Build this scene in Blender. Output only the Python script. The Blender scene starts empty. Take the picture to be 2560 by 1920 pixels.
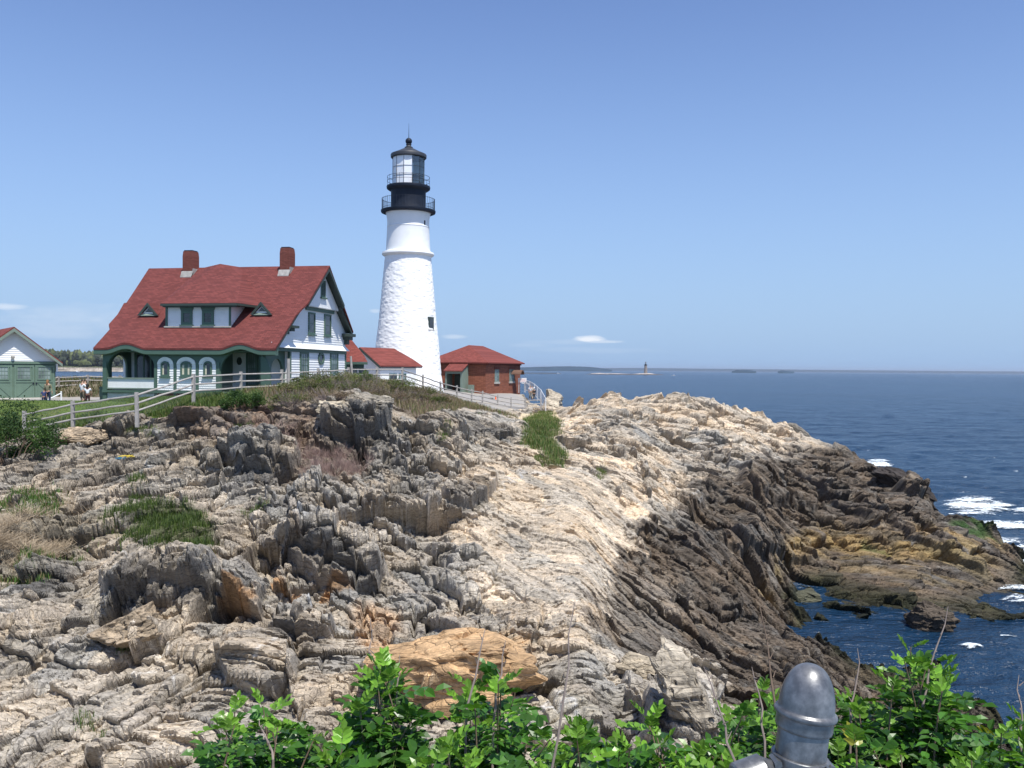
import bpy, bmesh, math, random
import numpy as np
from mathutils import Vector, Matrix
R = math.radians
random.seed(7)
scene = bpy.context.scene

# ------------------------------------------------------------------ camera
EYE = 12.0
cam_d = bpy.data.cameras.new("camera")
cam_d.sensor_width = 36.0
cam_d.lens = 36.0 * 2213.0 / 2560.0
cam_d.clip_start = 0.05
cam_d.clip_end = 60000.0
cam = bpy.data.objects.new("camera", cam_d)
scene.collection.objects.link(cam)
PIT, ROL = R(0.966), R(0.46)
cam.matrix_world = (Matrix.Translation((0, 0, EYE)) @ Matrix.Rotation(R(90) - PIT, 4, 'X') @ Matrix.Rotation(ROL, 4, 'Z'))
scene.camera = cam

# ------------------------------------------------------------------ sky, sun, exposure
SUN_EL, SUN_AZ = R(64), R(32)          # azimuth: to the right of straight behind the camera
sun_dir = Vector((math.sin(SUN_AZ) * math.cos(SUN_EL), -math.cos(SUN_AZ) * math.cos(SUN_EL), math.sin(SUN_EL)))
world = bpy.data.worlds.new("World")
scene.world = world
world.use_nodes = True
wn, wl = world.node_tree.nodes, world.node_tree.links
bg = wn["Background"]
sky = wn.new("ShaderNodeTexSky")
sky.sky_type = 'NISHITA'
sky.sun_disc = False
sky.sun_elevation = SUN_EL
sky.sun_rotation = math.pi - SUN_AZ
sky.altitude = 0
sky.air_density = 1.0
sky.dust_density = 0.6
sky.ozone_density = 2.2
bg.inputs[1].default_value = 0.10
# a few thin clouds low over the horizon, placed by direction
geo = wn.new("ShaderNodeTexCoord")
sep = wn.new("ShaderNodeSeparateXYZ"); wl.new(geo.outputs["Generated"], sep.inputs[0])
def wmath(op, a, b=None, c=None):
    n = wn.new("ShaderNodeMath"); n.operation = op
    for i, v in enumerate((a, b, c)):
        if v is None: continue
        if isinstance(v, (int, float)): n.inputs[i].default_value = v
        else: wl.new(v, n.inputs[i])
    return n.outputs[0]
dx = wmath('DIVIDE', sep.outputs[0], sep.outputs[1])
dz = wmath('DIVIDE', sep.outputs[2], sep.outputs[1])
comb = wn.new("ShaderNodeCombineXYZ")
wl.new(wmath('MULTIPLY', dx, 9.0), comb.inputs[0]); wl.new(wmath('MULTIPLY', dz, 42.0), comb.inputs[1])
cn = wn.new("ShaderNodeTexNoise"); cn.inputs["Scale"].default_value = 2.2; cn.inputs["Detail"].default_value = 8; cn.inputs["Roughness"].default_value = .62
wl.new(comb.outputs[0], cn.inputs["Vector"])
def cloud(cx, cz, sx, sz, dens):
    ax = wmath('DIVIDE', wmath('SUBTRACT', dx, cx), sx)
    az = wmath('DIVIDE', wmath('SUBTRACT', dz, cz), sz)
    q = wmath('ADD', wmath('MULTIPLY', ax, ax), wmath('MULTIPLY', az, az))
    m = wmath('SUBTRACT', 1.0, q)
    m = wmath('ADD', m, wmath('MULTIPLY', wmath('SUBTRACT', cn.outputs[0], 0.5), 2.6))
    m = wmath('MULTIPLY', wmath('MAXIMUM', wmath('MINIMUM', m, 1.0), 0.0), dens)
    return m
cl = None
for a in ((.090, .0348, .020, .0045, .95), (.104, .032, .030, .0022, .5), (.060, .031, .05, .003, .12), (.09, .022, .09, .004, .10),
          (-.575, .066, .034, .0045, .5), (-.50, .05, .09, .022, .20), (-.47, .052, .015, .005, .3), (-.51, .035, .05, .006, .2),
          (-.155, .064, .008, .003, .35), (-.065, .036, .016, .0028, .35), (.02, .027, .03, .003, .12), (-.30, .03, .05, .006, .1)):
    c = cloud(*a)
    cl = c if cl is None else wmath('MAXIMUM', cl, c)
cl = wmath('MULTIPLY', cl, wmath('GREATER_THAN', sep.outputs[1], 0.0))
mx = wn.new("ShaderNodeMix"); mx.data_type = 'RGBA'
tn = wn.new("ShaderNodeMix"); tn.data_type = 'RGBA'; tn.blend_type = 'MULTIPLY'; tn.inputs[0].default_value = 1
wl.new(sky.outputs[0], tn.inputs[6]); tn.inputs[7].default_value = (1.0, 1.06, 1.30, 1)
el = wmath('MAXIMUM', sep.outputs[2], 0.0)
low = wmath('POWER', wmath('MAXIMUM', wmath('SUBTRACT', 1.0, wmath('DIVIDE', el, 0.42)), 0.0), 1.5)
mh = wn.new("ShaderNodeMix"); mh.data_type = 'RGBA'      # blue horizon air instead of the model's yellow one
wl.new(wmath('MULTIPLY', low, .97), mh.inputs[0]); wl.new(tn.outputs[2], mh.inputs[6]); mh.inputs[7].default_value = (2.75, 4.25, 6.5, 1)
wl.new(cl, mx.inputs[0]); wl.new(mh.outputs[2], mx.inputs[6]); mx.inputs[7].default_value = (7.2, 7.6, 8.2, 1)
wl.new(mx.outputs[2], bg.inputs[0])

sun_d = bpy.data.lights.new("sun", 'SUN')
sun_d.energy = 4.8
sun_d.angle = R(0.5)
sun_d.color = (1.0, .965, .90)
sun = bpy.data.objects.new("sun", sun_d)
scene.collection.objects.link(sun)
sun.rotation_euler = sun_dir.to_track_quat('Z', 'Y').to_euler()
scene.view_settings.view_transform = 'Standard'
scene.view_settings.look = 'None'
scene.view_settings.gamma = 1.0
scene.view_settings.exposure = 0.35
scene.cycles.max_bounces = 6
scene.cycles.transparent_max_bounces = 12

# ------------------------------------------------------------------ helpers
COL = scene.collection
def S(xs, ys, Y):
    """world point seen at photograph pixel (2560 wide) at depth Y"""
    u, w = xs - 1280.0, ys - 960.0
    c, s = math.cos(ROL), math.sin(ROL)
    x_, w_ = u * c + w * s, -u * s + w * c
    v = -w_ / 2213.0
    cp, sp = math.cos(PIT), math.sin(PIT)
    dy, dzz = cp + v * sp, -sp + v * cp
    k = Y / dy
    return Vector((x_ / 2213.0 * k, Y, EYE + dzz * k))
def SZ(xs, ys, z):
    """world point on the horizontal plane z seen at that pixel"""
    a = S(xs, ys, 1.0)
    k = (z - EYE) / (a.z - EYE)
    return Vector((a.x * k, k, z))

def setp(o, label=None, cat=None, group=None, kind=None):
    if label: o["label"] = label
    if cat: o["category"] = cat
    if group: o["group"] = group
    if kind: o["kind"] = kind
    return o
def empty(name, loc, label, cat, group=None, rz=0.0):
    o = bpy.data.objects.new(name, None); COL.objects.link(o)
    o.location = loc; o.rotation_euler = (0, 0, rz); o.empty_display_size = .3
    return setp(o, label, cat, group)
def npmesh(name, V, F, mat=None, parent=None, smooth=False, attrs=None):
    """V (n,3), F (m,3|4) arrays"""
    me = bpy.data.meshes.new(name)
    V = np.asarray(V, np.float32); F = np.asarray(F, np.int32)
    me.vertices.add(len(V)); me.vertices.foreach_set("co", V.ravel())
    k = F.shape[1]
    me.loops.add(F.size); me.loops.foreach_set("vertex_index", F.ravel())
    me.polygons.add(len(F))
    me.polygons.foreach_set("loop_start", np.arange(0, F.size, k, dtype=np.int32))
    me.polygons.foreach_set("loop_total", np.full(len(F), k, np.int32))
    me.polygons.foreach_set("use_smooth", np.full(len(F), smooth))
    me.update(calc_edges=True)
    if attrs:
        for an, arr in attrs.items():
            at = me.attributes.new(an, 'FLOAT_COLOR', 'POINT')
            buf = np.ones((len(V), 4), np.float32); buf[:, :3] = arr
            at.data.foreach_set("color", buf.ravel())
    if mat: me.materials.append(mat)
    o = bpy.data.objects.new(name, me); COL.objects.link(o)
    if parent: o.parent = parent
    return o
class MB:
    """collects shapes into ONE mesh"""
    def __init__(s): s.v = []; s.f = []
    def add(s, vs, fs):
        b = len(s.v); s.v += [tuple(p) for p in vs]; s.f += [tuple(i + b for i in f) for f in fs]
    def box(s, a, b):
        (x0, y0, z0), (x1, y1, z1) = a, b
        s.add([(x0,y0,z0),(x1,y0,z0),(x1,y1,z0),(x0,y1,z0),(x0,y0,z1),(x1,y0,z1),(x1,y1,z1),(x0,y1,z1)],
              [(0,3,2,1),(4,5,6,7),(0,1,5,4),(1,2,6,5),(2,3,7,6),(3,0,4,7)])
    def prism(s, lo, hi):
        """two matching loops"""
        n = len(lo)
        s.add(list(lo) + list(hi), [tuple(range(n))[::-1], tuple(range(n, 2*n))] + [(i, (i+1) % n, n + (i+1) % n, n + i) for i in range(n)])
    def tube(s, pts, rad, n=8, caps=True):
        pts = [Vector(p) for p in pts]
        if not hasattr(rad, '__len__'): rad = [rad] * len(pts)
        rings = []
        prev = None
        for i, p in enumerate(pts):
            t = (pts[min(i+1, len(pts)-1)] - pts[max(i-1, 0)])
            if t.length < 1e-9: t = Vector((0, 0, 1))
            t.normalize()
            if prev is None:
                a = t.orthogonal().normalized()
            else:
                a = (prev - t * prev.dot(t)); a = a.normalized() if a.length > 1e-6 else t.orthogonal().normalized()
            prev = a; b = t.cross(a)
            rings.append([p + (a * math.cos(2*math.pi*k/n) + b * math.sin(2*math.pi*k/n)) * rad[i] for k in range(n)])
        vs = [q for r in rings for q in r]
        fs = [(i*n+k, i*n+(k+1) % n, (i+1)*n+(k+1) % n, (i+1)*n+k) for i in range(len(pts)-1) for k in range(n)]
        if caps: fs += [tuple(range(n))[::-1], tuple((len(pts)-1)*n + k for k in range(n))]
        s.add(vs, fs)
    def lathe(s, prof, c=(0, 0, 0), n=48, wob=None):
        """prof: list of (r, z)"""
        vs, fs = [], []
        for j, (r, z) in enumerate(prof):
            for k in range(n):
                a = 2*math.pi*k/n
                vs.append((c[0] + r*math.cos(a), c[1] + r*math.sin(a), c[2] + z))
        for j in range(len(prof)-1):
            for k in range(n):
                fs.append((j*n+k, j*n+(k+1) % n, (j+1)*n+(k+1) % n, (j+1)*n+k))
        if prof[0][0] > 1e-4: fs.append(tuple(range(n))[::-1])
        if prof[-1][0] > 1e-4: fs.append(tuple((len(prof)-1)*n + k for k in range(n)))
        s.add(vs, fs)
    def build(s, name, mat, parent=None, smooth=False, bevel=0, weld=False):
        me = bpy.data.meshes.new(name); me.from_pydata(s.v, [], s.f)
        bm = bmesh.new(); bm.from_mesh(me)
        if weld: bmesh.ops.remove_doubles(bm, verts=bm.verts, dist=1e-4)
        bmesh.ops.recalc_face_normals(bm, faces=bm.faces)
        bm.to_mesh(me); bm.free()
        if smooth:
            me.polygons.foreach_set("use_smooth", [True]*len(me.polygons))
            if smooth != 'all': me.set_sharp_from_angle(angle=R(35))
        if mat: me.materials.append(mat)
        o = bpy.data.objects.new(name, me); COL.objects.link(o)
        if parent: o.parent = parent
        if bevel:
            m = o.modifiers.new("bevel", 'BEVEL'); m.width = bevel; m.segments = 2; m.limit_method = 'ANGLE'
        return o

# ------------------------------------------------------------------ materials
def newmat(name):
    m = bpy.data.materials.new(name); m.use_nodes = True
    nt = m.node_tree; return m, nt.nodes, nt.links, nt.nodes["Principled BSDF"]
def node(ns, ls, typ, ins=None, **props):
    n = ns.new(typ)
    for k, v in props.items(): setattr(n, k, v)
    for k, v in (ins or {}).items():
        if isinstance(v, bpy.types.NodeSocket): ls.new(v, n.inputs[k])
        else: n.inputs[k].default_value = v
    return n
def c4(c): return (c[0], c[1], c[2], 1.0)
def mix(ns, ls, fac, a, b, typ='MIX'):
    n = ns.new("ShaderNodeMix"); n.data_type = 'RGBA'; n.blend_type = typ
    for i, v in ((0, fac), (6, a), (7, b)):
        if isinstance(v, bpy.types.NodeSocket): ls.new(v, n.inputs[i])
        elif i == 0: n.inputs[0].default_value = v
        else: n.inputs[i].default_value = c4(v)
    return n.outputs[2]
def ramp(ns, ls, fac, stops):
    n = ns.new("ShaderNodeValToRGB"); ls.new(fac, n.inputs[0])
    cr = n.color_ramp
    while len(cr.elements) < len(stops): cr.elements.new(.5)
    for e, (p, c) in zip(cr.elements, stops):
        e.position = p; e.color = c4(c) if hasattr(c, '__len__') else (c, c, c, 1)
    return n.outputs[0]
def simple(name, col, rough=.6, metal=0.0, var=.12, scale=3.0, bump=0.0, bscale=20.0, dirt=None, spec=.5):
    """painted / plain surface with mottling of its own and a fine bump"""
    m, ns, ls, p = newmat(name)
    tc = node(ns, ls, "ShaderNodeNewGeometry")
    nz = node(ns, ls, "ShaderNodeTexNoise", {"Vector": tc.outputs["Position"], "Scale": scale, "Detail": 5.0, "Roughness": .6})
    lo = [c*(1-var) for c in col]; hi = [min(1, c*(1+var)) for c in col]
    c = ramp(ns, ls, nz.outputs[0], [(.3, lo), (.7, hi)])
    if dirt:
        n2 = node(ns, ls, "ShaderNodeTexNoise", {"Vector": tc.outputs["Position"], "Scale": scale*.37, "Detail": 8.0, "Roughness": .7})
        c = mix(ns, ls, ramp(ns, ls, n2.outputs[0], [(.52, 0.0), (.70, 1.0)]), c, dirt)
    ls.new(c, p.inputs["Base Color"])
    p.inputs["Roughness"].default_value = rough; p.inputs["Metallic"].default_value = metal
    p.inputs["Specular IOR Level"].default_value = spec
    if bump:
        n3 = node(ns, ls, "ShaderNodeTexNoise", {"Vector": tc.outputs["Position"], "Scale": bscale, "Detail": 4.0})
        b = node(ns, ls, "ShaderNodeBump", {"Height": n3.outputs[0], "Strength": bump, "Distance": .02})
        ls.new(b.outputs[0], p.inputs["Normal"])
    return m
# ------------------------------------------------------------------ terrain
def hsh(i, j, k):
    h = (i.astype(np.int64) * 374761393 + j.astype(np.int64) * 668265263 + k * 2147483647 * 3 + k * 1274126177) & 0xFFFFFFFF
    h = ((h ^ (h >> 13)) * 1274126177) & 0xFFFFFFFF
    h = ((h ^ (h >> 15)) * 2246822519) & 0xFFFFFFFF
    h = h ^ (h >> 16)
    return (h & 0xFFFFFF).astype(np.float32) / 16777215.0
def vnoise(x, y, seed):
    xi, yi = np.floor(x), np.floor(y); fx, fy = x - xi, y - yi
    fx = fx*fx*(3-2*fx); fy = fy*fy*(3-2*fy)
    a, b = hsh(xi, yi, seed), hsh(xi+1, yi, seed); c, d = hsh(xi, yi+1, seed), hsh(xi+1, yi+1, seed)
    return (a + (b-a)*fx) + ((c + (d-c)*fx) - (a + (b-a)*fx))*fy
def fbm(x, y, seed, o=4, g=.5):
    s, a, t = 0, 1, 0
    for k in range(o):
        s = s + a*vnoise(x*2**k + 17.3*k, y*2**k - 9.1*k, seed+k); t += a; a *= g
    return s/t
def cells(s, t, seed, jit=.9):
    """nearest and second nearest jittered cell: F1, F2, cell random numbers, vector to the cell centre"""
    si, ti = np.floor(s), np.floor(t)
    d1 = np.full(s.shape, 9.0, np.float32); d2 = d1.copy()
    ci = np.zeros_like(d1); cj = ci.copy(); vx = ci.copy(); vy = ci.copy()
    for a in (-1, 0, 1):
        for b in (-1, 0, 1):
            i, j = si+a, ti+b
            px = i + .5 + jit*(hsh(i, j, seed)-.5) - s; py = j + .5 + jit*(hsh(i, j, seed+1)-.5) - t
            d = np.maximum(np.abs(px), np.abs(py))*.6 + np.sqrt(px*px + py*py)*.4   # squarish joints
            m = d < d1
            d2 = np.where(m, d1, np.minimum(d2, d))
            d1 = np.where(m, d, d1); ci = np.where(m, i, ci); cj = np.where(m, j, cj); vx = np.where(m, px, vx); vy = np.where(m, py, vy)
    return d1, d2, ci, cj, vx, vy

# profiles: at photograph column x (2560 wide) a list of (row y, depth Y) from near to far, or ('z', height, depth)
Zn = 'z'
def Q(y, Y): return (y, Y)
NEAR = [(Zn, 10.45, .3), (Zn, 10.3, 2.6), (Zn, 10.1, 3.7), (Zn, 9.2, 4.9), (Zn, 7.2, 6.8), (Zn, 4.2, 10), (Zn, 2.9, 15)]
LAND = [(Zn, 9.67, 62), (Zn, 9.85, 66), (Zn, 10.5, 70), (Zn, 10.85, 77), (Zn, 8.5, 86), (Zn, 3, 100), (Zn, -4, 106), (Zn, -6, 125)]
PROF = {
 -900: NEAR + [(1920,10.5),(1500,16),(1250,25),(1120,36),(1030,48),(990,58)] + LAND,
 0:    NEAR + [(1920,10.5),(1700,13),(1560,15.5),(1500,17.5),(1350,20),(1280,25),(1200,30),(1120,36),(1060,41),(1000,48),(Zn,9.68,53),(Zn,9.65,60)] + LAND,
 200:  NEAR + [(1920,10.5),(1700,13.5),(1560,16),(1480,18.5),(1380,21),(1300,24),(1180,30),(1110,36),(1065,42),(1002,48.5),(Zn,9.7,53),(Zn,9.68,60)] + LAND,
 350:  NEAR + [(1920,10.5),(1700,13.5),(1570,15.6),(1545,16.4),(1405,17.2),(1395,20.5),(1330,22.8),(1240,26),(1150,31),(1075,37),(1046,40),(1005,48),(994,55)] + LAND,
 520:  NEAR + [(1920,10.5),(1700,13),(1570,15.2),(1530,16),(1395,17.3),(1300,23.5),(1200,28),(1100,32),(1040,36),(1008,41),(993,45),(Zn,10.35,50),(Zn,10.1,60)] + LAND,
 650:  NEAR + [(1920,10.5),(1700,13),(1560,15.5),(1450,18),(1350,21),(1230,25),(1150,30),(1100,33),(1035,38),(1000,42),(978,47),(Zn,10.5,52),(Zn,10.3,58),(Zn,10.2,78),(Zn,8,90),(Zn,-4,110),(Zn,-6,125)],
 800:  NEAR + [(1920,10.5),(1700,13.3),(1560,16),(1450,19),(1330,22),(1230,26),(1135,32),(1110,33.5),(1045,35),(1000,41),(962,49),(955,56),(Zn,10.7,64),(Zn,10.6,90),(Zn,8,104),(Zn,-4,118),(Zn,-6,125)],
 950:  NEAR + [(1920,10.5),(1700,13.5),(1560,16.5),(1420,20.5),(1300,24),(1200,29),(1130,34),(1045,37.5),(1005,44),(965,53),(952,60),(Zn,10.6,68),(Zn,10.5,95),(Zn,9,112),(Zn,-4,122),(Zn,-6,125)],
 1100: NEAR + [(1920,10.5),(1700,13.7),(1560,16.8),(1420,21),(1300,25),(1180,31),(1110,36),(1050,43),(1015,55),(992,70),(985,76),(Zn,9.7,90),(Zn,9.5,112),(Zn,8,120),(Zn,-6,125)],
 1200: NEAR + [(1920,10.5),(1700,13.7),(1550,17),(1400,21),(1280,27),(1180,34),(1115,42),(1060,55),(1025,70),(1008,80),(985,103),(Zn,9.1,112),(Zn,7.5,119),(Zn,-6,125)],
 1330: NEAR + [(1920,10.5),(1750,12.5),(1600,15),(1450,20),(1350,25),(1250,31),(1150,40),(1095,50),(1055,72),(1032,86),(1000,97),(985,107),(Zn,8.8,112),(Zn,-2,119),(Zn,-6,125)],
 1400: NEAR + [(1920,10.5),(1780,12),(1620,14.5),(1500,18),(1400,22),(1300,27),(1200,35),(1120,48),(1060,70),(1035,84),(1028,90),(Zn,-1,98),(Zn,-6,110),(Zn,-6,125)],
 1450: NEAR + [(1920,10.5),(1800,11.5),(1650,13.5),(1560,15.5),(1450,19),(1350,24),(1250,31),(1150,43),(1100,53),(1060,68),(1012,84),(Zn,8,88),(Zn,-3,95),(Zn,-6,125)],
 1560: NEAR + [(1920,11),(1800,12),(1700,13.8),(1640,16),(1560,19),(1480,22.5),(1400,27.2),(1370,29),(1300,33),(1200,41),(1120,52),(1080,62),(1050,72),(1010,80),(988,87),(Zn,8,90),(Zn,-3,96),(Zn,-6,125)],
 1700: NEAR + [(1920,12),(1800,14),(1720,16.5),(1640,20.5),(1560,25.5),(1480,30),(1400,34),(1330,38),(1280,43),(1200,54),(1120,65),(1060,73),(985,81),(Zn,8.5,84),(Zn,-3,91),(Zn,-6,125)],
 1850: NEAR + [(1920,14),(1800,18),(1700,24),(1620,30),(1540,34),(1460,37),(1400,41),(1340,45),(1280,49),(1200,56),(1120,66),(1080,72),(1050,77),(1032,82),(Zn,7,85),(Zn,-3,90),(Zn,-6,125)],
 2000: NEAR + [(1920,16),(1800,21),(1700,27),(1650,31),(1600,35.5),(1562,40),(1545,42.2),(Zn,-.7,44),(Zn,-.7,47),(1475,48.8),(1400,52),(1330,56),(1260,60),(1200,65),(1150,70),(1100,76),(1076,80),(Zn,5.5,83),(Zn,-3,89),(Zn,-6,125)],
 2100: NEAR + [(1920,19),(1800,25),(1720,30),(1665,35),(1640,37.2),(Zn,-.8,39),(Zn,-.8,42.5),(1520,45),(1450,50),(1380,54),(1310,58),(1240,63),(1180,68),(1128,74),(Zn,4,78),(Zn,-3,83),(Zn,-6,125)],
 2200: NEAR + [(1920,22),(1800,28),(1720,32.5),(1690,35),(Zn,-.9,36.5),(Zn,-.9,42.5),(1530,44.5),(1450,49),(1380,53),(1310,57),(1250,62),(1200,67),(1165,71),(Zn,3,75),(Zn,-3,80),(Zn,-6,125)],
 2320: NEAR + [(1920,23),(1800,28.5),(1720,32),(1668,35.8),(Zn,-1,38),(Zn,-1,41),(1555,42.6),(1520,44.8),(1450,48),(1380,52),(1320,56),(1270,61),(1235,65),(Zn,1.5,68),(Zn,-3,73),(Zn,-6,125)],
 2434: NEAR + [(1920,21.5),(1840,26),(1758,31.8),(Zn,-1.1,35),(Zn,-1.1,41),(Zn,.05,43),(1490,46.6),(1420,50.5),(1370,53),(1312,57),(Zn,.6,60),(Zn,-3,65),(Zn,-6,125)],
 2540: NEAR + [(1920,19),(1880,28),(Zn,-1.2,31),(Zn,-1.2,38.5),(Zn,-.25,42.5),(Zn,-.4,47),(1450,50.5),(1388,54),(Zn,.4,57),(Zn,-3,62),(Zn,-6,125)],
 2600: NEAR + [(Zn,5,12),(Zn,1,20),(Zn,-.6,26),(Zn,-1.2,31),(Zn,-1.2,39.5),(Zn,.12,43.5),(Zn,.1,47),(Zn,-.9,51),(Zn,-.8,54),(Zn,-3,60),(Zn,-6,125)],
 3400: NEAR + [(Zn,7,12),(Zn,3,20),(Zn,-1,30),(Zn,-3,41),(Zn,-4,50),(Zn,-6,125)],
}
NU, NY = 1260, 1500
U = np.concatenate([np.linspace(-.95, -.62, 130, endpoint=False), np.linspace(-.62, .62, NU), np.linspace(.62, .95, 130)[1:]]).astype(np.float64)
# rows: spacing grows with depth
Yg = np.exp(np.linspace(math.log(.4), math.log(15.0), 120, endpoint=False)).tolist() + np.exp(np.linspace(math.log(15.0), math.log(125.0), NY)).tolist()
Yg = np.array(Yg)
cols = sorted(PROF)
Zc = []
def FY_(Y, cx=0):
    w = np.interp(cx, [1560, 1700, 1850, 2100], [1, .7, .35, 0])
    return Y + w*(np.interp(Y, [3, 9, 10.5, 13.3, 16, 18, 21, 25, 30, 35, 40, 46], [3, 17, 19, 22, 25, 27, 30, 33.5, 37, 40, 42.6, 46]) - Y)*(Y < 46)
for cx in cols:
    ys, zs = [], []
    for e in PROF[cx]:
        if e[0] == Zn: ys.append(e[2]); zs.append(e[1])
        else:
            yy_ = FY_(e[1], cx); p = S(cx, e[0], yy_); ys.append(yy_); zs.append(p.z)
    Zc.append(np.interp(np.log(Yg), np.log(ys), zs))
Zc = np.array(Zc)                                   # (cols, rows)
uc = (np.array(cols) - 1280.0) / 2213.0
# interpolate between columns on a cosine ramp half mixed with linear, then smooth a little
k = np.clip(np.searchsorted(uc, U) - 1, 0, len(uc)-2)
t = np.clip((U - uc[k]) / (uc[k+1] - uc[k]), 0, 1); t = .5*t + .5*(t*t*(3-2*t))
Zb = Zc[k]*(1-t)[:, None] + Zc[k+1]*t[:, None]      # (nu, ny)
def smooth(a, n, ax):
    ker = np.hanning(2*n+3)[1:-1]; ker /= ker.sum()
    return np.apply_along_axis(lambda v: np.convolve(np.pad(v, n, 'edge'), ker, 'valid'), ax, a)
Zb = smooth(Zb, 30, 0); Zb = smooth(Zb, 5, 1)
YY = np.broadcast_to(Yg[None, :], Zb.shape).astype(np.float64)
XX = U[:, None] * YY
XX, YY, Zb = XX.ravel(), YY.ravel(), Zb.ravel()
GX, GY = len(U), len(Yg)

def project(X, Y, Z):
    """photograph position on the 2212 x 1659 view of it"""
    z = Z - EYE
    d = Y*math.cos(PIT) - z*math.sin(PIT); v = Y*math.sin(PIT) + z*math.cos(PIT)
    a, b = X/d*1912.2, -v/d*1912.2
    c, s = math.cos(ROL), math.sin(ROL)
    return 1106 + a*c - b*s, 829.5 + a*s + b*c
PX, PY = project(XX, YY, Zb)
lift_ = np.exp(-(((PX-1960)/300)**2 + ((PY-1258-(PX-1960)*.14)/48)**2))*(YY > 43)*(YY < 70)
Zb = Zb + .5*lift_
wob = (fbm(XX*.5, YY*.5, 11) - .5)
wob2 = (fbm(XX*.5+50, YY*.5, 12) - .5)
def blob(cx, cy, rx, ry, rot=0, soft=.35, n=.8, y0=0, y1=999):
    c, s = math.cos(R(rot)), math.sin(R(rot))
    a = (PX-cx) + wob*n*rx; b = (PY-cy) + wob2*n*ry
    u_, v_ = (a*c + b*s)/rx, (-a*s + b*c)/ry
    q = np.sqrt(u_*u_ + v_*v_)
    m = np.clip((1 + soft - q)/(2*soft), 0, 1)
    m = m*m*(3-2*m)
    if y0: y0 = FY_(y0) - 2
    if y1 < 999: y1 = FY_(y1) + 2
    return m * ((YY > y0) & (YY < y1))

# --- relief of the rock: joint-bounded blocks at several sizes, elongated along the strike
ang = np.where(PX > 1150, R(-62), R(-62))
w1 = (fbm(XX*.06, YY*.06, 21, 3)-.5)*2.2; w2 = (fbm(XX*.06+9, YY*.06+4, 22, 3)-.5)*2.2
left = np.clip((900 - PX)/500, 0, 1)
th = R(-64) + left*R(-38)                            # strike turns from right-down to left-down
cs_, sn_ = np.cos(R(-64)), np.sin(R(-64))
cs2, sn2 = np.cos(R(-112)), np.sin(R(-112))
def st(wx, wy, lv):
    x, y = XX + wx, YY + wy
    s1, t1 = x*cs_ + y*sn_, -x*sn_ + y*cs_
    return s1, t1
base_g = np.gradient(Zb.reshape(GX, GY), axis=1) / np.gradient(Yg)[None, :]
base_g = np.clip(smooth(base_g, 9, 1).ravel(), -.6, 1.2)
amp = np.ones_like(Zb)
D = np.zeros_like(Zb); G = np.zeros_like(Zb)
relief = np.ones_like(Zb)
lo = dict(cream=blob(1180, 1150, 190, 150, 20), creambig=blob(1330, 1080, 200, 70, 30))
calm = np.clip(blob(350, 1270, 150, 75, -10, .3, .4)*.45 + blob(775, 915, 95, 55, 0, .3, .3)*.4 + lo['cream']*.72 + lo['creambig']*.3 + blob(1450, 1400, 260, 130, 20)*.35 + blob(1180, 1590, 200, 110, 10)*.4 + blob(120, 1560, 220, 110, -20)*.45 + blob(520, 1420, 120, 110)*.2, 0, .85)
levels = [  # cell length along strike, across, block amplitude, terrace share, tilt, max depth
    (6.5, 4.4, .55, .22, .10, 999, 31), (3.4, 1.8, .46, .40, .20, 999, 41), (1.7, .80, .19, .50, .26, 999, 51),
    (.90, .36, .080, .50, .30, 999, 61), (.50, .16, .036, .45, .34, 80, 71), (.26, .08, .018, .5, .38, 44, 81)]
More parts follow.
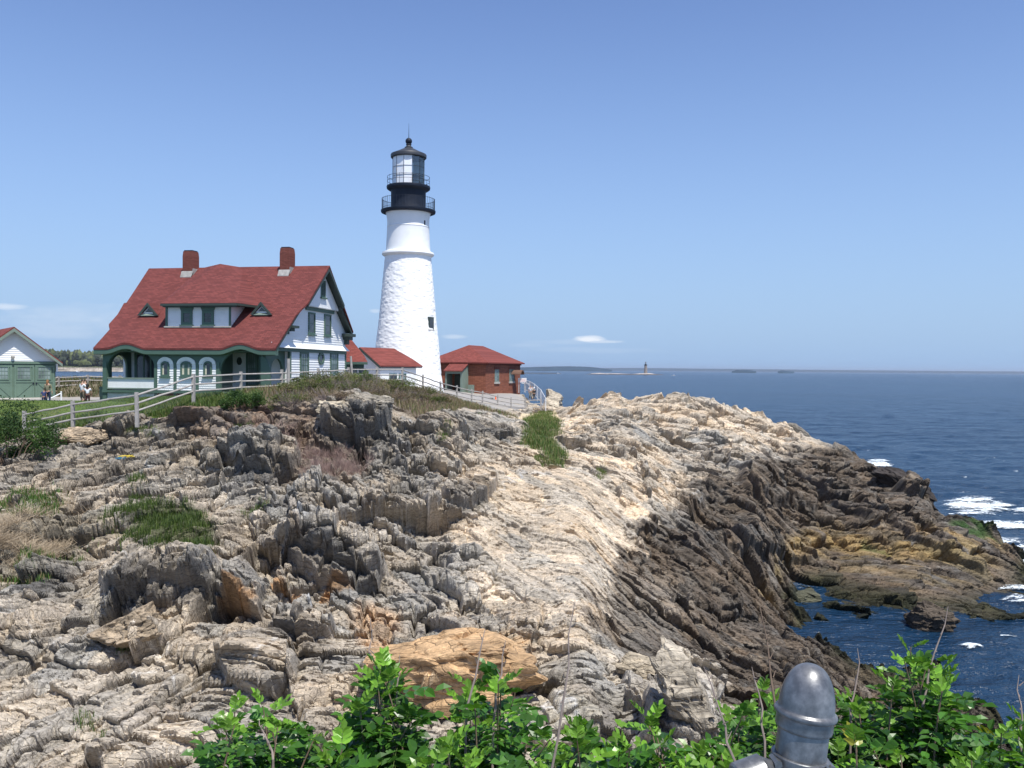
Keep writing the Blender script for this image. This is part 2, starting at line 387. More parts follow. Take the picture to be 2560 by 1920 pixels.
# structural blocks, 5 to 10 m across, whose beds strike in different directions round the regional trend
regv = PX + (fbm(XX*.12, YY*.12, 770, 3)-.5)*700 + np.where(PY < 1050, 120, 0)
reg = np.where(regv < 560, 0, np.where(PX + wob*160 - np.interp(PY, [850, 950, 1100, 1250, 1659], [1230, 1330, 1440, 1300, 1420]) < 0, 1, 2))
_, _, bi_, bj_, _, _ = cells(XX/7.5 + wob*.3, YY/8.5 + wob2*.3, 790)
hb = hsh(bi_, bj_, 791)
degs = np.choose(reg, [60, -56, -58]) + np.where(reg == 2, (hb-.5)*30, np.where(hb < .22, 75*(reg - .5)*2, (hb-.6)*60))
degq = np.round(degs/12)*12
rc1 = np.zeros(XX.shape, np.float32); rc2 = rc1.copy(); rc3 = rc1.copy()
SA = np.zeros(XX.shape); TA = np.zeros(XX.shape)
for deg in np.unique(degq):
    I = np.flatnonzero(degq == deg); rg = int(abs(deg)//12 + (9 if deg < 0 else 0)); 
    c_r, s_r = math.cos(R(deg)), math.sin(R(deg))
    X_, Y_r = XX[I], YY[I]
    ps_, pt_ = X_*c_r + Y_r*s_r, -X_*s_r + Y_r*c_r
    SA[I], TA[I] = ps_, pt_
    for (la, lb, A, terr, tilt, ymax, seed) in levels:
        sw = ps_ + w1[I]*la*.07 + (fbm(X_/la*.8, Y_r/la*.8, seed+5, 1)-.5)*la*.3
        tw_ = pt_ + w2[I]*la*.05 + (fbm(X_/la*.8+7, Y_r/la*.8, seed+6, 1)-.5)*lb*.35
        f1, f2, ci, cj, vx, vy = cells(sw/la, tw_/lb, seed + rg*7)
        r1, r2, r3 = hsh(ci, cj, seed+2)-.5, hsh(ci, cj, seed+3)-.5, hsh(ci, cj, seed+4)-.5
        jx = (ci + .5 + .9*(hsh(ci, cj, seed+rg*7)-.5))*la - ps_; jy = (cj + .5 + .9*(hsh(ci, cj, seed+1+rg*7)-.5))*lb - pt_
        cyw = jx*s_r + jy*c_r
        Ar = A*(np.where(PX[I] < 1050, 1.12, 1.0) if .6 < la < 4 else 1)
        e = Ar*1.25*np.sign(r1)*np.abs(2*r1)**1.3*.5
        e = e + terr*base_g[I]*np.clip(cyw, -la*.6, la*.6)
        e = e - (r2*2*tilt)*jx*.55 - ((r3*2*tilt) + .04)*jy
        fade = np.clip((ymax - Y_r)/(ymax*.3), 0, 1) if ymax < 900 else 1.0
        rel = 1.0 - calm[I]*(1.15 if la > 1.2 else .45)
        D[I] += e*fade*rel
        gw = .06 if la > 1.2 else .14
        G[I] += -A*(.7 if la > 1.2 else .4)*np.clip(1 - (f2-f1)/gw, 0, 1)*fade*(.35 if la > 5 else 1)*rel
        if seed == 41: rc1[I] = hsh(ci, cj, 97)
        if seed == 51: rc2[I] = hsh(ci, cj, 98)
        if seed == 61: rc3[I] = hsh(ci, cj, 99)
# thin beds that stand out as parallel ribs along the strike
sA, tA = SA + w1*1.2, TA + w2*1.2
bed = (tA + .35*Zb)/.62 + (fbm(sA*.25, tA*.8, 90, 3)-.5)*2
bi = np.floor(bed); bf = bed - bi
D += (hsh(bi, np.floor(sA/2.3 + hsh(bi, bi*0, 5)*7), 93)-.5)*.12*(1-calm) + (bf*-.05)
D += (fbm(XX*.9, YY*.9, 100, 3)-.5)*.08
# soft ground: lawn, banks with soil, paths, sand
lawn = np.clip(((YY > 41.5 + (XX+26)*.08 + wob*3) & (XX < -11.5 - (YY-40)*.05)).astype(float), 0, 1)
lawn = ((PY < np.interp(PX, [-900, 0, 80, 160, 250, 330, 420, 520], [955, 955, 945, 925, 918, 902, 885, 868]) + wob*14) & (YY > 36) & (YY < 56.5) & (PX < 560)).astype(float)
mound = ((PY < np.interp(PX, [380, 420, 480, 560, 640, 700, 760, 830, 900, 960, 1000, 1060, 1110, 1150],
                              [840, 885, 868, 868, 872, 868, 858, 868, 905, 905, 880, 890, 905, 880]) + wob*22) & (YY > 34) & (PX >= 520-wob*40) & (PX < 1150) & (YY < 75 + wob*4)).astype(float)
bank = ((YY > 64 + wob*3) & (YY < 100) & (PX < 560)).astype(float)
sand = blob(1165, 903, 48, 13, 0, .2, .5, 60, 100) 
paved = ((YY >= 56.5) & (YY <= 64 + wob*3) & (PX < 560)) | ((YY > 76 + .0*XX) & (YY < 118) & (XX > -13) & (XX < 1.5 + wob*2) & (PY < 884) & (Zb > 7))
paved = paved.astype(float)
flat = np.clip(lawn + bank + mound + sand*1.2 + paved + ((YY > 60) & (PX < 1020)), 0, 1)
fl = smooth(smooth(flat.reshape(GX, GY), 6, 0), 6, 1).ravel()
gverge = np.clip(blob(1168, 935, 34, 32, -15, .5, 1.0, 45, 90) + blob(1198, 985, 20, 30, -25, .6, 1.0, 45, 90), 0, 1)
bush_slope = blob(70, 1170, 170, 60, -10, .3, .6, 15, 40)
keep = 1 - np.clip(fl, 0, 1)*.97
keep *= 1 - gverge*.7 - bush_slope*.55*0
keep *= 1 - .45*np.clip((925 - PY)/40, 0, 1)*(PX < 1120)*(YY > 34)
# cliffs keep their blocks, submerged ground is quiet
keep *= np.clip((Zb + 2.0)/1.5, .2, 1)
keep *= np.clip((YY - 12)/5, .08, 1)
keep *= 1 - .5*lift_
DD = (D + G)*keep
# large individual features (true relief): raised slabs and dark undercut blocks
def bump(cx, cy, rx, ry, h, rot=0, soft=.12, n=.25, y0=0, y1=999): return h*blob(cx, cy, rx, ry, rot, soft, n, y0, y1)
FE = bump(345, 1250, 125, 40, .55, -14, .06, .5, 14, 19.5) + bump(1015, 1060, 62, 32, .6, -20, .06, .2, 25, 45) + bump(650, 1355, 75, 28, .55, 12, .06, .2, 12, 24) + bump(720, 1215, 120, 26, .5, 14, .06, .2, 16, 28) + bump(770, 905, 75, 38, .85, -4, .06, .2, 32, 42)
FE += bump(570, 985, 75, 30, .75, 5, .08, .3, 27, 38) + bump(1000, 1450, 150, 55, .5, -12, .06, .2, 11, 20) + bump(1190, 1560, 110, 60, .35, 5, .05, .15, 10, 18)
FE += bump(1490, 1500, 60, 70, .5, 20, .06, .2, 10, 22) + bump(560, 1430, 90, 60, .45, 10, .06, .3, 10, 22) + bump(720, 1230, 100, 40, .5, 10, .06, .3, 18, 30)
FE += bump(1680, 1060, 90, 30, .6, 25, .1, .3, 50, 80) + bump(1300, 868, 42, 12, .45, 0, .1, .3, 75, 95) + bump(1425, 860, 62, 12, .5, 0, .1, .3, 70, 95)
FE += bump(1705, 935, 30, 14, .2, 35, .1, .2, 70, 95) + bump(1955, 1045, 45, 24, 1.0, 35, .08, .2, 60, 80) - bump(1560, 1110, 60, 40, 1.0, 30, .3, .3, 40, 70)
FE += bump(1800, 1080, 120, 16, .6, 30, .1, .3, 55, 80) + bump(1650, 1190, 110, 22, .6, 20, .1, .4, 38, 60) + bump(1980, 1160, 160, 12, .5, 32, .1, .3, 50, 70)
FE *= np.clip(keep*1.2, 0, 1)
def aa(a):
    q = a.reshape(GX, GY).copy()
    for _ in range(1):
        q[1:-1] = q[1:-1]*.8 + q[:-2]*.1 + q[2:]*.1
        q[:, 1:-1] = q[:, 1:-1]*.76 + q[:, :-2]*.12 + q[:, 2:]*.12
    return q.ravel()
DD, FE, D = aa(DD), aa(FE), aa(D)
Zt = Zb + DD + FE
# blocks lean towards the sea-cliff side (towards the viewer), so their risers overhang as in the photograph
lean = (D*keep + FE)*1.0
XT, YT = XX + lean*.12, YY - lean
# ------------------------------------------------------------------ colours of the rock, with some shade painted on undercut faces
n1 = fbm(XX*.35, YY*.35, 200, 5); n2 = fbm(XX*1.3+4, YY*1.3, 210, 5); n3 = fbm(sA*.5, tA*5, 220, 4)
def mixc(a, b, m): return a*(1-m)[:, None] + np.array(b)[None, :]*m[:, None]
C = np.zeros((len(XX), 3)) + np.array([.37, .33, .272])
C = mixc(C, (.42, .37, .30), np.clip((n1-.42)*3.2, 0, 1))
C = mixc(C, (.25, .225, .195), np.clip((n2-.52)*3.2, 0, 1)*.8)
cream = np.clip(blob(1200, 1130, 230, 190, 25, .35) + blob(1130, 1330, 150, 80, 20) + blob(1500, 900, 240, 45, 12, .3, .8, 55, 99) + blob(1330, 1020, 160, 70, 25)*.8
                + blob(1680, 950, 140, 30, 30) + blob(1230, 905, 60, 60), 0, 1)
C = mixc(C, (.51, .43, .33), cream*.95*np.clip(.45 + (n2)*1.0, 0, 1))
C = mixc(C, (.43, .40, .35), blob(90, 1540, 240, 120, -20)*.6*np.clip(n1*1.5, 0, 1))
C = mixc(C, (.47, .44, .385), (blob(1490, 1500, 70, 90, 10) + blob(1330, 1420, 70, 80, 45)*.7)*.75)
C = mixc(C, (.45, .40, .31), blob(1190, 1560, 110, 70, 5, .1)*.8)
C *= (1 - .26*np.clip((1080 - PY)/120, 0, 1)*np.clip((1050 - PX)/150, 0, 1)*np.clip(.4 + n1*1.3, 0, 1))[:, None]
# orange-stained slab in front
oc = blob(1000, 1450, 165, 62, -14, .15, .4, 10, 20) * np.clip(.4 + n2, 0, 1)
C = mixc(C, (.50, .33, .17), oc*.75); C = mixc(C, (.60, .50, .36), oc*np.clip((n3-.5)*4, 0, 1)*.8)
C = mixc(C, (.50, .33, .19), blob(810, 1350, 60, 45, 30, .3)*.7)
# tide-darkened brown rock on the right, then algae and barnacle bands near the water
dark = np.clip((4.9 + n1*2.0 - Zb)/1.1, 0, 1)
dark = np.clip((4.9 + n1*2.0 - Zb)/1.1, 0, 1)*np.clip((PX + wob*110 + (fbm(XX*.9, YY*.9, 780, 4)-.5)*190 - np.interp(PY, [880, 1000, 1050, 1200, 1290, 1400, 1450, 1560, 1659], [1600, 1480, 1465, 1350, 1260, 1330, 1500, 1565, 1590]))/30, 0, 1)
dark = np.maximum(dark*(PX > 1200), blob(1560, 1120, 90, 70, 30)*.7)
dark *= 1 - blob(1190, 1560, 160, 120)*.9 - blob(1380, 1330, 90, 110, 60)*.3
dark = np.clip(dark, 0, 1)*(YY > 12)
brown = np.array([.098, .076, .056])[None, :]*(.62 + n2[:, None]*.9)
C = C*(1-dark*.93)[:, None] + brown*(dark*.93)[:, None]
C = mixc(C, (.060, .052, .044), dark*np.clip((n3-.52)*4, 0, 1)*.7)
C = mixc(C, (.22, .20, .17), dark*np.clip((fbm(XX*2.2, YY*2.2, 230, 4)-.56)*8, 0, 1)*.5*(Zb > .8))     # barnacles
yel = np.clip(1 - np.abs(Zb - .95 - n1*.8)/.8, 0, 1)*(YY > 41)*(PX > 1600)
C = mixc(C, (.30, .215, .095), yel*np.clip((fbm(sA*.25, tA*1.1, 240, 3)-.34)*4, 0, 1)*.9)
alg = np.clip(1 - np.abs(Zb - .15)/.55, 0, 1)*(YY > 28)*(PX > 1550)
C = mixc(C, (.034, .038, .016), alg*np.clip((n1-.25)*4, 0, 1)*.9)
C = mixc(C, (.022, .024, .014), np.clip((.30 - Zb)/.4, 0, 1)*(YY > 24))
C = mixc(C, (.034, .078, .016), blob(2105, 1150, 60, 12, 25, .5, 1.2, 44, 75)*np.clip((n2-.3)*4, 0, 1)*.9 + blob(1890, 1190, 34, 8, 20, .3)*.5)
# rust brown rubble slope, lichen, soil
C = mixc(C, (.17, .105, .07), blob(560, 915, 170, 52, 10, .4, .9, 28, 45)*.75*np.clip(n2*1.6, 0, 1))
C = mixc(C, (.33, .17, .06), np.clip(blob(600, 1270, 150, 50)*np.clip((fbm(XX*1.1, YY*1.1, 250, 4)-.58)*9, 0, 1), 0, 1)*.8)
slate_shade = sum(blob(x, y, rx, ry, ro, .18, .5, y0, y1) for x, y, rx, ry, ro, y0, y1 in ((345, 1285, 120, 40, -6, 13, 20), (765, 940, 82, 34, -4, 30, 40), (572, 1012, 64, 24, 5, 26, 36), (720, 1245, 125, 24, 14, 15, 28),
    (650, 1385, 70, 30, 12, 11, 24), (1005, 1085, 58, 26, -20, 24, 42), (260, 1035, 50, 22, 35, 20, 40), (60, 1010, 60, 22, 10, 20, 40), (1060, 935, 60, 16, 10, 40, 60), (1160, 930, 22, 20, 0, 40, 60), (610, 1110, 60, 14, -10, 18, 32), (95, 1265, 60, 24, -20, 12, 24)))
C = mixc(C, (.085, .080, .074), np.clip(slate_shade, 0, 1)*.62*np.clip(.35 + n2*1.3, 0, 1))  # dark rock tone, with the shade of undercut faces painted into it
vein = np.clip(1 - np.abs(np.sin((sA*.33 + (fbm(sA*.5, tA*.5, 260, 3)-.5)*1.5)))*30, 0, 1)*np.clip((fbm(XX*.3, YY*.3, 270, 2)-.52)*12, 0, 1)
C = mixc(C, (.62, .60, .56), vein*.8*(1-dark))
C *= (.84 + .32*rc1)[:, None]*(.86 + .28*rc2)[:, None]*(.86 + .30*rc3)[:, None]
warm = (rc2-.5)*.10 + (n1-.5)*.1
C[:, 0] *= 1 + warm; C[:, 2] *= 1 - warm*1.3
C = mixc(C, (.085, .10, .045), gverge*.8)
C = mixc(C, (.11, .085, .06), np.clip(mound + 0.0, 0, 1)*.8)
C = mixc(C, (.10, .09, .055), bush_slope*.5)
C = mixc(C, (.15, .125, .075), bank*.85)
C = mixc(C, (.055, .075, .022), blob(380, 1150, 90, 42, 0, .3, .7, 20, 28)*.8)
C = mixc(C, (.20, .15, .11), blob(715, 1010, 80, 55, 0, .3, .7, 25, 36)*.6)
C = np.clip(C, .01, .9)

def rockmat():
    m, ns, ls, p = newmat("weathered_rock")
    at = node(ns, ls, "ShaderNodeAttribute", attribute_name="tint")
    g = node(ns, ls, "ShaderNodeNewGeometry")
    mp = node(ns, ls, "ShaderNodeMapping", {"Vector": g.outputs["Position"], "Rotation": (.35, .2, R(-64)), "Scale": (.35, 2.6, 2.2)})
    st_ = node(ns, ls, "ShaderNodeTexNoise", {"Vector": mp.outputs[0], "Scale": 3.2, "Detail": 9.0, "Roughness": .68, "Distortion": .5})
    fine = node(ns, ls, "ShaderNodeTexNoise", {"Vector": g.outputs["Position"], "Scale": 7.0, "Detail": 10.0, "Roughness": .72})
    fk = node(ns, ls, "ShaderNodeTexVoronoi", {"Vector": mp.outputs[0], "Scale": 1.9, "Randomness": 1.0}, feature='DISTANCE_TO_EDGE')
    c = mix(ns, ls, .85, at.outputs["Color"], ramp(ns, ls, st_.outputs[0], [(.30, (.50, .49, .49)), (.45, (.95, .95, .95)), (.55, (1.05, 1.05, 1.04)), (.70, (1.38, 1.34, 1.28))]), 'MULTIPLY')
    c = mix(ns, ls, .9, c, ramp(ns, ls, fine.outputs[0], [(.3, (.60, .58, .55)), (.5, (1, 1, 1)), (.68, (1.35, 1.33, 1.30))]), 'MULTIPLY')
    c = mix(ns, ls, .9, c, ramp(ns, ls, fk.outputs[0], [(.0, (.42, .40, .38)), (.03, (1, 1, 1))]), 'MULTIPLY')
    ls.new(c, p.inputs["Base Color"])
    p.inputs["Roughness"].default_value = .88; p.inputs["Specular IOR Level"].default_value = .25
    h1 = node(ns, ls, "ShaderNodeMath", {0: st_.outputs[0], 1: fine.outputs[0]}, operation='ADD')
    ck = node(ns, ls, "ShaderNodeMath", {0: fk.outputs[0], 1: .05}, operation='MINIMUM')
    h2 = node(ns, ls, "ShaderNodeMath", {0: ck.outputs[0], 1: 7.0, 2: h1.outputs[0]}, operation='MULTIPLY_ADD')
    b = node(ns, ls, "ShaderNodeBump", {"Height": h2.outputs[0], "Strength": .8, "Distance": .09})
    ls.new(b.outputs[0], p.inputs["Normal"])
    return m
M_rock = rockmat()
idx = np.arange(GX*GY).reshape(GX, GY)
QF = np.stack([idx[:-1, :-1], idx[1:, :-1], idx[1:, 1:], idx[:-1, 1:]], -1).reshape(-1, 4)
def fmean(a): return a[QF[:, 0]]
f_lawn = (fmean(lawn) > .5) & (fmean(YY) < 82)
f_pave = (fmean(paved) > .5) & ~f_lawn
f_sand = (fmean(sand) > .5) & ~f_lawn & ~f_pave
deep = fmean(Zb) > -4.5
VT = np.stack([XT, YT, Zt], -1)
def submesh(name, mask, mat, smooth=False, attrs=True):
    f = QF[mask & deep]; used, inv = np.unique(f, return_inverse=True)
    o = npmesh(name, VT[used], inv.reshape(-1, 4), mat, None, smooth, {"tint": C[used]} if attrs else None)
    return setp(o, kind='structure')
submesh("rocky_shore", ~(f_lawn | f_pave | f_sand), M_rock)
M_lawn = simple("lawn_grass", (.085, .125, .032), .95, var=.35, scale=1.3, bump=.6, bscale=60, dirt=(.13, .14, .05), spec=.1)
M_pave = simple("asphalt_path", (.28, .265, .245), .9, var=.1, scale=.8, bump=.2, bscale=80, dirt=(.36, .31, .23))
M_sand = simple("packed_sand", (.52, .42, .27), .95, var=.1, scale=1.5, bump=.4, bscale=30)
submesh("lawn", f_lawn, M_lawn, True, False)
submesh("path", f_pave, M_pave, True, False)
submesh("sandy_path", f_sand, M_sand, True, False)
from mathutils.bvhtree import BVHTree
# coarse height lookup of the finished ground
ZG = Zt.reshape(GX, GY)
def ground(x, y):
    u = x/y; i = int(np.clip(np.searchsorted(U, u), 1, GX-1)); j = int(np.clip(np.searchsorted(Yg, y), 1, GY-1))
    return float(ZG[i, j])
def hit(dx_, dy_):
    """first ground point met by the sight line through view position (2212 wide)"""
    pass
# ------------------------------------------------------------------ sea
def seamat():
    m, ns, ls, p = newmat("sea_water")
    g = node(ns, ls, "ShaderNodeNewGeometry")
    mp = node(ns, ls, "ShaderNodeMapping", {"Vector": g.outputs["Position"], "Rotation": (0, 0, R(12)), "Scale": (.55, 1.0, 1.0)})
    a = node(ns, ls, "ShaderNodeTexNoise", {"Vector": mp.outputs[0], "Scale": .9, "Detail": 5.0, "Roughness": .6})
    b = node(ns, ls, "ShaderNodeTexNoise", {"Vector": mp.outputs[0], "Scale": .12, "Detail": 6.0, "Roughness": .6})
    d = node(ns, ls, "ShaderNodeTexNoise", {"Vector": mp.outputs[0], "Scale": .012, "Detail": 4.0})
    h = node(ns, ls, "ShaderNodeMath", {0: b.outputs[0], 1: 3.5, 2: a.outputs[0]}, operation='MULTIPLY_ADD')
    bp = node(ns, ls, "ShaderNodeBump", {"Height": h.outputs[0], "Strength": 1.0, "Distance": .75})
    ls.new(bp.outputs[0], p.inputs["Normal"])
    c = ramp(ns, ls, d.outputs[0], [(.35, (.007, .026, .058)), (.65, (.011, .036, .075))])
    ls.new(c, p.inputs["Base Color"])
    p.inputs["Roughness"].default_value = .22
    p.inputs["IOR"].default_value = 1.33; p.inputs["Specular IOR Level"].default_value = .30
    return m
M_sea = seamat()
us = np.linspace(-1.1, 1.1, 420); ysx = np.concatenate([np.exp(np.linspace(math.log(18), math.log(1200), 700)), np.exp(np.linspace(math.log(1260), math.log(40000), 60))])
UU, YS = np.meshgrid(us, ysx, indexing='ij')
sx_, sy_ = (UU*YS).ravel(), YS.ravel()
amp_s = np.clip(1.2 - sy_/500, 0, 1)
zs_ = amp_s*((fbm(sx_*.16, sy_*.30, 300, 3)-.5)*.65 + (fbm(sx_*.7, sy_*1.1, 310, 3)-.5)*.22)
calmw = np.exp(-(((sx_-19)/9)**2 + ((sy_-40)/6)**2))
zs_ = zs_*(1-.75*calmw)
ii = np.arange(len(us)*len(ysx)).reshape(len(us), len(ysx))
sf = np.stack([ii[:-1, :-1], ii[1:, :-1], ii[1:, 1:], ii[:-1, 1:]], -1).reshape(-1, 4)
setp(npmesh("sea", np.stack([sx_, sy_, zs_], -1), sf, M_sea, None, True), kind='structure')
# ------------------------------------------------------------------ building materials
M_white = simple("white_paint", (.80, .81, .80), .55, var=.03, scale=1.5, dirt=(.70, .71, .69))
def stonewhite():
    m, ns, ls, p = newmat("whitewashed_rubble_stone")
    g = node(ns, ls, "ShaderNodeNewGeometry")
    mp = node(ns, ls, "ShaderNodeMapping", {"Vector": g.outputs["Position"], "Scale": (1, 1, 2.3)})
    v = node(ns, ls, "ShaderNodeTexVoronoi", {"Vector": mp.outputs[0], "Scale": 1.5}, feature='DISTANCE_TO_EDGE')
    nz = node(ns, ls, "ShaderNodeTexNoise", {"Vector": mp.outputs[0], "Scale": 5.0, "Detail": 6.0})
    h = node(ns, ls, "ShaderNodeMath", {0: v.outputs[0], 1: .12}, operation='MINIMUM')
    h2 = node(ns, ls, "ShaderNodeMath", {0: h.outputs[0], 1: 3.0, 2: nz.outputs[0]}, operation='MULTIPLY_ADD')
    b = node(ns, ls, "ShaderNodeBump", {"Height": h2.outputs[0], "Strength": .12, "Distance": .06}); ls.new(b.outputs[0], p.inputs["Normal"])
    p.inputs["Base Color"].default_value = (.84, .84, .82, 1); p.inputs["Roughness"].default_value = .8
    return m
M_stone = stonewhite()
M_black = simple("black_iron_paint", (.011, .016, .028), .6, var=.2, scale=2, spec=.25)
M_blackroof = simple("dark_grey_iron_roof", (.035, .038, .044), .5, var=.15)
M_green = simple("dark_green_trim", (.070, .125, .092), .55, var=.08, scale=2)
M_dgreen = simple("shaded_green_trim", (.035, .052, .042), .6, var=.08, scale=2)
M_greygreen = simple("grey_green_boards", (.17, .22, .18), .7, var=.08)
M_grey = simple("weathered_wood", (.33, .31, .285), .9, var=.18, scale=6, bump=.3, bscale=40, dirt=(.42, .40, .37))
def glassmat(name, col, rough=.12):
    m, ns, ls, p = newmat(name)
    g = node(ns, ls, "ShaderNodeNewGeometry")
    nz = node(ns, ls, "ShaderNodeTexNoise", {"Vector": g.outputs["Position"], "Scale": 1.4, "Detail": 2.0})
    ls.new(ramp(ns, ls, nz.outputs[0], [(.35, [c*.6 for c in col]), (.65, [c*1.5 for c in col])]), p.inputs["Base Color"])
    p.inputs["Roughness"].default_value = rough; p.inputs["Specular IOR Level"].default_value = .8
    return m
M_glass = glassmat("dark_window_glass", (.035, .04, .045))
M_glassg = glassmat("pale_window_glass", (.16, .20, .19), .2)
def clearglass():
    m, ns, ls, p = newmat("clear_lantern_glass")
    tr = node(ns, ls, "ShaderNodeBsdfTransparent", {0: (.86, .92, .93, 1)}); gl = node(ns, ls, "ShaderNodeBsdfGlossy", {"Roughness": .05})
    mx_ = node(ns, ls, "ShaderNodeMixShader", {0: .10}); ls.new(tr.outputs[0], mx_.inputs[1]); ls.new(gl.outputs[0], mx_.inputs[2])
    ls.new(mx_.outputs[0], ns["Material Output"].inputs["Surface"])
    return m
M_clear = clearglass()
def shingles(name, col, ang, w=.32, h=.15):
    m, ns, ls, p = newmat(name)
    g = node(ns, ls, "ShaderNodeNewGeometry")
    mp = node(ns, ls, "ShaderNodeMapping", {"Vector": g.outputs["Position"], "Rotation": (0, 0, ang)})
    se = node(ns, ls, "ShaderNodeSeparateXYZ", {0: mp.outputs[0]})
    zz = node(ns, ls, "ShaderNodeMath", {0: se.outputs[2], 1: 1.6}, operation='MULTIPLY')
    cb = node(ns, ls, "ShaderNodeCombineXYZ", {0: se.outputs[0], 1: zz.outputs[0]})
    bt = node(ns, ls, "ShaderNodeTexBrick", {"Vector": cb.outputs[0], "Scale": 1.0, "Brick Width": w, "Row Height": h, "Mortar Size": .012, "Mortar Smooth": .3,
              "Color1": c4([c*1.25 for c in col]), "Color2": c4([c*.82 for c in col]), "Mortar": c4([c*.55 for c in col]), "Bias": 0.0})
    nz = node(ns, ls, "ShaderNodeTexNoise", {"Vector": g.outputs["Position"], "Scale": .7, "Detail": 6.0, "Roughness": .65})
    c = mix(ns, ls, .5, bt.outputs[0], ramp(ns, ls, nz.outputs[0], [(.3, (.86, .90, .93)), (.55, (1, 1, 1)), (.75, (1.08, 1.05, 1.0))]), 'MULTIPLY')
    ls.new(c, p.inputs["Base Color"]); p.inputs["Roughness"].default_value = .9; p.inputs["Specular IOR Level"].default_value = .2
    b = node(ns, ls, "ShaderNodeBump", {"Height": bt.outputs["Fac"], "Strength": .35, "Distance": -.02}); ls.new(b.outputs[0], p.inputs["Normal"])
    return m
M_shingle = shingles("red_asphalt_shingles", (.142, .041, .036), R(11.2))
M_shingle2 = shingles("red_roof_shingles", (.185, .052, .042), R(20))
M_brick = shingles("red_brick", (.25, .092, .056), R(-20), .42, .15)
M_brickc = shingles("chimney_brick", (.17, .058, .044), R(11.2), .24, .10)
M_conc = simple("concrete", (.42, .40, .36), .9, var=.12, scale=4, bump=.3, dirt=(.30, .28, .24))

# ------------------------------------------------------------------ lighthouse
tw = S(1018.2, 970, 90.0); tw.z = 10.2
T = empty("lighthouse", tw, "tall white stone lighthouse with black lantern room and two railed galleries", "lighthouse")
ht = lambda ysrc: 12 + (920.6 - ysrc)*.04067 - tw.z
# rubble shaft with real stone relief
nseg, zz_ = 260, np.linspace(-1.0, ht(641), 300)
rad_ = np.interp(zz_ + tw.z, [9, 10.3, 11.3, 14.26, 17.24, 22.9, 23.8], [3.8, 3.62, 3.44, 3.20, 2.87, 2.36, 2.31])
AA, ZZ = np.meshgrid(np.linspace(0, 2*math.pi, nseg, endpoint=False), zz_, indexing='xy')
circ = AA*3.0
pc, pz = (AA*rad_[:, None]), ZZ
nper = nseg
def per(fx, fy, seed):     # noise that closes round the tower
    w = (AA/(2*math.pi))
    return vnoise(AA*fx, ZZ*fy, seed)*(1-w) + vnoise((AA-2*math.pi)*fx, ZZ*fy, seed)*w
f1, f2, ci, cj, vx, vy = cells((AA*6.4 + (per(3, 2, 5)-.5)*.8).ravel(), (ZZ*3.4 + (per(5, 1, 6)-.5)*.8).ravel(), 400)
e = (hsh(ci, cj, 401)-.5)*.022 - .014*np.clip(1-(f2-f1)/.16, 0, 1)
rr = rad_[:, None] + e.reshape(AA.shape)*np.clip((ht(648)-ZZ)/.4, 0, 1) + (per(9, 5, 7)-.5)*.05
Vt_ = np.stack([rr*np.cos(AA), rr*np.sin(AA), ZZ], -1).reshape(-1, 3)
ix = np.arange(nseg*len(zz_)).reshape(len(zz_), nseg)
fx_ = np.stack([ix[:-1], np.roll(ix, -1, 1)[:-1], np.roll(ix, -1, 1)[1:], ix[1:]], -1).reshape(-1, 4)
shaft = npmesh("stone_shaft", Vt_, fx_, M_stone, T, True)
m = MB(); m.lathe([(2.25, ht(645)), (2.58, ht(640)), (2.64, ht(637.5)), (2.60, ht(633)), (2.26, ht(630)), (2.0, ht(630))], n=96); m.build("stone_band", M_white, T, True)
m = MB(); m.lathe([(2.25, ht(631)), (2.20, ht(612)), (2.12, ht(572)), (2.125, ht(571)), (2.15, ht(570.5)), (2.15, ht(569)), (2.11, ht(568)), (2.12, ht(552)), (2.20, ht(541)), (2.32, ht(531)), (2.32, ht(528))], n=96)
m.build("upper_shaft", M_white, T, True)
def railing(rad, z0, z1, nb, rails, rr_=.022, post=0):
    m = MB()
    for z in rails:
        pts = [(rad*math.cos(a), rad*math.sin(a), z) for a in np.linspace(0, 2*math.pi, 65)]
        m.tube(pts, rr_, 6, False)
    for k in range(nb):
        a = 2*math.pi*k/nb
        m.tube([(rad*math.cos(a), rad*math.sin(a), z0), (rad*math.cos(a), rad*math.sin(a), z1)], rr_*(1.5 if post and k % post == 0 else .8), 5)
    return m
m = MB(); m.lathe([(2.3, ht(533)), (2.45, ht(536.5)), (2.72, ht(534)), (2.76, ht(531)), (2.76, ht(528.5)), (1.6, ht(528))], n=96); g1 = m.build("lower_gallery", M_black, T, True)
railing(2.66, ht(529), ht(499), 56, [ht(501), ht(524)], .020, 7).build("railing", M_black, g1)
m = MB(); m.lathe([(1.78, ht(529)), (1.80, ht(527)), (1.76, ht(524)), (1.76, ht(480)), (1.80, ht(477)), (1.80, ht(474))], n=96); m.build("watch_room", M_black, T, True)
m = MB(); m.lathe([(1.75, ht(480)), (2.0, ht(478)), (2.17, ht(475)), (2.21, ht(471)), (2.19, ht(468.5)), (1.3, ht(468))], n=96); g2 = m.build("upper_gallery", M_black, T, True)
railing(2.13, ht(469), ht(444), 10, [ht(445.5), ht(456)], .022).build("railing", M_black, g2)
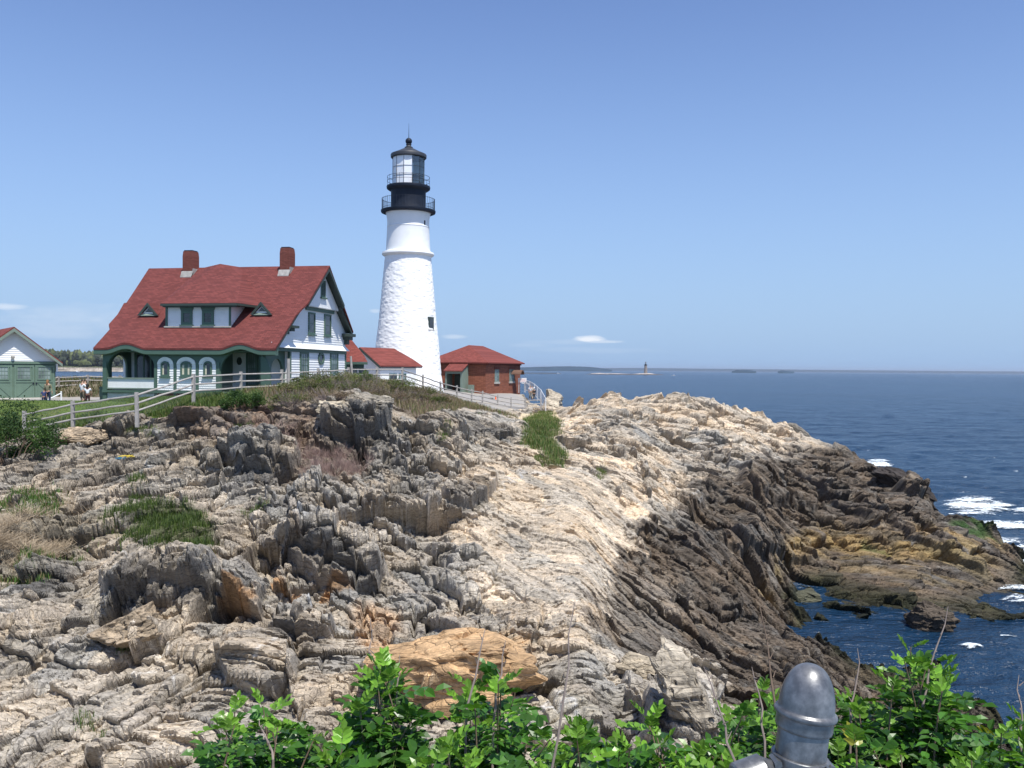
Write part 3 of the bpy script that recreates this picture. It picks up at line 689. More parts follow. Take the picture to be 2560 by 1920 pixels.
# lantern
RL, z0, z1 = 1.63, ht(468), ht(397)
NSID = 12; off = math.atan2(tw.x, -tw.y) - math.pi/2 + R(13)
m = MB()
cor = [(RL*math.cos(off + 2*math.pi*k/NSID), RL*math.sin(off + 2*math.pi*k/NSID)) for k in range(NSID)]
for k in range(NSID):
    m.tube([(cor[k][0], cor[k][1], z0), (cor[k][0], cor[k][1], z1)], .022, 6)
for z in (z0+.05, z0 + (z1-z0)*.63, z0 + (z1-z0)*.32, z1):
    m.tube([(x, y, z) for x, y in cor + [cor[0]]], .018, 6, False)
lan = m.build("lantern_frame", M_blackroof, T)
M_panel = simple("white_lantern_panel", (.80, .81, .82), .4, var=.04, scale=3, dirt=(.66, .60, .53))
for k in range(NSID):
    a, b = cor[k], cor[(k+1) % NSID]
    mid = 2*math.pi*(k+.5)/NSID + off
    ang_ = (mid - math.atan2(-90.0, -tw.x) + math.pi) % (2*math.pi) - math.pi      # 0 = towards the photographer
    clear = (ang_ > R(22) and ang_ < R(100)) or abs(ang_) > R(158)
    m = MB(); m.add([(a[0]*.985, a[1]*.985, z0), (b[0]*.985, b[1]*.985, z0), (b[0]*.985, b[1]*.985, z1), (a[0]*.985, a[1]*.985, z1),
            (a[0]*.97, a[1]*.97, z0), (b[0]*.97, b[1]*.97, z0), (b[0]*.97, b[1]*.97, z1), (a[0]*.97, a[1]*.97, z1)],
           [(0, 1, 2, 3), (7, 6, 5, 4), (0, 4, 5, 1), (1, 5, 6, 2), (2, 6, 7, 3), (3, 7, 4, 0)])
    m.build("pane" if clear else "blank_panel", M_clear if clear else M_panel, lan)
m = MB(); m.lathe([(.0, z0), (.45, z0), (.55, z0+.5), (.5, z0+1.1), (.25, z0+1.3), (.0, z0+1.3)], n=24); m.box((.5, -.35, z0), (1.15, .35, z0+1.2)); m.build("beacon_lamp", M_blackroof, T, True)
m = MB(); m.lathe([(1.3, ht(398)), (1.70, ht(399)), (1.80, ht(397)), (1.82, ht(391)), (1.78, ht(389)), (1.14, ht(382)), (.50, ht(374)), (.40, ht(373)), (.42, ht(371)), (.30, ht(369.5)), (.22, ht(366)), (.28, ht(364.5)), (.28, ht(363)), (.15, ht(362))], n=NSID*4)
m.build("lantern_roof", M_blackroof, T, True)
m = MB(); m.lathe([(.12, ht(364))] + [(.335*math.sin(a)+.001, ht(355.8) - .335*math.cos(a)) for a in np.linspace(.35, math.pi, 14)], n=28); m.build("ball", M_black, T, True)
m = MB(); m.tube([(0, 0, ht(348)), (0, 0, ht(332)), (0, 0, ht(311))], [.035, .022, .010], 6); m.build("lightning_rod", M_black, T)
# window in the shaft and vent hole
def on_tower(px, py, r):
    """local point of the shaft hit by that sight line"""
    d = S(px, py, 1.0) - Vector((0, 0, EYE)); o = Vector((0, 0, EYE)) - tw
    a = d.x*d.x + d.y*d.y; b = 2*(o.x*d.x + o.y*d.y); c = o.x*o.x + o.y*o.y - r*r
    t_ = (-b - math.sqrt(max(b*b - 4*a*c, 0)))/(2*a)
    return o + d*t_
def tower_box(mb, c, n_, w, h, dep, oz=0):
    tx = Vector((-n_.y, n_.x, 0))
    vs = []
    for dd in (-dep, dep*.55):
        for (a, b) in ((-w, -h), (w, -h), (w, h), (-w, h)):
            vs.append(c + tx*a + Vector((0, 0, b+oz)) + n_*dd)
    mb.prism(vs[:4], vs[4:])
p = on_tower(1077, 808, 2.93); n_ = Vector((p.x, p.y, 0)).normalized()
m = MB(); tower_box(m, p, n_, .42, .62, .12); w_ = m.build("window", M_dgreen, T)
m = MB(); tower_box(m, p + n_*.06, n_, .28, .48, .05); m.build("pane", M_glass, w_)
m = MB(); tower_box(m, p + n_*.04, n_, .46, .05, .14, -.68); m.build("sill", M_conc, w_)
p = on_tower(1061.5, 556.5, 2.10); n_ = Vector((p.x, p.y, 0)).normalized()
m = MB(); tower_box(m, p, n_, .10, .22, .04); m.build("vent_opening", M_black, T)
# ------------------------------------------------------------------ frames for buildings
class Frame:
    def __init__(s, x, y, z, th):
        s.o = Vector((x, y, z)); s.th = th; s.c, s.s = math.cos(th), math.sin(th)
    def loc(s, w):
        d = w - s.o; return Vector((d.x*s.c - d.y*s.s, d.x*s.s + d.y*s.c, d.z))
    def ray(s, px, py):
        e = s.loc(Vector((0, 0, EYE))); q = s.loc(S(px, py, 1.0)); return e, q - e
    def hy(s, px, py, b):
        e, d = s.ray(px, py); t_ = (b - e.y)/d.y; p = e + d*t_; return p.x, p.z
    def hx(s, px, py, a):
        e, d = s.ray(px, py); t_ = (a - e.x)/d.x; p = e + d*t_; return p.y, p.z
def strip(poly, z0, z1):
    def cut(P, f, inside):
        out = []
        for i in range(len(P)):
            a, b = P[i], P[(i+1) % len(P)]
            if inside(a): out.append(a)
            if inside(a) != inside(b):
                t_ = (f - a[1])/(b[1]-a[1]); out.append((a[0] + (b[0]-a[0])*t_, f))
        return out
    P = cut(poly, z0, lambda p: p[1] >= z0)
    return cut(P, z1, lambda p: p[1] <= z1) if P else P
def clap(mb, poly, f3, h=.155, out=.035, base=0.0, phase=0.0):
    """overlapping clapboards covering polygon poly (a, z); f3(a, z, off) -> point"""
    z0 = min(p[1] for p in poly); z1 = max(p[1] for p in poly)
    z = math.floor(z0/h)*h
    while z < z1:
        P = strip(poly, max(z, z0), min(z + h - 1e-4, z1))
        if len(P) >= 3:
            fr = [f3(a, q, base + out*(1 - (q - z)/h)) for a, q in P]
            bk = [f3(a, q, base - .02) for a, q in P]
            mb.prism(bk, fr)
        z += h
def FY(b, sgn=-1): return lambda a, z, off: (a, b + sgn*off, z)       # facade in plane y=b facing -y
def FX(a0, sgn=1): return lambda b, z, off: (a0 + sgn*off, b, z)      # facade in plane x=a0 facing +x
def panel(mb, poly, f3, o0, o1): mb.prism([f3(a, z, o0) for a, z in poly], [f3(a, z, o1) for a, z in poly])
def rect(a0, a1, z0, z1): return [(a0, z0), (a1, z0), (a1, z1), (a0, z1)]
def archpoly(a0, a1, z0, zs, z1, n=12):
    """rectangle with a round head: springs at zs, top at z1"""
    c, r = (a0+a1)/2, (a1-a0)/2
    return [(a0, z0), (a1, z0)] + [(c + r*math.cos(t_), zs + (z1-zs)*math.sin(t_)) for t_ in np.linspace(0, math.pi, n)]
def window(parent, f3, a0, a1, z0, z1, off=.03, cols=1, rows=2, fr=.11, matf=None, matg=None, sill=True, name="window", head=None, dep=.05, mun=.03):
    matf = matf or M_green; matg = matg or M_glass
    m = MB()
    for (p, q, r_, s_) in ((a0, a0+fr, z0, z1), (a1-fr, a1, z0, z1), (a0+fr, a1-fr, z0, z0+fr), (a0+fr, a1-fr, z1-fr, z1)):
        panel(m, rect(p, q, r_, s_), f3, off-.03, off+dep)
    for i in range(1, cols):
        a = a0+fr + (a1-a0-2*fr)*i/cols; panel(m, rect(a-mun/2, a+mun/2, z0+fr, z1-fr), f3, off, off+dep*.6)
    for i in range(1, rows):
        z = z0+fr + (z1-z0-2*fr)*i/rows; panel(m, rect(a0+fr, a1-fr, z-mun/2, z+mun/2), f3, off, off+dep*.55)
    w = m.build(name, matf, parent)
    m = MB(); panel(m, rect(a0+fr, a1-fr, z0+fr, z1-fr), f3, off-.02, off+.012); m.build("pane", matg, w)
    if sill:
        m = MB(); panel(m, rect(a0-.06, a1+.06, z0-.08, z0), f3, off-.03, off+.13); m.build("sill", matf, w)
    if head:
        m = MB(); panel(m, rect(a0-.08, a1+.08, z1, z1+.12), f3, off-.03, off+.10); m.build("lintel", head, w)
    return w
z1p = lambda x, y: (220 + x/3.2529, 600 + y/3.2529)

# ------------------------------------------------------------------ keeper's house
HB = 9.9
H = Frame(-14.352, 57.0, HB, R(11.184))
HO = empty("keepers_house", (-14.352, 57.0, HB), "large white clapboard keeper's house with green trim, red roof and two brick chimneys", "house", rz=-R(11.184))
PF = -2.636
YE, ZE, YR, ZR, YB, ZB = -3.03, 13.146-HB, 4.5, 19.045-HB, 9.6, 14.731-HB
BELT = 13.257 - HB
L0 = -11.40
roofz = lambda y: ZE + (y-YE)/(YR-YE)*(ZR-ZE) if y < YR else ZR + (y-YR)/(YB-YR)*(ZB-ZR)
def hy(x, y, b): return H.hy(*z1p(x, y), b)
def hx(x, y, a): return H.hx(*z1p(x, y), a)
# main body: lower storey box and the gabled upper storey, set in a little under the boards
m = MB()
m.box((L0, 0.0, -.8), (-.02, 9.45, BELT-.25))
prof = [(0.0, BELT-.25), (PF+.12, BELT-.25), (PF+.12, BELT+.0)]
up = [(-2.2, BELT-.2), (-2.2, roofz(-2.2)-.16), (YR, ZR-.16), (9.45, roofz(9.45)-.16), (9.45, BELT-.2)]
m.prism([(L0, y, z) for y, z in up], [(-.02, y, z) for y, z in up])
wall = m.build("wall", M_white, HO)
# clapboards on the gable end (faces right)
m = MB()
low = [(0.02, -.6), (9.45, -.6), (9.45, BELT-.22), (0.02, BELT-.22)]
clap(m, low, FX(0), .165)
upw = [(-2.2, BELT+.1), (9.5, BELT+.1), (9.5, roofz(9.5)-.10), (YR, ZR-.12), (-2.2, roofz(-2.2)-.10)]
clap(m, upw, FX(0), .165)
m.prism([(0.0, PF+.1, BELT-.02), (0.0, 9.55, BELT-.02), (0.0, 9.55, BELT+.28), (0.0, PF+.1, BELT+.28)],      # flared skirt over the belt
        [(.26, PF+.1, BELT-.02), (.26, 9.75, BELT-.02), (.03, 9.58, BELT+.30), (.03, PF+.1, BELT+.30)])
m.build("clapboards", M_white, HO)
m = MB(); m.box((-.01, PF+.2, BELT-.24), (.12, 9.50, BELT-.03)); m.build("belt_board", M_green, HO)
m = MB(); m.box((-.05, 9.38, -.6), (.09, 9.52, BELT-.25)); m.build("corner_board", M_green, HO); m = MB(); m.box((-.08, -.06, -.6), (.09, .14, BELT-.25)); m.build("corner_board", M_green, HO)
# projecting scalloped gable panel with its vent
b0, zb0 = hx(1778, 520, .3); b1, zb1 = hx(2037, 578, .3)
zt = zb0*.5 + zb1*.5
pan = [(b0, zt), (b1, zt), (b1, roofz(b1)-.35), (YR, ZR-.30), (b0, roofz(b0)-.35)]
m = MB(); panel(m, pan, FX(0), .0, .30)
nsc = 30
for i in range(nsc):
    a = b0 + (b1-b0)*(i+.5)/nsc; w_ = (b1-b0)/nsc*.46
    m.prism([(.27, a-w_, zt+.01), (.27, a+w_, zt+.01), (.27, a, zt-.09)], [(.31, a-w_, zt+.01), (.31, a+w_, zt+.01), (.31, a, zt-.09)])
gp = m.build("gable_panel", M_white, HO)
m = MB(); m.box((0.0, b0+.4, zt-.30), (.14, b1-.35, zt-.0)); m.build("header_board", M_green, HO)
va, vz1_ = hx(1893, 325, .3); vb, vz0_ = hx(1930, 470, .3)
m = MB(); panel(m, rect(va, vb, vz0_, vz1_), FX(0), .28, .34); vent = m.build("gable_vent", M_green, gp)
m = MB()
for i in range(9):
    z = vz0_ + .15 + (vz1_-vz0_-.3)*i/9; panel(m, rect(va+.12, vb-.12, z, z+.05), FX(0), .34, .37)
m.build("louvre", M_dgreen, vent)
m = MB(); panel(m, rect(va-.08, vb+.08, vz0_-.1, vz0_), FX(0), .28, .44); m.build("sill", M_green, vent)
for (x0, y0, x1, y1) in ((1788, 585, 1841, 770), (1917, 600, 1970, 783)):
    a, zt_ = hx(x0, y0, 0); b, zb_ = hx(x1, y1, 0)
    window(HO, FX(0), a, b, zb_, zt_, .04, 1, 2, .12, M_green, M_glass)
for (x0, y0, x1, y1) in ((1720, 905, 1788, 1130), (1966, 910, 2027, 1115)):
    a, zt_ = hx(x0, y0, 0); b, zb_ = hx(x1, y1, 0)
    window(HO, FX(0), a, b, max(zb_, .6), zt_, .04, 3, 4, .16, M_green, M_glassg)
# round window
cb, cz = hx(1891, 964, 0); e0, _ = hx(1868, 964, 0); e1, _ = hx(1915, 964, 0); _, ez = hx(1891, 914, 0)
ra, rz_ = (e1-e0)/2, ez-cz
def ring(mb, f3, ca, cz, r0, r1, s0, s1, o0, o1, n=28):
    lo = [(ca + r0*math.cos(t_), cz + s0*math.sin(t_)) for t_ in np.linspace(0, 2*math.pi, n, endpoint=False)]
    hi = [(ca + r1*math.cos(t_), cz + s1*math.sin(t_)) for t_ in np.linspace(0, 2*math.pi, n, endpoint=False)]
    vs = [f3(a, z, o0) for a, z in lo] + [f3(a, z, o0) for a, z in hi] + [f3(a, z, o1) for a, z in lo] + [f3(a, z, o1) for a, z in hi]
    fs = []
    for i in range(n):
        j = (i+1) % n; fs += [(i, j, n+j, n+i), (2*n+i, 3*n+i, 3*n+j, 2*n+j), (n+i, n+j, 3*n+j, 3*n+i), (i, 2*n+i, 2*n+j, j)]
    mb.add(vs, fs)
m = MB(); ring(m, FX(0), cb, cz, ra*.62, ra, rz_*.62, rz_, .01, .10); rw = m.build("round_window", M_green, HO)
m = MB(); panel(m, [(cb + ra*.63*math.cos(t_), cz + rz_*.63*math.sin(t_)) for t_ in np.linspace(0, 2*math.pi, 24, endpoint=False)], FX(0), -.01, .05); m.build("pane", M_glass, rw)

# ---- roof: front slope with two eyebrows at the eave, stepped rakes
EB = []
for (xa, xb) in ((150, 462), (1075, 1395)):
    a, _ = hy(xa, 885, YE); b, _ = hy(xb, 885, YE); EB.append((a, b))
_, zpk = hy(300, 840, YE); _, zev = hy(600, 884, YE)
EBH = zpk - zev
def brow(x):
    r_ = 0
    for a, b in EB:
        c, h_ = (a+b)/2, (b-a)/2*1.12; q = abs(x-c)/h_
        if q < 1: r_ += .5*(1+math.cos(math.pi*q))**1.0
    return r_*EBH
def xat(t_, side):
    y = YR + (YE-YR)*t_
    if side: return .85 if t_ < .455 else .52
    if t_ < .455: return -12.62
    if t_ < .72: return -12.35
    return -11.95
xl_ridge, _ = H.hy(372.2, 672.2, YR)
TS = [0, .15, .3, .454, .4545, .6, .719, .7195, .78, .83, .87, .90, .93, .96, .98, 1.0]
NX = 150
def roofpt(t_, s_, dz=0, left_top=None):
    xl = {0: xl_ridge}.get(t_, None)
    a = xat(t_, 0)
    if t_ <= .454: a = xl_ridge + (-12.45 - xl_ridge)*t_/.454
    b = xat(t_, 1)
    x = a + (b-a)*s_
    y = YR + (YE-YR)*t_; z = ZR + (ZE-ZR)*t_
    f = max(0, (t_-.70)/.30)**1.6
    z += brow(x)*f
    z -= .10*math.sin(math.pi*min(1, t_*1.0))*.6        # slight sag of the slope
    return (x, y, z + dz)
vs, fs = [], []
for t_ in TS:
    for k in range(NX+1): vs.append(roofpt(t_, k/NX))
nrow = NX+1
for j in range(len(TS)-1):
    for k in range(NX): fs.append((j*nrow+k, (j+1)*nrow+k, (j+1)*nrow+k+1, j*nrow+k+1))
nb_ = len(vs)
for t_ in TS:
    for k in range(NX+1): vs.append(roofpt(t_, k/NX, -.13))
for j in range(len(TS)-1):
    for k in range(NX): fs.append((nb_+j*nrow+k, nb_+j*nrow+k+1, nb_+(j+1)*nrow+k+1, nb_+(j+1)*nrow+k))
e_ = (len(TS)-1)*nrow
for k in range(NX): fs.append((e_+k, nb_+e_+k, nb_+e_+k+1, e_+k+1)); fs.append((k, k+1, nb_+k+1, nb_+k))
for j in range(len(TS)-1):
    fs.append((j*nrow, nb_+j*nrow, nb_+(j+1)*nrow, (j+1)*nrow)); k = NX; fs.append((j*nrow+k, (j+1)*nrow+k, nb_+(j+1)*nrow+k, nb_+j*nrow+k))
m = MB(); m.add(vs, fs)
# back slope
bk = [(YR, ZR), (YB, ZB)]
m.add([(xl_ridge, YR, ZR), (.85, YR, ZR), (.60, YB, ZB), (-11.9, YB, ZB), (xl_ridge, YR, ZR-.13), (.85, YR, ZR-.13), (.60, YB, ZB-.13), (-11.9, YB, ZB-.13)],
      [(0, 1, 2, 3), (7, 6, 5, 4), (1, 5, 6, 2), (2, 6, 7, 3), (3, 7, 4, 0)])
roof = m.build("roof", M_shingle, HO)
# green fascia under the wavy eave, bargeboards, soffits
vs, fs = [], []
xs_ = np.linspace(-11.95, .50, 140)
for x in xs_:
    z = roofpt(1.0, 0)[2] + brow(x)
    z = ZE + brow(x) - .135
    vs += [(x, YE+.02, z), (x, YE+.02, z-.26), (x, YE+.10, z-.30), (x, PF+.05, z-.30), (x, PF+.05, z+.10)]
for i in range(len(xs_)-1):
    for k in range(4): fs.append((i*5+k, i*5+k+1, (i+1)*5+k+1, (i+1)*5+k))
fs += [(0, 1, 2, 3, 4), tuple((len(xs_)-1)*5+k for k in (4, 3, 2, 1, 0))]
m = MB(); m.add(vs, fs); m.build("eave_fascia", M_green, HO)
def barge(mb, side, pts, wdt, dep, out):
    lo, hi = [], []
    x = side
    for (y, z) in pts: lo.append((x, y, z)); 
    for (y, z) in pts[::-1]: lo.append((x, y, z - dep))
    hi = [(x+out, p[1], p[2]) for p in lo]
    mb.prism(lo, hi)
m = MB()
yst = YR + (YE-YR)*.454
zof = -.14
barge(m, .66, [(yst, roofz(yst)+zof), (YR, ZR+zof), (YB-2.3, roofz(YB-2.3)+zof)], 0, .26, .17)
barge(m, .36, [(YE+.1, roofz(YE+.1)+zof), (yst, roofz(yst)+zof)], 0, .22, .14)
barge(m, .40, [(YB-2.35, roofz(YB-2.35)+zof), (YB-.02, roofz(YB-.02)+zof)], 0, .26, .16)
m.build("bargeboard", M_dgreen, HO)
m = MB()                                                    # soffit boards up the rakes
for (x0, x1, ya, yb) in ((0.02, .66, yst, YR), (0.02, .66, YR, YB-2.3), (.02, .36, YE+.3, yst), (.02, .42, YB-2.35, YB-.1)):
    za, zb = roofz(ya)-.17, roofz(yb)-.17
    if ya >= YR: za = roofz(ya)-.19; zb = roofz(yb)-.19
    m.prism([(x0, ya, za), (x1, ya, za), (x1, yb, zb), (x0, yb, zb)], [(x0, ya, za-.06), (x1, ya, za-.06), (x1, yb, zb-.06), (x0, yb, zb-.06)])
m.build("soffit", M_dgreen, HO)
m = MB()                                                    # cornice returns and brackets
by, bz = hx(1640, 712, .3)
m.box((.0, by-.15, bz-.02), (.62, by+.75, bz+.14)); m.box((.02, by-.10, bz-.22), (.42, by+.5, bz-.03)); m.box((.02, by-.05, bz-.42), (.2, by+.18, bz-.22))
m.build("bracket", M_dgreen, HO); m = MB()
m.box((0, 8.75, ZB-.42), (.66, 9.95, ZB-.20)); m.box((0, 9.0, ZB-.66), (.48, 9.8, ZB-.42)); m.box((0, 9.2, ZB-1.0), (.28, 9.62, ZB-.66))
m.build("bracket", M_dgreen, HO); m = MB(); m.box((0, yst-.10, zt-.22), (.62, yst+.45, zt-.04)); m.build("bracket", M_dgreen, HO)
# ---- porch front wall with arches
f = FY(PF)
zfl = hy(300, 1222, PF)[1]; zspr = hy(300, 990, PF)[1]
aL0, _ = hy(122, 1000, PF); aR0 = 0.0
def ax(x): return hy(x, 1000, PF)[0]
def az(y, x=600): return hy(x, y, PF)[1]
top = BELT - .10
o = [(ax(157), ax(541)), (ax(1079), ax(1481))]
# outline: along the top, then down with two arched openings cut from below
def arc_cut(a0, a1, zs, zt, zbot, n=18):
    c, r = (a0+a1)/2, (a1-a0)/2
    return [(a1, zbot)] + [(c + r*math.cos(t_), zs + (zt-zs)*math.sin(t_)**.9) for t_ in np.linspace(0, math.pi, n)] + [(a0, zbot)]
zb_ = -.3
outl = [(ax(120), zb_), (ax(120), ZE-.2)]
for x in np.linspace(ax(121), -.62, 80): outl.append((x, ZE - .22 + brow(x)))
outl += [(-.62, zb_)]
outl += arc_cut(o[1][0], o[1][1], az(1075, 1280), az(893, 1280), zb_)
outl += arc_cut(o[0][0], o[0][1], az(1045, 350), az(893, 350), zb_)
m = MB(); panel(m, outl, f, -.18, 0); pw = m.build("porch_front", M_green, HO)
for (xa, xb) in ((123, 155), (542, 565), (700, 722), (880, 903), (1045, 1073)):      # pilasters proud of the wall
    m = MB(); panel(m, rect(ax(xa), ax(xb), -.3, az(988)), f, .0, .06); m.build("pilaster", M_green, HO)
m = MB(); panel(m, rect(ax(123), ax(1045), az(1242, 400), az(1222, 400)), f, .0, .13); m.build("sill_beam", M_green, HO)
# left porch: boarded balustrade with caps, lattice skirt
m = MB()
zr0, zr1 = az(1202, 350), az(1128, 350)
nbd = 44
for i in range(nbd):
    a0_ = ax(158) + (ax(541)-ax(158))*i/nbd; a1_ = ax(158) + (ax(541)-ax(158))*(i+.9)/nbd
    panel(m, rect(a0_, a1_, zr0, zr1), f, -.10, -.04)
panel(m, rect(ax(158), ax(541), zr0, zr1), f, -.13, -.09)
bal = m.build("balustrade", M_white, HO)
m = MB(); panel(m, rect(ax(157), ax(541), zr1, zr1+.07), f, -.16, .03); panel(m, rect(ax(157), ax(541), zr0-.09, zr0), f, -.16, .03); m.build("hand_rail", M_greygreen, bal)
m = MB(); zz0, zz1 = az(1310, 350), az(1245, 350)
panel(m, rect(ax(140), ax(565), zz0-.3, zz1), f, -.12, -.05)
for i in range(46):
    a0_ = ax(142) + (ax(563)-ax(142))*i/46; panel(m, rect(a0_, a0_+.12, zz0-.3, zz1-.02), f, -.05, -.01)
m.build("skirting", M_white, HO)
m = MB(); panel(m, rect(ax(565), ax(1045), az(1330), az(1243)), f, -.12, .03); m.build("foundation", M_brickc, HO)
# centre bay: three white arched clapboard panels, each with a window
for (xa, xb, wa, wb, gl) in ((567, 697, 597, 666, M_glass), (724, 878, 757, 846, M_glassg), (905, 1042, 944, 1012, M_glass)):
    a0_, a1_ = ax(xa), ax(xb); zs, zt_ = az(1012, xa), az(951, xa); zbo = az(1222, xa)
    m = MB(); ap = archpoly(a0_, a1_, zbo, zs, zt_, 22)
    clap(m, ap, f, .15, .03, .02)
    cpn = m.build("arched_panel", M_white, HO)
    m = MB(); c_, r_ = (a0_+a1_)/2, (a1_-a0_)/2; wr = (ax(wb)-ax(wa))/2 + .05
    vs, fs = [], []
    for t_ in np.linspace(0, math.pi, 24):
        for (rr1, zz_1) in ((wr, (zt_-zs)*.62), (r_, zt_-zs)):
            vs += [f(c_ + rr1*math.cos(t_), zs + zz_1*math.sin(t_), .02), f(c_ + rr1*math.cos(t_), zs + zz_1*math.sin(t_), .075)]
    for i in range(23):
        b_ = i*4; n2_ = b_+4
        fs += [(b_+1, b_+3, n2_+3, n2_+1), (b_, n2_, n2_+2, b_+2), (b_, b_+1, n2_+1, n2_), (b_+2, n2_+2, n2_+3, b_+3)]
    m.add(vs, fs); m.build("arch_trim", M_white, cpn)
    a0_, a1_ = ax(wa), ax(wb); zbo, zsp, ztp = az(1108, wa), az(1020, wa), az(984, wa)
    m = MB()
    outer = archpoly(a0_, a1_, zbo, zsp, ztp, 16); k_ = .11
    inner = archpoly(a0_+k_, a1_-k_, zbo+k_, zsp, ztp-k_, 16)
    n_o = len(outer)
    vs = [f(a, z, .02) for a, z in outer] + [f(a, z, .02) for a, z in inner] + [f(a, z, .10) for a, z in outer] + [f(a, z, .10) for a, z in inner]
    fs = []
    for i in range(n_o):
        j = (i+1) % n_o; fs += [(2*n_o+i, 2*n_o+j, 3*n_o+j, 3*n_o+i), (i, n_o+i, n_o+j, j), (i, j, 2*n_o+j, 2*n_o+i), (n_o+i, 3*n_o+i, 3*n_o+j, n_o+j)]
    m.add(vs, fs); w_ = m.build("arched_window", M_green, HO)
    m = MB(); panel(m, inner, f, .0, .055); m.build("pane", gl, w_)
    m = MB(); panel(m, rect(a0_-.07, a1_+.07, zbo-.09, zbo), f, .02, .17); m.build("sill", M_green, w_)
    if gl is M_glassg:
        m = MB(); mid_ = (a0_+a1_)/2; panel(m, rect(mid_-.12, mid_+.12, zbo, ztp-.1), f, .05, .075); m.build("sash_bar", M_green, w_)
    M_curt = bpy.data.materials.get("cream_curtain") or simple("cream_curtain", (.62, .58, .44), .8)
    m = MB(); panel(m, rect(a0_+k_, a0_+k_+(.16 if gl is M_glassg else .10), zbo+k_, zsp), f, .052, .062)
    if gl is M_glassg: m.build("curtain", M_curt, w_); m = MB()
    if gl is M_glassg: panel(m, rect(a1_-k_-.16, a1_-k_, zbo+k_, zsp-.1), f, .052, .062)
    m.build("curtain", M_curt, w_)
# porch interior, floor, ceiling, side walls
m = MB(); m.box((L0+.05, PF+.18, zfl-.25), (-.62, 0, zfl-.02)); m.build("porch_floor", M_greygreen, HO)
m = MB(); m.box((L0+.05, PF+.18, BELT-.35), (-.62, -.01, BELT-.27)); m.build("porch_ceiling", M_green, HO)
def q0(x): return hy(x, 1000, 0.0)[0]
m = MB(); clap(m, rect(q0(287), q0(1500), zfl, BELT-.3), FY(0.0), .15, .02); m.build("porch_wall", M_white, HO)
# partitions between the porches and the centre bay
m = MB(); m.box((ax(541), PF+.18, zfl), (ax(560), 0, BELT-.3)); m.build("porch_partition", M_green, HO); m = MB(); m.box((ax(985), PF+.18, zfl), (ax(1005), 0, BELT-.3)); m.build("porch_partition", M_green, HO)
a0_, zt_ = hy(383, 897, 0.0); a1_, zb2 = hy(545, 1115, 0.0)
window(HO, FY(0.0), a0_, a1_+.4, zfl+.05, zt_-.1, .03, 3, 1, .18, M_green, M_glass, False, "porch_door", mun=.12)
for (xa, xb) in ((1290, 1382), (1386, 1482)):
    a0_, zt_ = hy(xa, 905, 0.0); a1_, zb2 = hy(xb, 1130, 0.0)
    w_ = window(HO, FY(0.0), a0_, a1_, zfl+.3, zt_, .05, 4, 4, .14, M_green, M_glassg, False, mun=.04)
m = MB(); a0_, zz_1 = hy(1235, 985, 0.0); m.add([], []); ring(m, FY(0.0), a0_, zz_1, .02, .16, .02, .26, .02, .12, 14); m.build("wall_lamp", M_dgreen, HO)
# left end wall of the porch with its own arch (open to the sea behind)
m = MB(); ww = [(-2.45, -.3), (-2.45, BELT-.3), (-.02, BELT-.3), (-.02, -.3)]
aw = [(-.45, zr1)] + [(-1.25 + .8*math.cos(t_), 2.05 + .75*math.sin(t_)) for t_ in np.linspace(0, math.pi, 14)] + [(-2.05, zr1)]
outl = [(-2.6, -.3), (-2.6, BELT-.28), (-.0, BELT-.28), (-.0, -.3)]
fL = FX(L0-.05, -1)
panel(m, [(-2.6, -.3), (-2.6, BELT-.2), (-2.05, BELT-.2), (-2.05, -.3)], fL, -.14, 0); panel(m, [(-.45, -.3), (-.45, BELT-.2), (0, BELT-.2), (0, -.3)], fL, -.14, 0)
panel(m, [(-2.05, 2.05)] + [(-1.25 + .8*math.cos(t_), 2.05 + .75*math.sin(t_)) for t_ in np.linspace(math.pi, 0, 14)] + [(-.45, BELT-.2), (-2.05, BELT-.2)], fL, -.14, 0)
m.build("porch_end_wall", M_green, HO)
m = MB(); panel(m, rect(-2.6, 0, -.3, zr1), fL, -.10, -.02); m.build("end_balustrade", M_white, HO)
# right end of the porch: green wall with a narrow arch, then the body's corner
fR = FX(-.30, 1)
m = MB(); panel(m, [(-2.6, -.3), (-2.6, BELT-.2), (-1.9, BELT-.2), (-1.9, -.3)], fR, -.14, 0); panel(m, [(-.35, -.3), (-.35, BELT-.2), (0, BELT-.2), (0, -.3)], fR, -.14, 0)
panel(m, [(-1.9, 1.9)] + [(-1.125 + .775*math.cos(t_), 1.9 + .75*math.sin(t_)) for t_ in np.linspace(math.pi, 0, 14)] + [(-.35, BELT-.2), (-1.9, BELT-.2)], fR, -.14, 0)
m.build("porch_side_arch", M_green, HO)
m = MB(); clap(m, rect(-2.5, 0, .0, .95), FX(-.34, 1), .15, .02); m.build("side_balustrade", M_white, HO)
# ---- dormer
def roofy(z): return YE + (z-ZE)/(ZR-ZE)*(YR-YE)
yd = .55
for _ in range(8):
    a0_, zb3 = H.hy(*z1p(900, 703), yd); yd += (roofy(zb3) - yd)*.6
a0_, _ = H.hy(*z1p(638, 620), yd); a1_, _ = H.hy(*z1p(1163, 620), yd)
_, ztd = H.hy(*z1p(900, 545), yd)
m = MB(); m.prism([(a0_+.01, yd+.01, zb3-.1), (a1_-.01, yd+.01, zb3-.1), (a1_-.01, roofy(ztd)+.3, ztd-.02), (a0_+.01, roofy(ztd)+.3, ztd-.02)][:0] or
                  [(a0_+.01, yd+.01, zb3-.1), (a0_+.01, yd+.01, ztd+.2), (a0_+.01, roofy(ztd)+.8, ztd+.2), (a0_+.01, roofy(ztd)+.8, ztd-.4)],
                  [(a1_-.01, yd+.01, zb3-.1), (a1_-.01, yd+.01, ztd+.2), (a1_-.01, roofy(ztd)+.8, ztd+.2), (a1_-.01, roofy(ztd)+.8, ztd-.4)])
dor = m.build("dormer", M_white, HO)
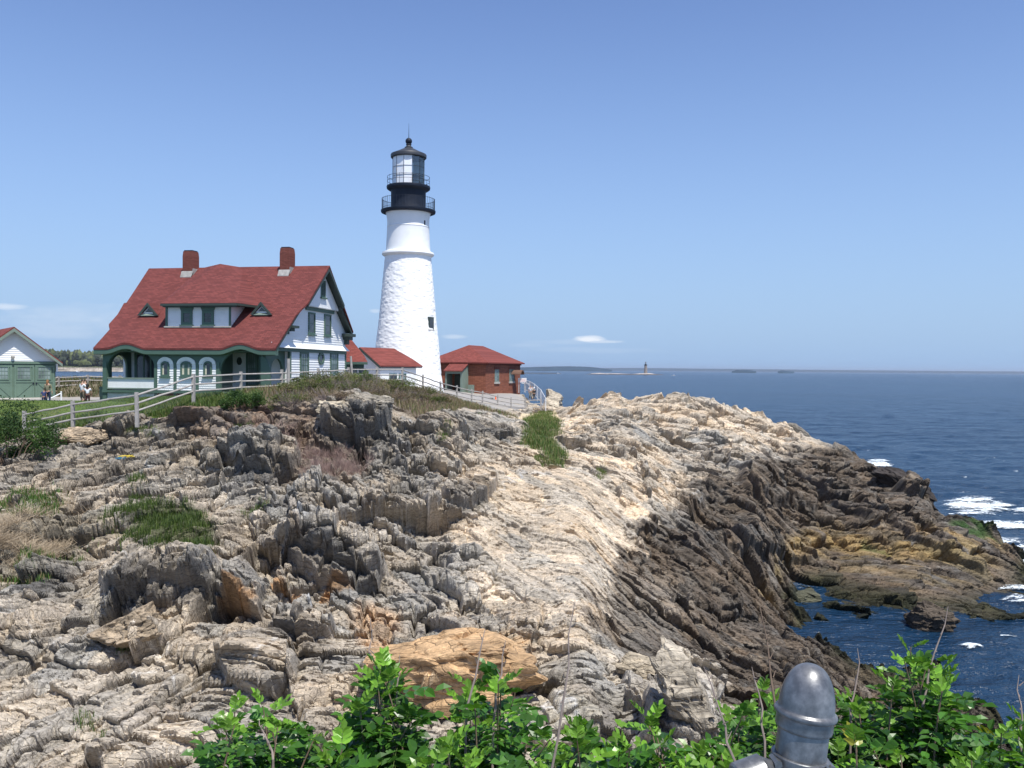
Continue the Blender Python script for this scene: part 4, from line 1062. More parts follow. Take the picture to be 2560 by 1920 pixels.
m = MB(); clap(m, rect(a0_, a1_, zb3, ztd+.1), FY(yd), .15); clap(m, [(yd, zb3), (roofy(ztd+.1)+.1, ztd+.1), (yd, ztd+.1)], FX(a1_, 1), .15); m.build("clapboards", M_white, dor)
m = MB()
panel(m, rect(a0_-.03, a0_+.11, zb3, ztd), FY(yd), .03, .08); m.build("corner_board", M_green, dor); m = MB(); panel(m, rect(a1_-.11, a1_+.03, zb3, ztd), FY(yd), .03, .08); m.build("corner_board", M_green, dor)
m = MB(); panel(m, rect(a0_-.1, a1_+.05, zb3-.07, zb3+.02), FY(yd), .0, .14); m.build("flashing", M_conc, dor)
for (xa, xb) in ((762, 852), (932, 1026)):
    wa, wz1 = H.hy(*z1p(xa, 575), yd); wb, wz0 = H.hy(*z1p(xb, 690), yd)
    window(dor, FY(yd), wa, wb, wz0, wz1, .04, 1, 2, .17, M_green, M_glass)
    m = MB(); panel(m, [(wa, wz1-.02), (wb, wz1-.02), (wb+.12, ztd+.02), (wa-.12, ztd+.02)], FY(yd), .03, .09); m.build("window_head", M_green, dor)
yde = yd - .5
ea, zed = H.hy(*z1p(590, 512), yde); eb, _ = H.hy(*z1p(1215, 520), yde)
zed = zed - .02
apx, apz = H.hy(*z1p(1075, 194), YR-.25)
yb_l = roofy(zed) + .25
A0, B0, AP = (ea, yde, zed), (eb, yde, zed), (apx, YR-.25, apz)
BL, BR = (ea-.25, yb_l, zed), (eb+.15, yb_l, zed)
tl, tr = (apx-1.7, YR+.2, ZR-.02), (apx+1.5, YR+.2, ZR-.02)
m = MB(); m.add([A0, B0, AP, BL, BR, tl, tr, (apx, YR+1.2, ZR-.3)], [(0, 1, 2), (0, 2, 5, 3), (1, 4, 6, 2), (2, 6, 7), (2, 7, 5)])
d2 = .12
m.add([(p[0], p[1], p[2]-d2) for p in (A0, B0, BL, BR)] + [A0, B0, BL, BR], [(0, 2, 3, 1), (4, 5, 1, 0), (4, 0, 2, 6), (5, 7, 3, 1)])
m.build("roof", M_shingle, dor)
m = MB(); m.box((ea, yde-.04, zed-.17), (eb, yde+.08, zed-.03)); m.box((ea+.1, yde+.05, zed-.24), (eb-.1, yd+.02, zed-.14))
m.prism([(eb-.06, yde, zed-.17), (eb+.10, yb_l, zed-.17), (eb+.10, yb_l, zed-.03), (eb-.06, yde, zed-.03)], [(eb+.03, yde, zed-.17), (eb+.18, yb_l, zed-.17), (eb+.18, yb_l, zed-.03), (eb+.03, yde, zed-.03)])
m.build("fascia", M_dgreen, dor)
# ---- small triangular dormers
for (xa, xc, xb, yt, yb0) in ((408, 492, 580, 512, 616), (1323, 1412, 1505, 503, 610)):
    y_ = 1.0
    for _ in range(8):
        _, zq = H.hy(*z1p(xc, yb0), y_); y_ += (roofy(zq) - y_)*.6
    a, z0_ = H.hy(*z1p(xa, yb0), y_); b, _ = H.hy(*z1p(xb, yb0), y_); c_, z1_ = H.hy(*z1p(xc, yt), y_-.0)
    # outer hood
    yk = roofy(z1_)+.1
    m = MB(); m.add([(a, y_-.08, z0_), (b, y_-.08, z0_), (c_, y_-.08, z1_), (c_, yk, z1_), (a+.16, y_-.08, z0_), (b-.16, y_-.08, z0_), (c_, y_-.08, z1_-.2), (a+.1, y_+.5, z0_+.3), (b-.1, y_+.5, z0_+.3)],
                    [(0, 2, 3), (1, 3, 2), (0, 4, 6, 2), (1, 2, 6, 5), (4, 7, 6), (5, 6, 8)])
    td = m.build("triangular_dormer", M_shingle, HO)
    m = MB(); e_ = .10
    m.prism([(a+.02, y_-.10, z0_), (a+.22, y_-.10, z0_), (c_, y_-.10, z1_-.22), (c_, y_-.10, z1_)], [(a+.02, y_-.16, z0_), (a+.22, y_-.16, z0_), (c_, y_-.16, z1_-.22), (c_, y_-.16, z1_)])
    m.prism([(b-.22, y_-.10, z0_), (b-.02, y_-.10, z0_), (c_, y_-.10, z1_), (c_, y_-.10, z1_-.22)], [(b-.22, y_-.16, z0_), (b-.02, y_-.16, z0_), (c_, y_-.16, z1_), (c_, y_-.16, z1_-.22)])
    m.build("hood_trim", M_dgreen, td)
    m = MB(); m.prism([(a+.18, y_-.13, z0_+.03), (b-.18, y_-.13, z0_+.03), (b-.3, y_+.1, z0_+.17), (a+.3, y_+.1, z0_+.17)], [(a+.18, y_-.13, z0_-.02), (b-.18, y_-.13, z0_-.02), (b-.3, y_+.1, z0_+.02), (a+.3, y_+.1, z0_+.02)])
    m.build("sill", M_greygreen, td)
    h_ = (z1_-z0_)
    def tri(k, y, o=.0): return [(a+(b-a)*(.5-k/2), y, z0_+.14), (a+(b-a)*(.5+k/2), y, z0_+.14), (c_, y, z0_+.14+h_*k*.92)]
    m = MB(); m.prism(tri(.60, y_+.02), tri(.60, y_+.08)); m.build("window_frame", M_white, td)
    m = MB(); t3 = [(x, y, z+.09) for x, y, z in tri(.34, y_+.0)]; m.prism(t3, [(x, y+.03, z) for x, y, z in t3]); m.build("pane", M_glass, td)
# ---- chimneys
M_flash = simple('lead_flashing', (.30, .29, .27), .8, var=.25, scale=5, dirt=(.20, .19, .17))
for (xa, xb, yt, yb0, lab) in ((765, 865, 85, 262, ''), (1555, 1655, 58, 246, '')):
    yc = YR - .75
    a, zt_ = H.hy(*z1p(xa+4, yt+5), yc); b, _ = H.hy(*z1p(xb-14, yt), yc)
    w_ = b-a; y0_, y1_ = yc, yc+.85
    zb4 = roofz(yc)-.2
    m = MB(); tpr = .035
    lv = [(a, b, y0_, y1_, zb4), (a, b, y0_, y1_, zt_-.35), (a+tpr, b-tpr, y0_+tpr, y1_-tpr, zt_)]
    vs = []
    for (p, q, r_, s_, z) in lv: vs += [(p, r_, z), (q, r_, z), (q, s_, z), (p, s_, z)]
    fs = [(3, 2, 1, 0), (8, 9, 10, 11)] + [(j*4+k, j*4+(k+1) % 4, (j+1)*4+(k+1) % 4, (j+1)*4+k) for j in range(2) for k in range(4)]
    m.add(vs, fs); ch = m.build("chimney", M_brickc, roof)
    m = MB(); m.box((a+tpr+.04, y0_+tpr+.04, zt_), (b-tpr-.04, y1_-tpr-.04, zt_+.07)); ch.name = "chimney"
    for v_ in (0,): pass
    m.build("chimney_cap", M_black, roof)
    m = MB(); zf = roofz(yc)
    m.prism([(a-.04, y0_-.25, zf-.21), (b+.02, y0_-.25, zf-.21), (b+.06, y0_-.02, zf+.20), (a-.04, y0_-.02, zf+.20)], [(a-.04, y0_-.25, zf-.16), (b+.02, y0_-.25, zf-.16), (b+.06, y0_-.05, zf+.26), (a-.04, y0_-.05, zf+.26)])
    m.box((a-.03, y0_-.03, zf-.1), (b+.03, y0_+.02, zf+.22)); m.box((b-.01, y0_, zf), (b+.05, y1_, zf+.45)); m.build("chimney_flashing", M_flash, roof)
# ---- porch steps at the far left
m = MB()
for i in range(3): m.box((L0-.35-.28*i, -1.9, -.3), (L0-.06-.28*i, -.7, .45-.16*i))
m.box((L0-.9, -1.95, .1), (L0-.06, -1.88, .75)); m.build("steps", M_green, HO)
# ---- rear wing (ell) with a red hipped roof
EW = Frame(-12.9, 69.5, HB, R(3))
q = lambda px, py, b: EW.hy(px, py, b)
x_r, ze_ = q(919, 905, 0.0); xa_, zr_ = q(874, 843, 2.2)
WO = empty("rear_wing", (-12.9, 69.5, HB), "low wing with a steep red roof just behind the right end of the keeper's house", "outbuilding", rz=-R(3))
m = MB(); m.prism([(-4.2, .3, -.5), (x_r-.35, .3, -.5), (xa_-1.3, 4.2, -.5), (-4.2, 4.2, -.5)], [(-4.2, .3, ze_-.1), (x_r-.35, .3, ze_-.1), (xa_-1.3, 4.2, ze_-.1), (-4.2, 4.2, ze_-.1)]); m.build("wall", M_white, WO)
m = MB(); m.add([(-4.4, 0, ze_), (x_r, 0, ze_), (x_r-.42, .75, ze_+.50), (xa_, 2.2, zr_), (-4.4, 2.2, zr_), (xa_-1.2, 4.4, ze_), (-4.4, 4.4, ze_)],
                [(0, 1, 2, 3, 4), (4, 3, 5, 6), (1, 5, 3, 2), (0, 4, 6), (0, 6, 5, 1)]); m.build("roof", M_shingle2, WO)
m = MB(); m.box((-4.4, -.03, ze_-.2), (x_r, .04, ze_-.02)); m.box((-4.2, .22, ze_-.5), (x_r-.35, .32, ze_-.2)); m.build("fascia", M_green, WO)
for (pa, pb) in ((871, 892), (898, 914)):
    a, _ = q(pa, 920, .3); b, _ = q(pb, 920, .3); window(WO, FY(.3), a, b, .5, ze_-.52, .02, 1, 1, .08, M_green, M_glassg, False)
# ------------------------------------------------------------------ garage at the left edge
z4p = lambda x, y: (x/4.609, 780 + y/4.609)
GT = R(-38)
ap_ = S(32.5, 817, 62.0)
GF = Frame(ap_.x, ap_.y, 9.67, GT)
GO = empty("garage", (ap_.x, ap_.y, 9.67), "green and white garage with a red roof at the left edge of the lawn", "garage", rz=-GT)
g = lambda x, y, b=0.0: GF.hy(*z4p(x, y), b)
hw = g(640, 600)[0]; zw = g(600, 571)[1]; zap = g(150, 172)[1]
tipx, tipz = g(722, 582, -.5)
sl = (zap - tipz)/tipx
GL = 8.0
M_green_house = M_green; M_green = simple("mid_green_garage_paint", (.115, .180, .135), .6, var=.08, scale=2)
m = MB(); m.prism([(-hw, .02, -.5), (hw, .02, -.5), (hw, .02, zap - sl*hw-.12), (0, .02, zap-.12), (-hw, .02, zap - sl*hw-.12)], [(-hw, GL, -.5), (hw, GL, -.5), (hw, GL, zap - sl*hw-.12), (0, GL, zap-.12), (-hw, GL, zap - sl*hw-.12)])
m.build("wall", M_green, GO)
m = MB(); clap(m, [(-hw, zw), (hw, zw), (hw, zap-sl*hw-.12), (0, zap-.12), (-hw, zap-sl*hw-.12)], FY(0.0), .15, .03); m.build("clapboards", M_white, GO)
m = MB(); panel(m, rect(-hw-.05, hw+.05, zw-.18, zw-.02), FY(0.0), .0, .09); m.build("belt_board", M_green, GO)
m = MB()
for s_ in (-1, 1):
    m.add([(0, -.5, zap), (s_*tipx, -.5, tipz), (s_*tipx, GL, tipz), (0, GL, zap), (0, -.5, zap-.12), (s_*tipx, -.5, tipz-.12), (s_*tipx, GL, tipz-.12), (0, GL, zap-.12)], [(0, 1, 2, 3), (7, 6, 5, 4), (0, 4, 5, 1), (1, 5, 6, 2), (2, 6, 7, 3)])
m.build("roof", M_shingle2, GO)
for s_ in (-1, 1):
    m = MB(); m.prism([(0, -.53, zap-.10), (s_*tipx, -.53, tipz-.10), (s_*tipx, -.53, tipz-.30), (0, -.53, zap-.34)], [(0, -.42, zap-.10), (s_*tipx, -.42, tipz-.10), (s_*tipx, -.42, tipz-.30), (0, -.42, zap-.34)]); m.build("bargeboard", M_greygreen, GO)
def gdoor(xa, xb, diag):
    a, zt_ = g(xa, 612); b, _ = g(xb, 612); zb_ = .02
    m = MB(); panel(m, rect(a+.02, b-.02, zb_, zt_), FY(0.0), .0, .05)
    for (p, q_, r_, s_) in ((a+.02, a+.14, zb_, zt_), (b-.14, b-.02, zb_, zt_), (a+.14, b-.14, zt_-.14, zt_), (a+.14, b-.14, g(xa, 812)[1], g(xa, 795)[1]+.06)):
        panel(m, rect(p, q_, r_, s_), FY(0.0), .05, .085)
    zt2 = g(xa, 815)[1]; w_ = .10
    A, B = ((a+.18, .15), (b-.2, zt2-.05)) if diag > 0 else ((a+.2, zt2-.05), (b-.18, .15))
    panel(m, [(A[0], A[1]), (A[0]+.09, A[1]), (B[0]+.09, B[1]), (B[0], B[1])], FY(0.0), .05, .085)
    d = m.build("door", M_green, GO)
    wa, wz1 = g(xa+28, 622); wb, wz0 = g(xb-40, 782)
    w = window(d, FY(0.0), wa, wb, wz0, wz1, .07, 4, 3, .07, M_green, M_glassg, False, mun=.025)
    m = MB(); panel(m, rect((b-.13) if diag > 0 else (a+.05), (b-.03) if diag > 0 else (a+.15), zt2-.12, zt2+.02), FY(0.0), .085, .13); m.build("door_handle", M_black, d)
gdoor(158, 396, 1); gdoor(398, 628, -1); gdoor(-95, 140, -1); gdoor(-340, -98, 1)
m = MB(); a, z_ = g(143, 505); m.lathe([(0, .05), (.10, .03), (.12, -.08), (.09, -.20), (0, -.22)], (a, -.16, z_), 12); m.build("wall_lamp", M_conc, GO)
m = MB(); a, z_ = g(650, 640); m.box((hw+.02, -.2, z_-.3), (hw+.12, .2, z_+.28)); m.build("notice_board", M_white, GO)
m = MB(); m.box((-hw-.5, -2.0, -.12), (hw+.4, 0, .03)); ob = m.build("concrete_apron", M_conc, None); ob.location = GO.location; ob.rotation_euler = GO.rotation_euler; setp(ob, kind='structure')

M_green = M_green_house
# ------------------------------------------------------------------ small gabled shed between house and tower
KF_o = S(905, 868, 80.0); KT = R(-(90-56.8)) # ridge runs away to the right
kth = -math.atan2(-.549, .838)          # local +y = ridge direction
class _T: pass
KF = Frame(KF_o.x, KF_o.y, 10.4, math.atan2(.549, .838))
KO = empty("stone_shed", (KF_o.x, KF_o.y, 10.4), "small white shed with a plain red gable roof, at the left foot of the lighthouse", "shed", rz=-math.atan2(.549, .838))
kr = KF.hy(905, 868, 0)[1]; khw = 2.2; kz = kr - 1.62; KL = 5.2
m = MB(); m.prism([(-khw, 0.02, -.8), (khw, .02, -.8), (khw, .02, kz), (0, .02, kr-.12), (-khw, .02, kz)], [(-khw, KL-.2, -.8), (khw, KL-.2, -.8), (khw, KL-.2, kz), (0, KL-.2, kr-.12), (-khw, KL-.2, kz)]); m.build("wall", M_white, KO)
m = MB()
for s_ in (-1, 1):
    e_ = 2.42
    m.add([(0, -.3, kr), (s_*e_, -.3, kz-.02), (s_*e_, KL+.5, kz-.02), (s_*1.5, KL+.2, kz+.6), (0, KL-.8, kr), (0, -.3, kr-.1), (s_*e_, -.3, kz-.12), (s_*e_, KL+.5, kz-.12), (0, KL-.8, kr-.1)], [(0, 1, 2, 3, 4), (0, 5, 6, 1), (1, 6, 7, 2), (5, 8, 7, 6)])
m.build("roof", M_shingle2, KO)
for s_ in (-1, 1):
    m = MB(); m.prism([(0, -.34, kr-.06), (s_*2.42, -.34, kz-.08), (s_*2.42, -.34, kz-.26), (0, -.34, kr-.28)], [(0, -.24, kr-.06), (s_*2.42, -.24, kz-.08), (s_*2.42, -.24, kz-.26), (0, -.24, kr-.28)]); m.build("bargeboard", M_dgreen, KO)
m = MB(); m.box((2.3, -.3, kz-.22), (2.44, KL+.4, kz-.13)); m.build("gutter", M_black, KO)
window(KO, FX(khw), 1.2, 2.2, .5, 1.1, .03, 2, 1, .08, M_green, M_glass)
window(KO, FX(khw), 2.5, 3.5, .5, 1.1, .03, 2, 1, .08, M_green, M_glassg)
m = MB(); panel(m, rect(-.2, .75, -.5, 1.35), FY(0.0), .0, .05); m.build("door", M_greygreen, KO)

# ------------------------------------------------------------------ brick fog signal building
z3p = lambda x, y: (840 + x/3.6867, 640 + y/3.6867)
bc = S(1214, 983, 103.0)
BT = math.atan2(-.34, .94)*-1
# local x runs along the right-hand wall, local y to the back left
BFr = Frame(bc.x, bc.y, bc.z, -math.atan2(.94, .34))
BO = empty("brick_building", (bc.x, bc.y, bc.z), "red brick fog signal building with a hipped red roof, right of the lighthouse", "building", rz=math.atan2(.94, .34))
bL = 12.1; bW = 7.4
fR2 = FY(0.0)              # right wall (faces right and towards us)
fL2 = FX(0.0, -1)          # left wall (faces us)
ez = BFr.hy(1215, 905.5, 0)[1]
m = MB(); m.box((0, 0, -1.2), (bL, bW, ez-.05)); m.build("wall", M_brick, BO)
m = MB(); m.box((-.12, -.12, ez-.30), (bL+.12, bW+.12, ez-.12)); m.build("cornice", M_brickc, BO)
eo = .45; hr = 14.88 - bc.z
m = MB(); m.add([(-eo, -eo, ez), (bL+eo, -eo, ez), (bL+eo, bW+eo, ez), (-eo, bW+eo, ez), (bW/2, bW/2, hr), (bL-bW/2, bW/2, hr)], [(0, 1, 5, 4), (1, 2, 5), (2, 3, 4, 5), (3, 0, 4)])
m.add([(-eo, -eo, ez), (bL+eo, -eo, ez), (bL+eo, bW+eo, ez), (-eo, bW+eo, ez), (-eo, -eo, ez-.14), (bL+eo, -eo, ez-.14), (bL+eo, bW+eo, ez-.14), (-eo, bW+eo, ez-.14)], [(7, 6, 5, 4), (0, 4, 5, 1), (1, 5, 6, 2), (2, 6, 7, 3), (3, 7, 4, 0)])
brf = m.build("roof", M_shingle2, BO)
m = MB(); m.box((3.1, 1.5, ez+.7), (3.7, 2.1, ez+.98)); m.build("roof_hatch", M_black, brf)
for (xa, xb, ya, yb) in ((1462, 1500, 1045, 1160), (1597, 1640, 1045, 1155)):
    a, zt_ = BFr.hy(*z3p(xa, ya), 0); b, zb_ = BFr.hy(*z3p(xb, yb), 0)
    window(BO, fR2, a, b, zb_, zt_, .0, 2, 4, .12, M_greygreen, M_glassg, False, mun=.05)
    m = MB(); panel(m, rect(a-.15, b+.15, zb_-.22, zb_), fR2, -.02, .12); m.build("stone_sill", M_conc, BO)
    m = MB(); panel(m, rect(a-.2, b+.2, zt_, zt_+.28), fR2, -.02, .08); m.build("stone_lintel", M_brickc, BO)
# arched horn hood on the right wall
a, z_ = BFr.hy(*z3p(1618, 1085), 0)
m = MB(); n_ = 14
for i in range(n_):
    t0_, t1_ = math.pi*.08 + (math.pi*.84)*i/n_, math.pi*.08 + (math.pi*.84)*(i+1)/n_
    P = lambda t_, r_, y: (a+.55 + .72*r_*math.cos(t_), y, z_-.25 + .72*r_*math.sin(t_))
    m.prism([P(t0_, 1, 0), P(t1_, 1, 0), P(t1_, .82, 0), P(t0_, .82, 0)], [P(t0_, 1, -1.3), P(t1_, 1, -1.3), P(t1_, .82, -1.3), P(t0_, .82, -1.3)])
m.build("horn_hood", simple("rusty_iron", (.14, .075, .05), .8), BO)
# lean-to porch on the left wall
def bxl(px, py, a0): return BFr.hx(px, py, a0)
d_ = -1.9
ya_, zt_ = bxl(1113, 928, d_); yb_, _ = bxl(1155, 928, d_)
y0_, y1_ = min(ya_, yb_), max(ya_, yb_)
m = MB(); m.box((d_, y0_, -1.2), (d_+.12, y0_+.22, zt_)); m.box((d_, y1_-.18, -1.2), (d_+.12, y1_, zt_)); m.box((d_, y0_+.22, zt_-.28), (d_+.12, y1_-.18, zt_)); m.box((d_+.12, y1_-.08, -1.2), (0, y1_, zt_))
m.prism([(d_+.12, y0_, -1.2), (-.01, y0_, -1.2), (-.01, y0_, zt_+.75), (d_+.12, y0_, zt_)], [(d_+.12, y0_+.1, -1.2), (-.01, y0_+.1, -1.2), (-.01, y0_+.1, zt_+.75), (d_+.12, y0_+.1, zt_)])
po = m.build("entrance_porch", M_greygreen, BO)
m = MB(); m.prism([(d_-.25, y0_-.12, zt_-.02), (-.03, y0_-.12, zt_+.95), (-.03, y1_+.12, zt_+.95), (d_-.25, y1_+.12, zt_-.02)], [(d_-.25, y0_-.12, zt_+.08), (-.03, y0_-.12, zt_+1.05), (-.03, y1_+.12, zt_+1.05), (d_-.25, y1_+.12, zt_+.08)]); m.build("roof", M_shingle2, po)
m = MB(); m.box((-.02, y0_+.4, -1.0), (-.10, y1_-.4, zt_-.4)); m.build("door", M_dgreen, po)
a, z_ = BFr.hx(*z3p(1250, 1215), -.6)
m = MB(); m.box((-1.0, a-.25, z_-1.0), (-.4, a+.3, z_+.35)); ob = m.build("utility_cabinet", M_greygreen, None); ob.location, ob.rotation_euler = BO.location, BO.rotation_euler
setp(ob, "grey utility cabinet against the brick wall beside the porch", "cabinet")

# ------------------------------------------------------------------ rail fences
def rail_fence(name, label, posts, hp=1.2, rails=(.34, .68, 1.05), rp=.068, rr_=.045, col=None, sq=.07):
    """posts: world points of the post feet"""
    root = empty(name, posts[0], label, "fence"); o = root.location.copy()
    for i, p in enumerate(posts):
        q_ = p - o; t_ = Vector((random.uniform(-.03, .03), random.uniform(-.03, .03), hp + random.uniform(-.02, .06)))
        m = MB(); w_ = rp*1.05
        m.prism([q_ + Vector((-w_, -w_, -.4)), q_ + Vector((w_, -w_, -.4)), q_ + Vector((w_, w_, -.4)), q_ + Vector((-w_, w_, -.4))], [q_ + t_ + Vector((-w_, -w_, 0)), q_ + t_ + Vector((w_, -w_, 0)), q_ + t_ + Vector((w_, w_, 0)), q_ + t_ + Vector((-w_, w_, 0))])
        m.build("post", M_grey, root)
    for i in range(len(posts)-1):
        a, b = posts[i]-o, posts[i+1]-o
        for h_ in rails:
            pts = []
            for k in range(6):
                t_ = k/5; sg = math.sin(math.pi*t_)
                pts.append(a.lerp(b, t_) + Vector((0, -.03, h_ + random.uniform(-.008, .008) + sg*random.uniform(-.02, .01))))
            m = MB(); m.tube(pts, [rr_*random.uniform(.88, 1.1) for _ in pts], 7); m.build("rail", M_grey, root, True)
    return root
def gp(px, py, Y): return S(px, py, Y)
FP = [(62, 1092, 41.8), (183, 1067, 41.5), (343, 1046, 40), (484, 996, 43), (602, 985, 47), (705, 979, 50), (795, 972, 54), (872, 964, 58), (943, 962, 61), (1005.4, 961, 64), (1057, 976, 68), (1101.7, 990, 72), (1142, 999, 75), (1179, 1007, 78), (1206, 1010, 81), (1244, 1019, 84), (1277, 1024.5, 86), (1313, 1027.5, 88), (1352.6, 1026.5, 88)]
posts = [gp(*p) for p in FP]
rail_fence("rail_fence", "long weathered grey rail fence running from the lawn over the mound to the sea", posts)
m = MB(); p = gp(721, 969, 49.5); m.tube([(0, 0, -.5), (0, 0, .9), (.0, 0, 1.62)], [.10, .095, .09], 8); ob = m.build("tall_post", M_grey); ob.location = p; setp(ob, "tall bare wooden post in front of the house's right corner", "post")
m = MB(); p = gp(880, 965, 58); m.tube([(0, 0, -.4), (-.02, 0, .9), (-.09, 0, 1.95)], [.085, .08, .07], 8); ob = m.build("leaning_post", M_grey); ob.location = p; setp(ob, "thin leaning wooden post behind the fence, below the rear wing", "post")
# wire mesh on the landward side of the nearest bays (thin diagonal wires)
M_wire = simple("galvanised_wire", (.42, .44, .44), .4, .7, var=.05)
m = MB(); o = posts[0]
for i in range(0, 4):
    a, b = posts[i]-o, posts[i+1]-o; L_ = (b-a).length; n_ = int(L_/.16); up = Vector((0, 0, 1))
    for k in range(-6, n_):
        for s_ in (1, -1):
            pts = []
            for j in range(2):
                f_ = (k + (j*6 if s_ > 0 else (6 - j*6)))/n_; hh = .05 + .95*j
                if f_ < 0 or f_ > 1:
                    continue
                pts.append(a.lerp(b, f_) + up*hh + Vector((0, .07, 0)))
            if len(pts) == 2: m.tube(pts, .0032, 3, False)
ob = m.build("wire_mesh", M_wire); ob.location = o; setp(ob, "thin diamond wire mesh fixed behind the fence rails by the lawn", "wire mesh")
# far fence behind the lawn, seen between garage and house
FB = [(100, 992, 66), (145, 984, 68), (219, 979, 71), (300, 981, 72), (385, 985, 72), (470, 988, 70)]
bp_ = [gp(*p) for p in FB]
rail_fence("back_rail_fence", "pale four-rail fence beyond the lawn, seen between garage and house", bp_, 1.32, (.22, .58, .92, 1.22), .08, .05)
# chain-link guard with white posts at the seaward corner
gpts = [S(1355, 1027, 88), S(1364, 1029, 87.2), S(1352, 1005, 94), S(1343, 996, 99), S(1336, 988, 104), S(1324, 980, 109), S(1311, 975, 114)]
M_wp = simple("white_pipe_paint", (.72, .73, .72), .4)
CO = empty("white_guard_fence", gpts[1], "white pipe and mesh guard fence along the cliff top by the brick building", "fence"); o = gpts[1].copy()
mf, mnet, ncf = newmat("fine_mesh")[0], None, None
def meshmat():
    m_, ns, ls, p_ = newmat("white_wire_net")
    g_ = node(ns, ls, "ShaderNodeTexCoord")
    w1_ = node(ns, ls, "ShaderNodeNewGeometry")
    sp = node(ns, ls, "ShaderNodeSeparateXYZ", {0: w1_.outputs["Position"]})
    a_ = node(ns, ls, "ShaderNodeMath", {0: sp.outputs[1], 1: sp.outputs[2]}, operation='ADD')
    b_ = node(ns, ls, "ShaderNodeMath", {0: sp.outputs[1], 1: sp.outputs[2]}, operation='SUBTRACT')
    f_ = []
    for q_ in (a_, b_):
        r_ = node(ns, ls, "ShaderNodeMath", {0: q_.outputs[0], 1: .08}, operation='PINGPONG')
        f_.append(node(ns, ls, "ShaderNodeMath", {0: r_.outputs[0], 1: .018}, operation='LESS_THAN'))
    mx2 = node(ns, ls, "ShaderNodeMath", {0: f_[0].outputs[0], 1: f_[1].outputs[0]}, operation='MAXIMUM')
    ls.new(mx2.outputs[0], p_.inputs["Alpha"]); p_.inputs["Base Color"].default_value = (.7, .71, .7, 1)
    return m_
M_net = meshmat()
for i in range(1, len(gpts)):
    a = gpts[i]-o
    m = MB(); m.tube([a + Vector((0, 0, -.3)), a + Vector((0, 0, 1.35))], .045, 7); m.build("post", M_wp, CO)
    if i < len(gpts)-1:
        b = gpts[i+1]-o
        for h_ in (.06, 1.3):
            m = MB(); m.tube([a + Vector((0, 0, h_)), b + Vector((0, 0, h_))], .03, 6); m.build("rail", M_wp, CO)
        m = MB(); m.add([a + Vector((0, 0, .06)), b + Vector((0, 0, .06)), b + Vector((0, 0, 1.3)), a + Vector((0, 0, 1.3))], [(0, 1, 2, 3)]); m.build("mesh_panel", M_net, CO)
# warning board and its white A-shaped pipe frame
sp_ = S(1305, 976, 112)
SO = empty("warning_sign", sp_, "white notice board with faded red lettering, beside the brick building", "sign"); k_ = 112/2213.
m = MB(); m.box((-10*k_, -.03, 20*k_-.0), (11*k_, .03, 31*k_)); brd = m.build("board", simple("white_sign_board", (.80, .79, .78), .5, var=.02), SO)
m = MB(); m.tube([(-8*k_, .06, -.3), (-8*k_, .06, 20*k_)], .04, 6); m.build("post", M_wp, SO); m = MB(); m.tube([(9*k_, .06, -.3), (9*k_, .06, 20*k_)], .04, 6); m.build("post", M_wp, SO)
M_redtxt = simple("faded_red_paint", (.75, .28, .24), .6)
for row, (n_, sz) in enumerate(((6, 1.0), (9, .8), (8, .8))):      # unreadable at this distance: rows of small red letter strokes
    m = MB()
    for i in range(n_):
        x = (-8 + 17*(i+.15)/n_)*k_; z = (28.3 - row*2.9)*k_; w_ = .62*17/n_*k_; h_ = 1.7*k_*sz
        m.box((x, -.045, z-h_), (x+w_*.22, -.03, z)); m.box((x+w_*.22, -.045, z-h_*.6), (x+w_*.8, -.03, z-h_*.42))
        if i % 2: m.box((x+w_*.8, -.045, z-h_), (x+w_, -.03, z))
    m.build("lettering", M_redtxt, brd)
fo = S(1311, 985, 115)
FO_ = empty("triangular_stand", fo, "white triangular pipe stand behind the notice board", "stand")
for (A, B) in (((1311, 950), (1290, 962)), ((1311, 950), (1330, 972)), ((1311, 946), (1311, 978)), ((1304, 958), (1322, 960))):
    m = MB(); m.tube([S(A[0], A[1], 115)-fo, S(B[0], B[1], 115)-fo], .05, 6); m.build("pipe", M_wp, FO_)
# traffic cone, low lobster-trap like boxes by the path
M_or = simple("orange_plastic", (.80, .13, .03), .5)
c_ = S(1239, 1009, 93)
CN = empty("traffic_cone", c_, "orange traffic cone on the paved path behind the rail fence", "cone")
m = MB(); m.lathe([(.17, .03), (.04, .78), (.0, .80)], n=16); m.build("cone_body", M_or, CN, True)
m = MB(); m.lathe([(.132, .25), (.108, .38), (.10, .38), (.12, .25)], n=16); m.build("reflective_band", M_white, CN, True)
m = MB(); m.box((-.22, -.22, 0), (.22, .22, .035)); m.build("cone_base", M_or, CN)
for i, (px, py, Y, lab) in enumerate(((1226, 1004, 93, "dark grey equipment case on the path left of the orange cone"), (1256, 1021, 88, "low dark grey box on the path right of the orange cone"))):
    p = S(px, py, Y); m = MB(); m.box((-.32, -.2, 0), (.32, .2, .34)); m.box((-.30, -.18, .34), (.30, .18, .40)); m.tube([(-.12, -.22, .30), (-.1, -.26, .30), (.1, -.26, .30), (.12, -.22, .30)], .015, 5)
    ob = m.build("equipment_case", simple("dark_grey_plastic", (.06, .065, .07), .5), None, bevel=.02); ob.location = p; setp(ob, lab, "case")
# white pipe barrier by the garage
p = S(153, 997, 57)
m = MB(); m.tube([(0, 0, -.3), (0, 0, .42)], .055, 8); m.tube([(0, 0, .36), (-.72, -.5, -.12)], .045, 8); m.lathe([(.06, .42), (.05, .47), (0, .48)], n=10)
ob = m.build("pipe_barrier", M_wp, None, True); ob.location = p; setp(ob, "short white pipe barrier with a sloping arm by the garage corner", "barrier")
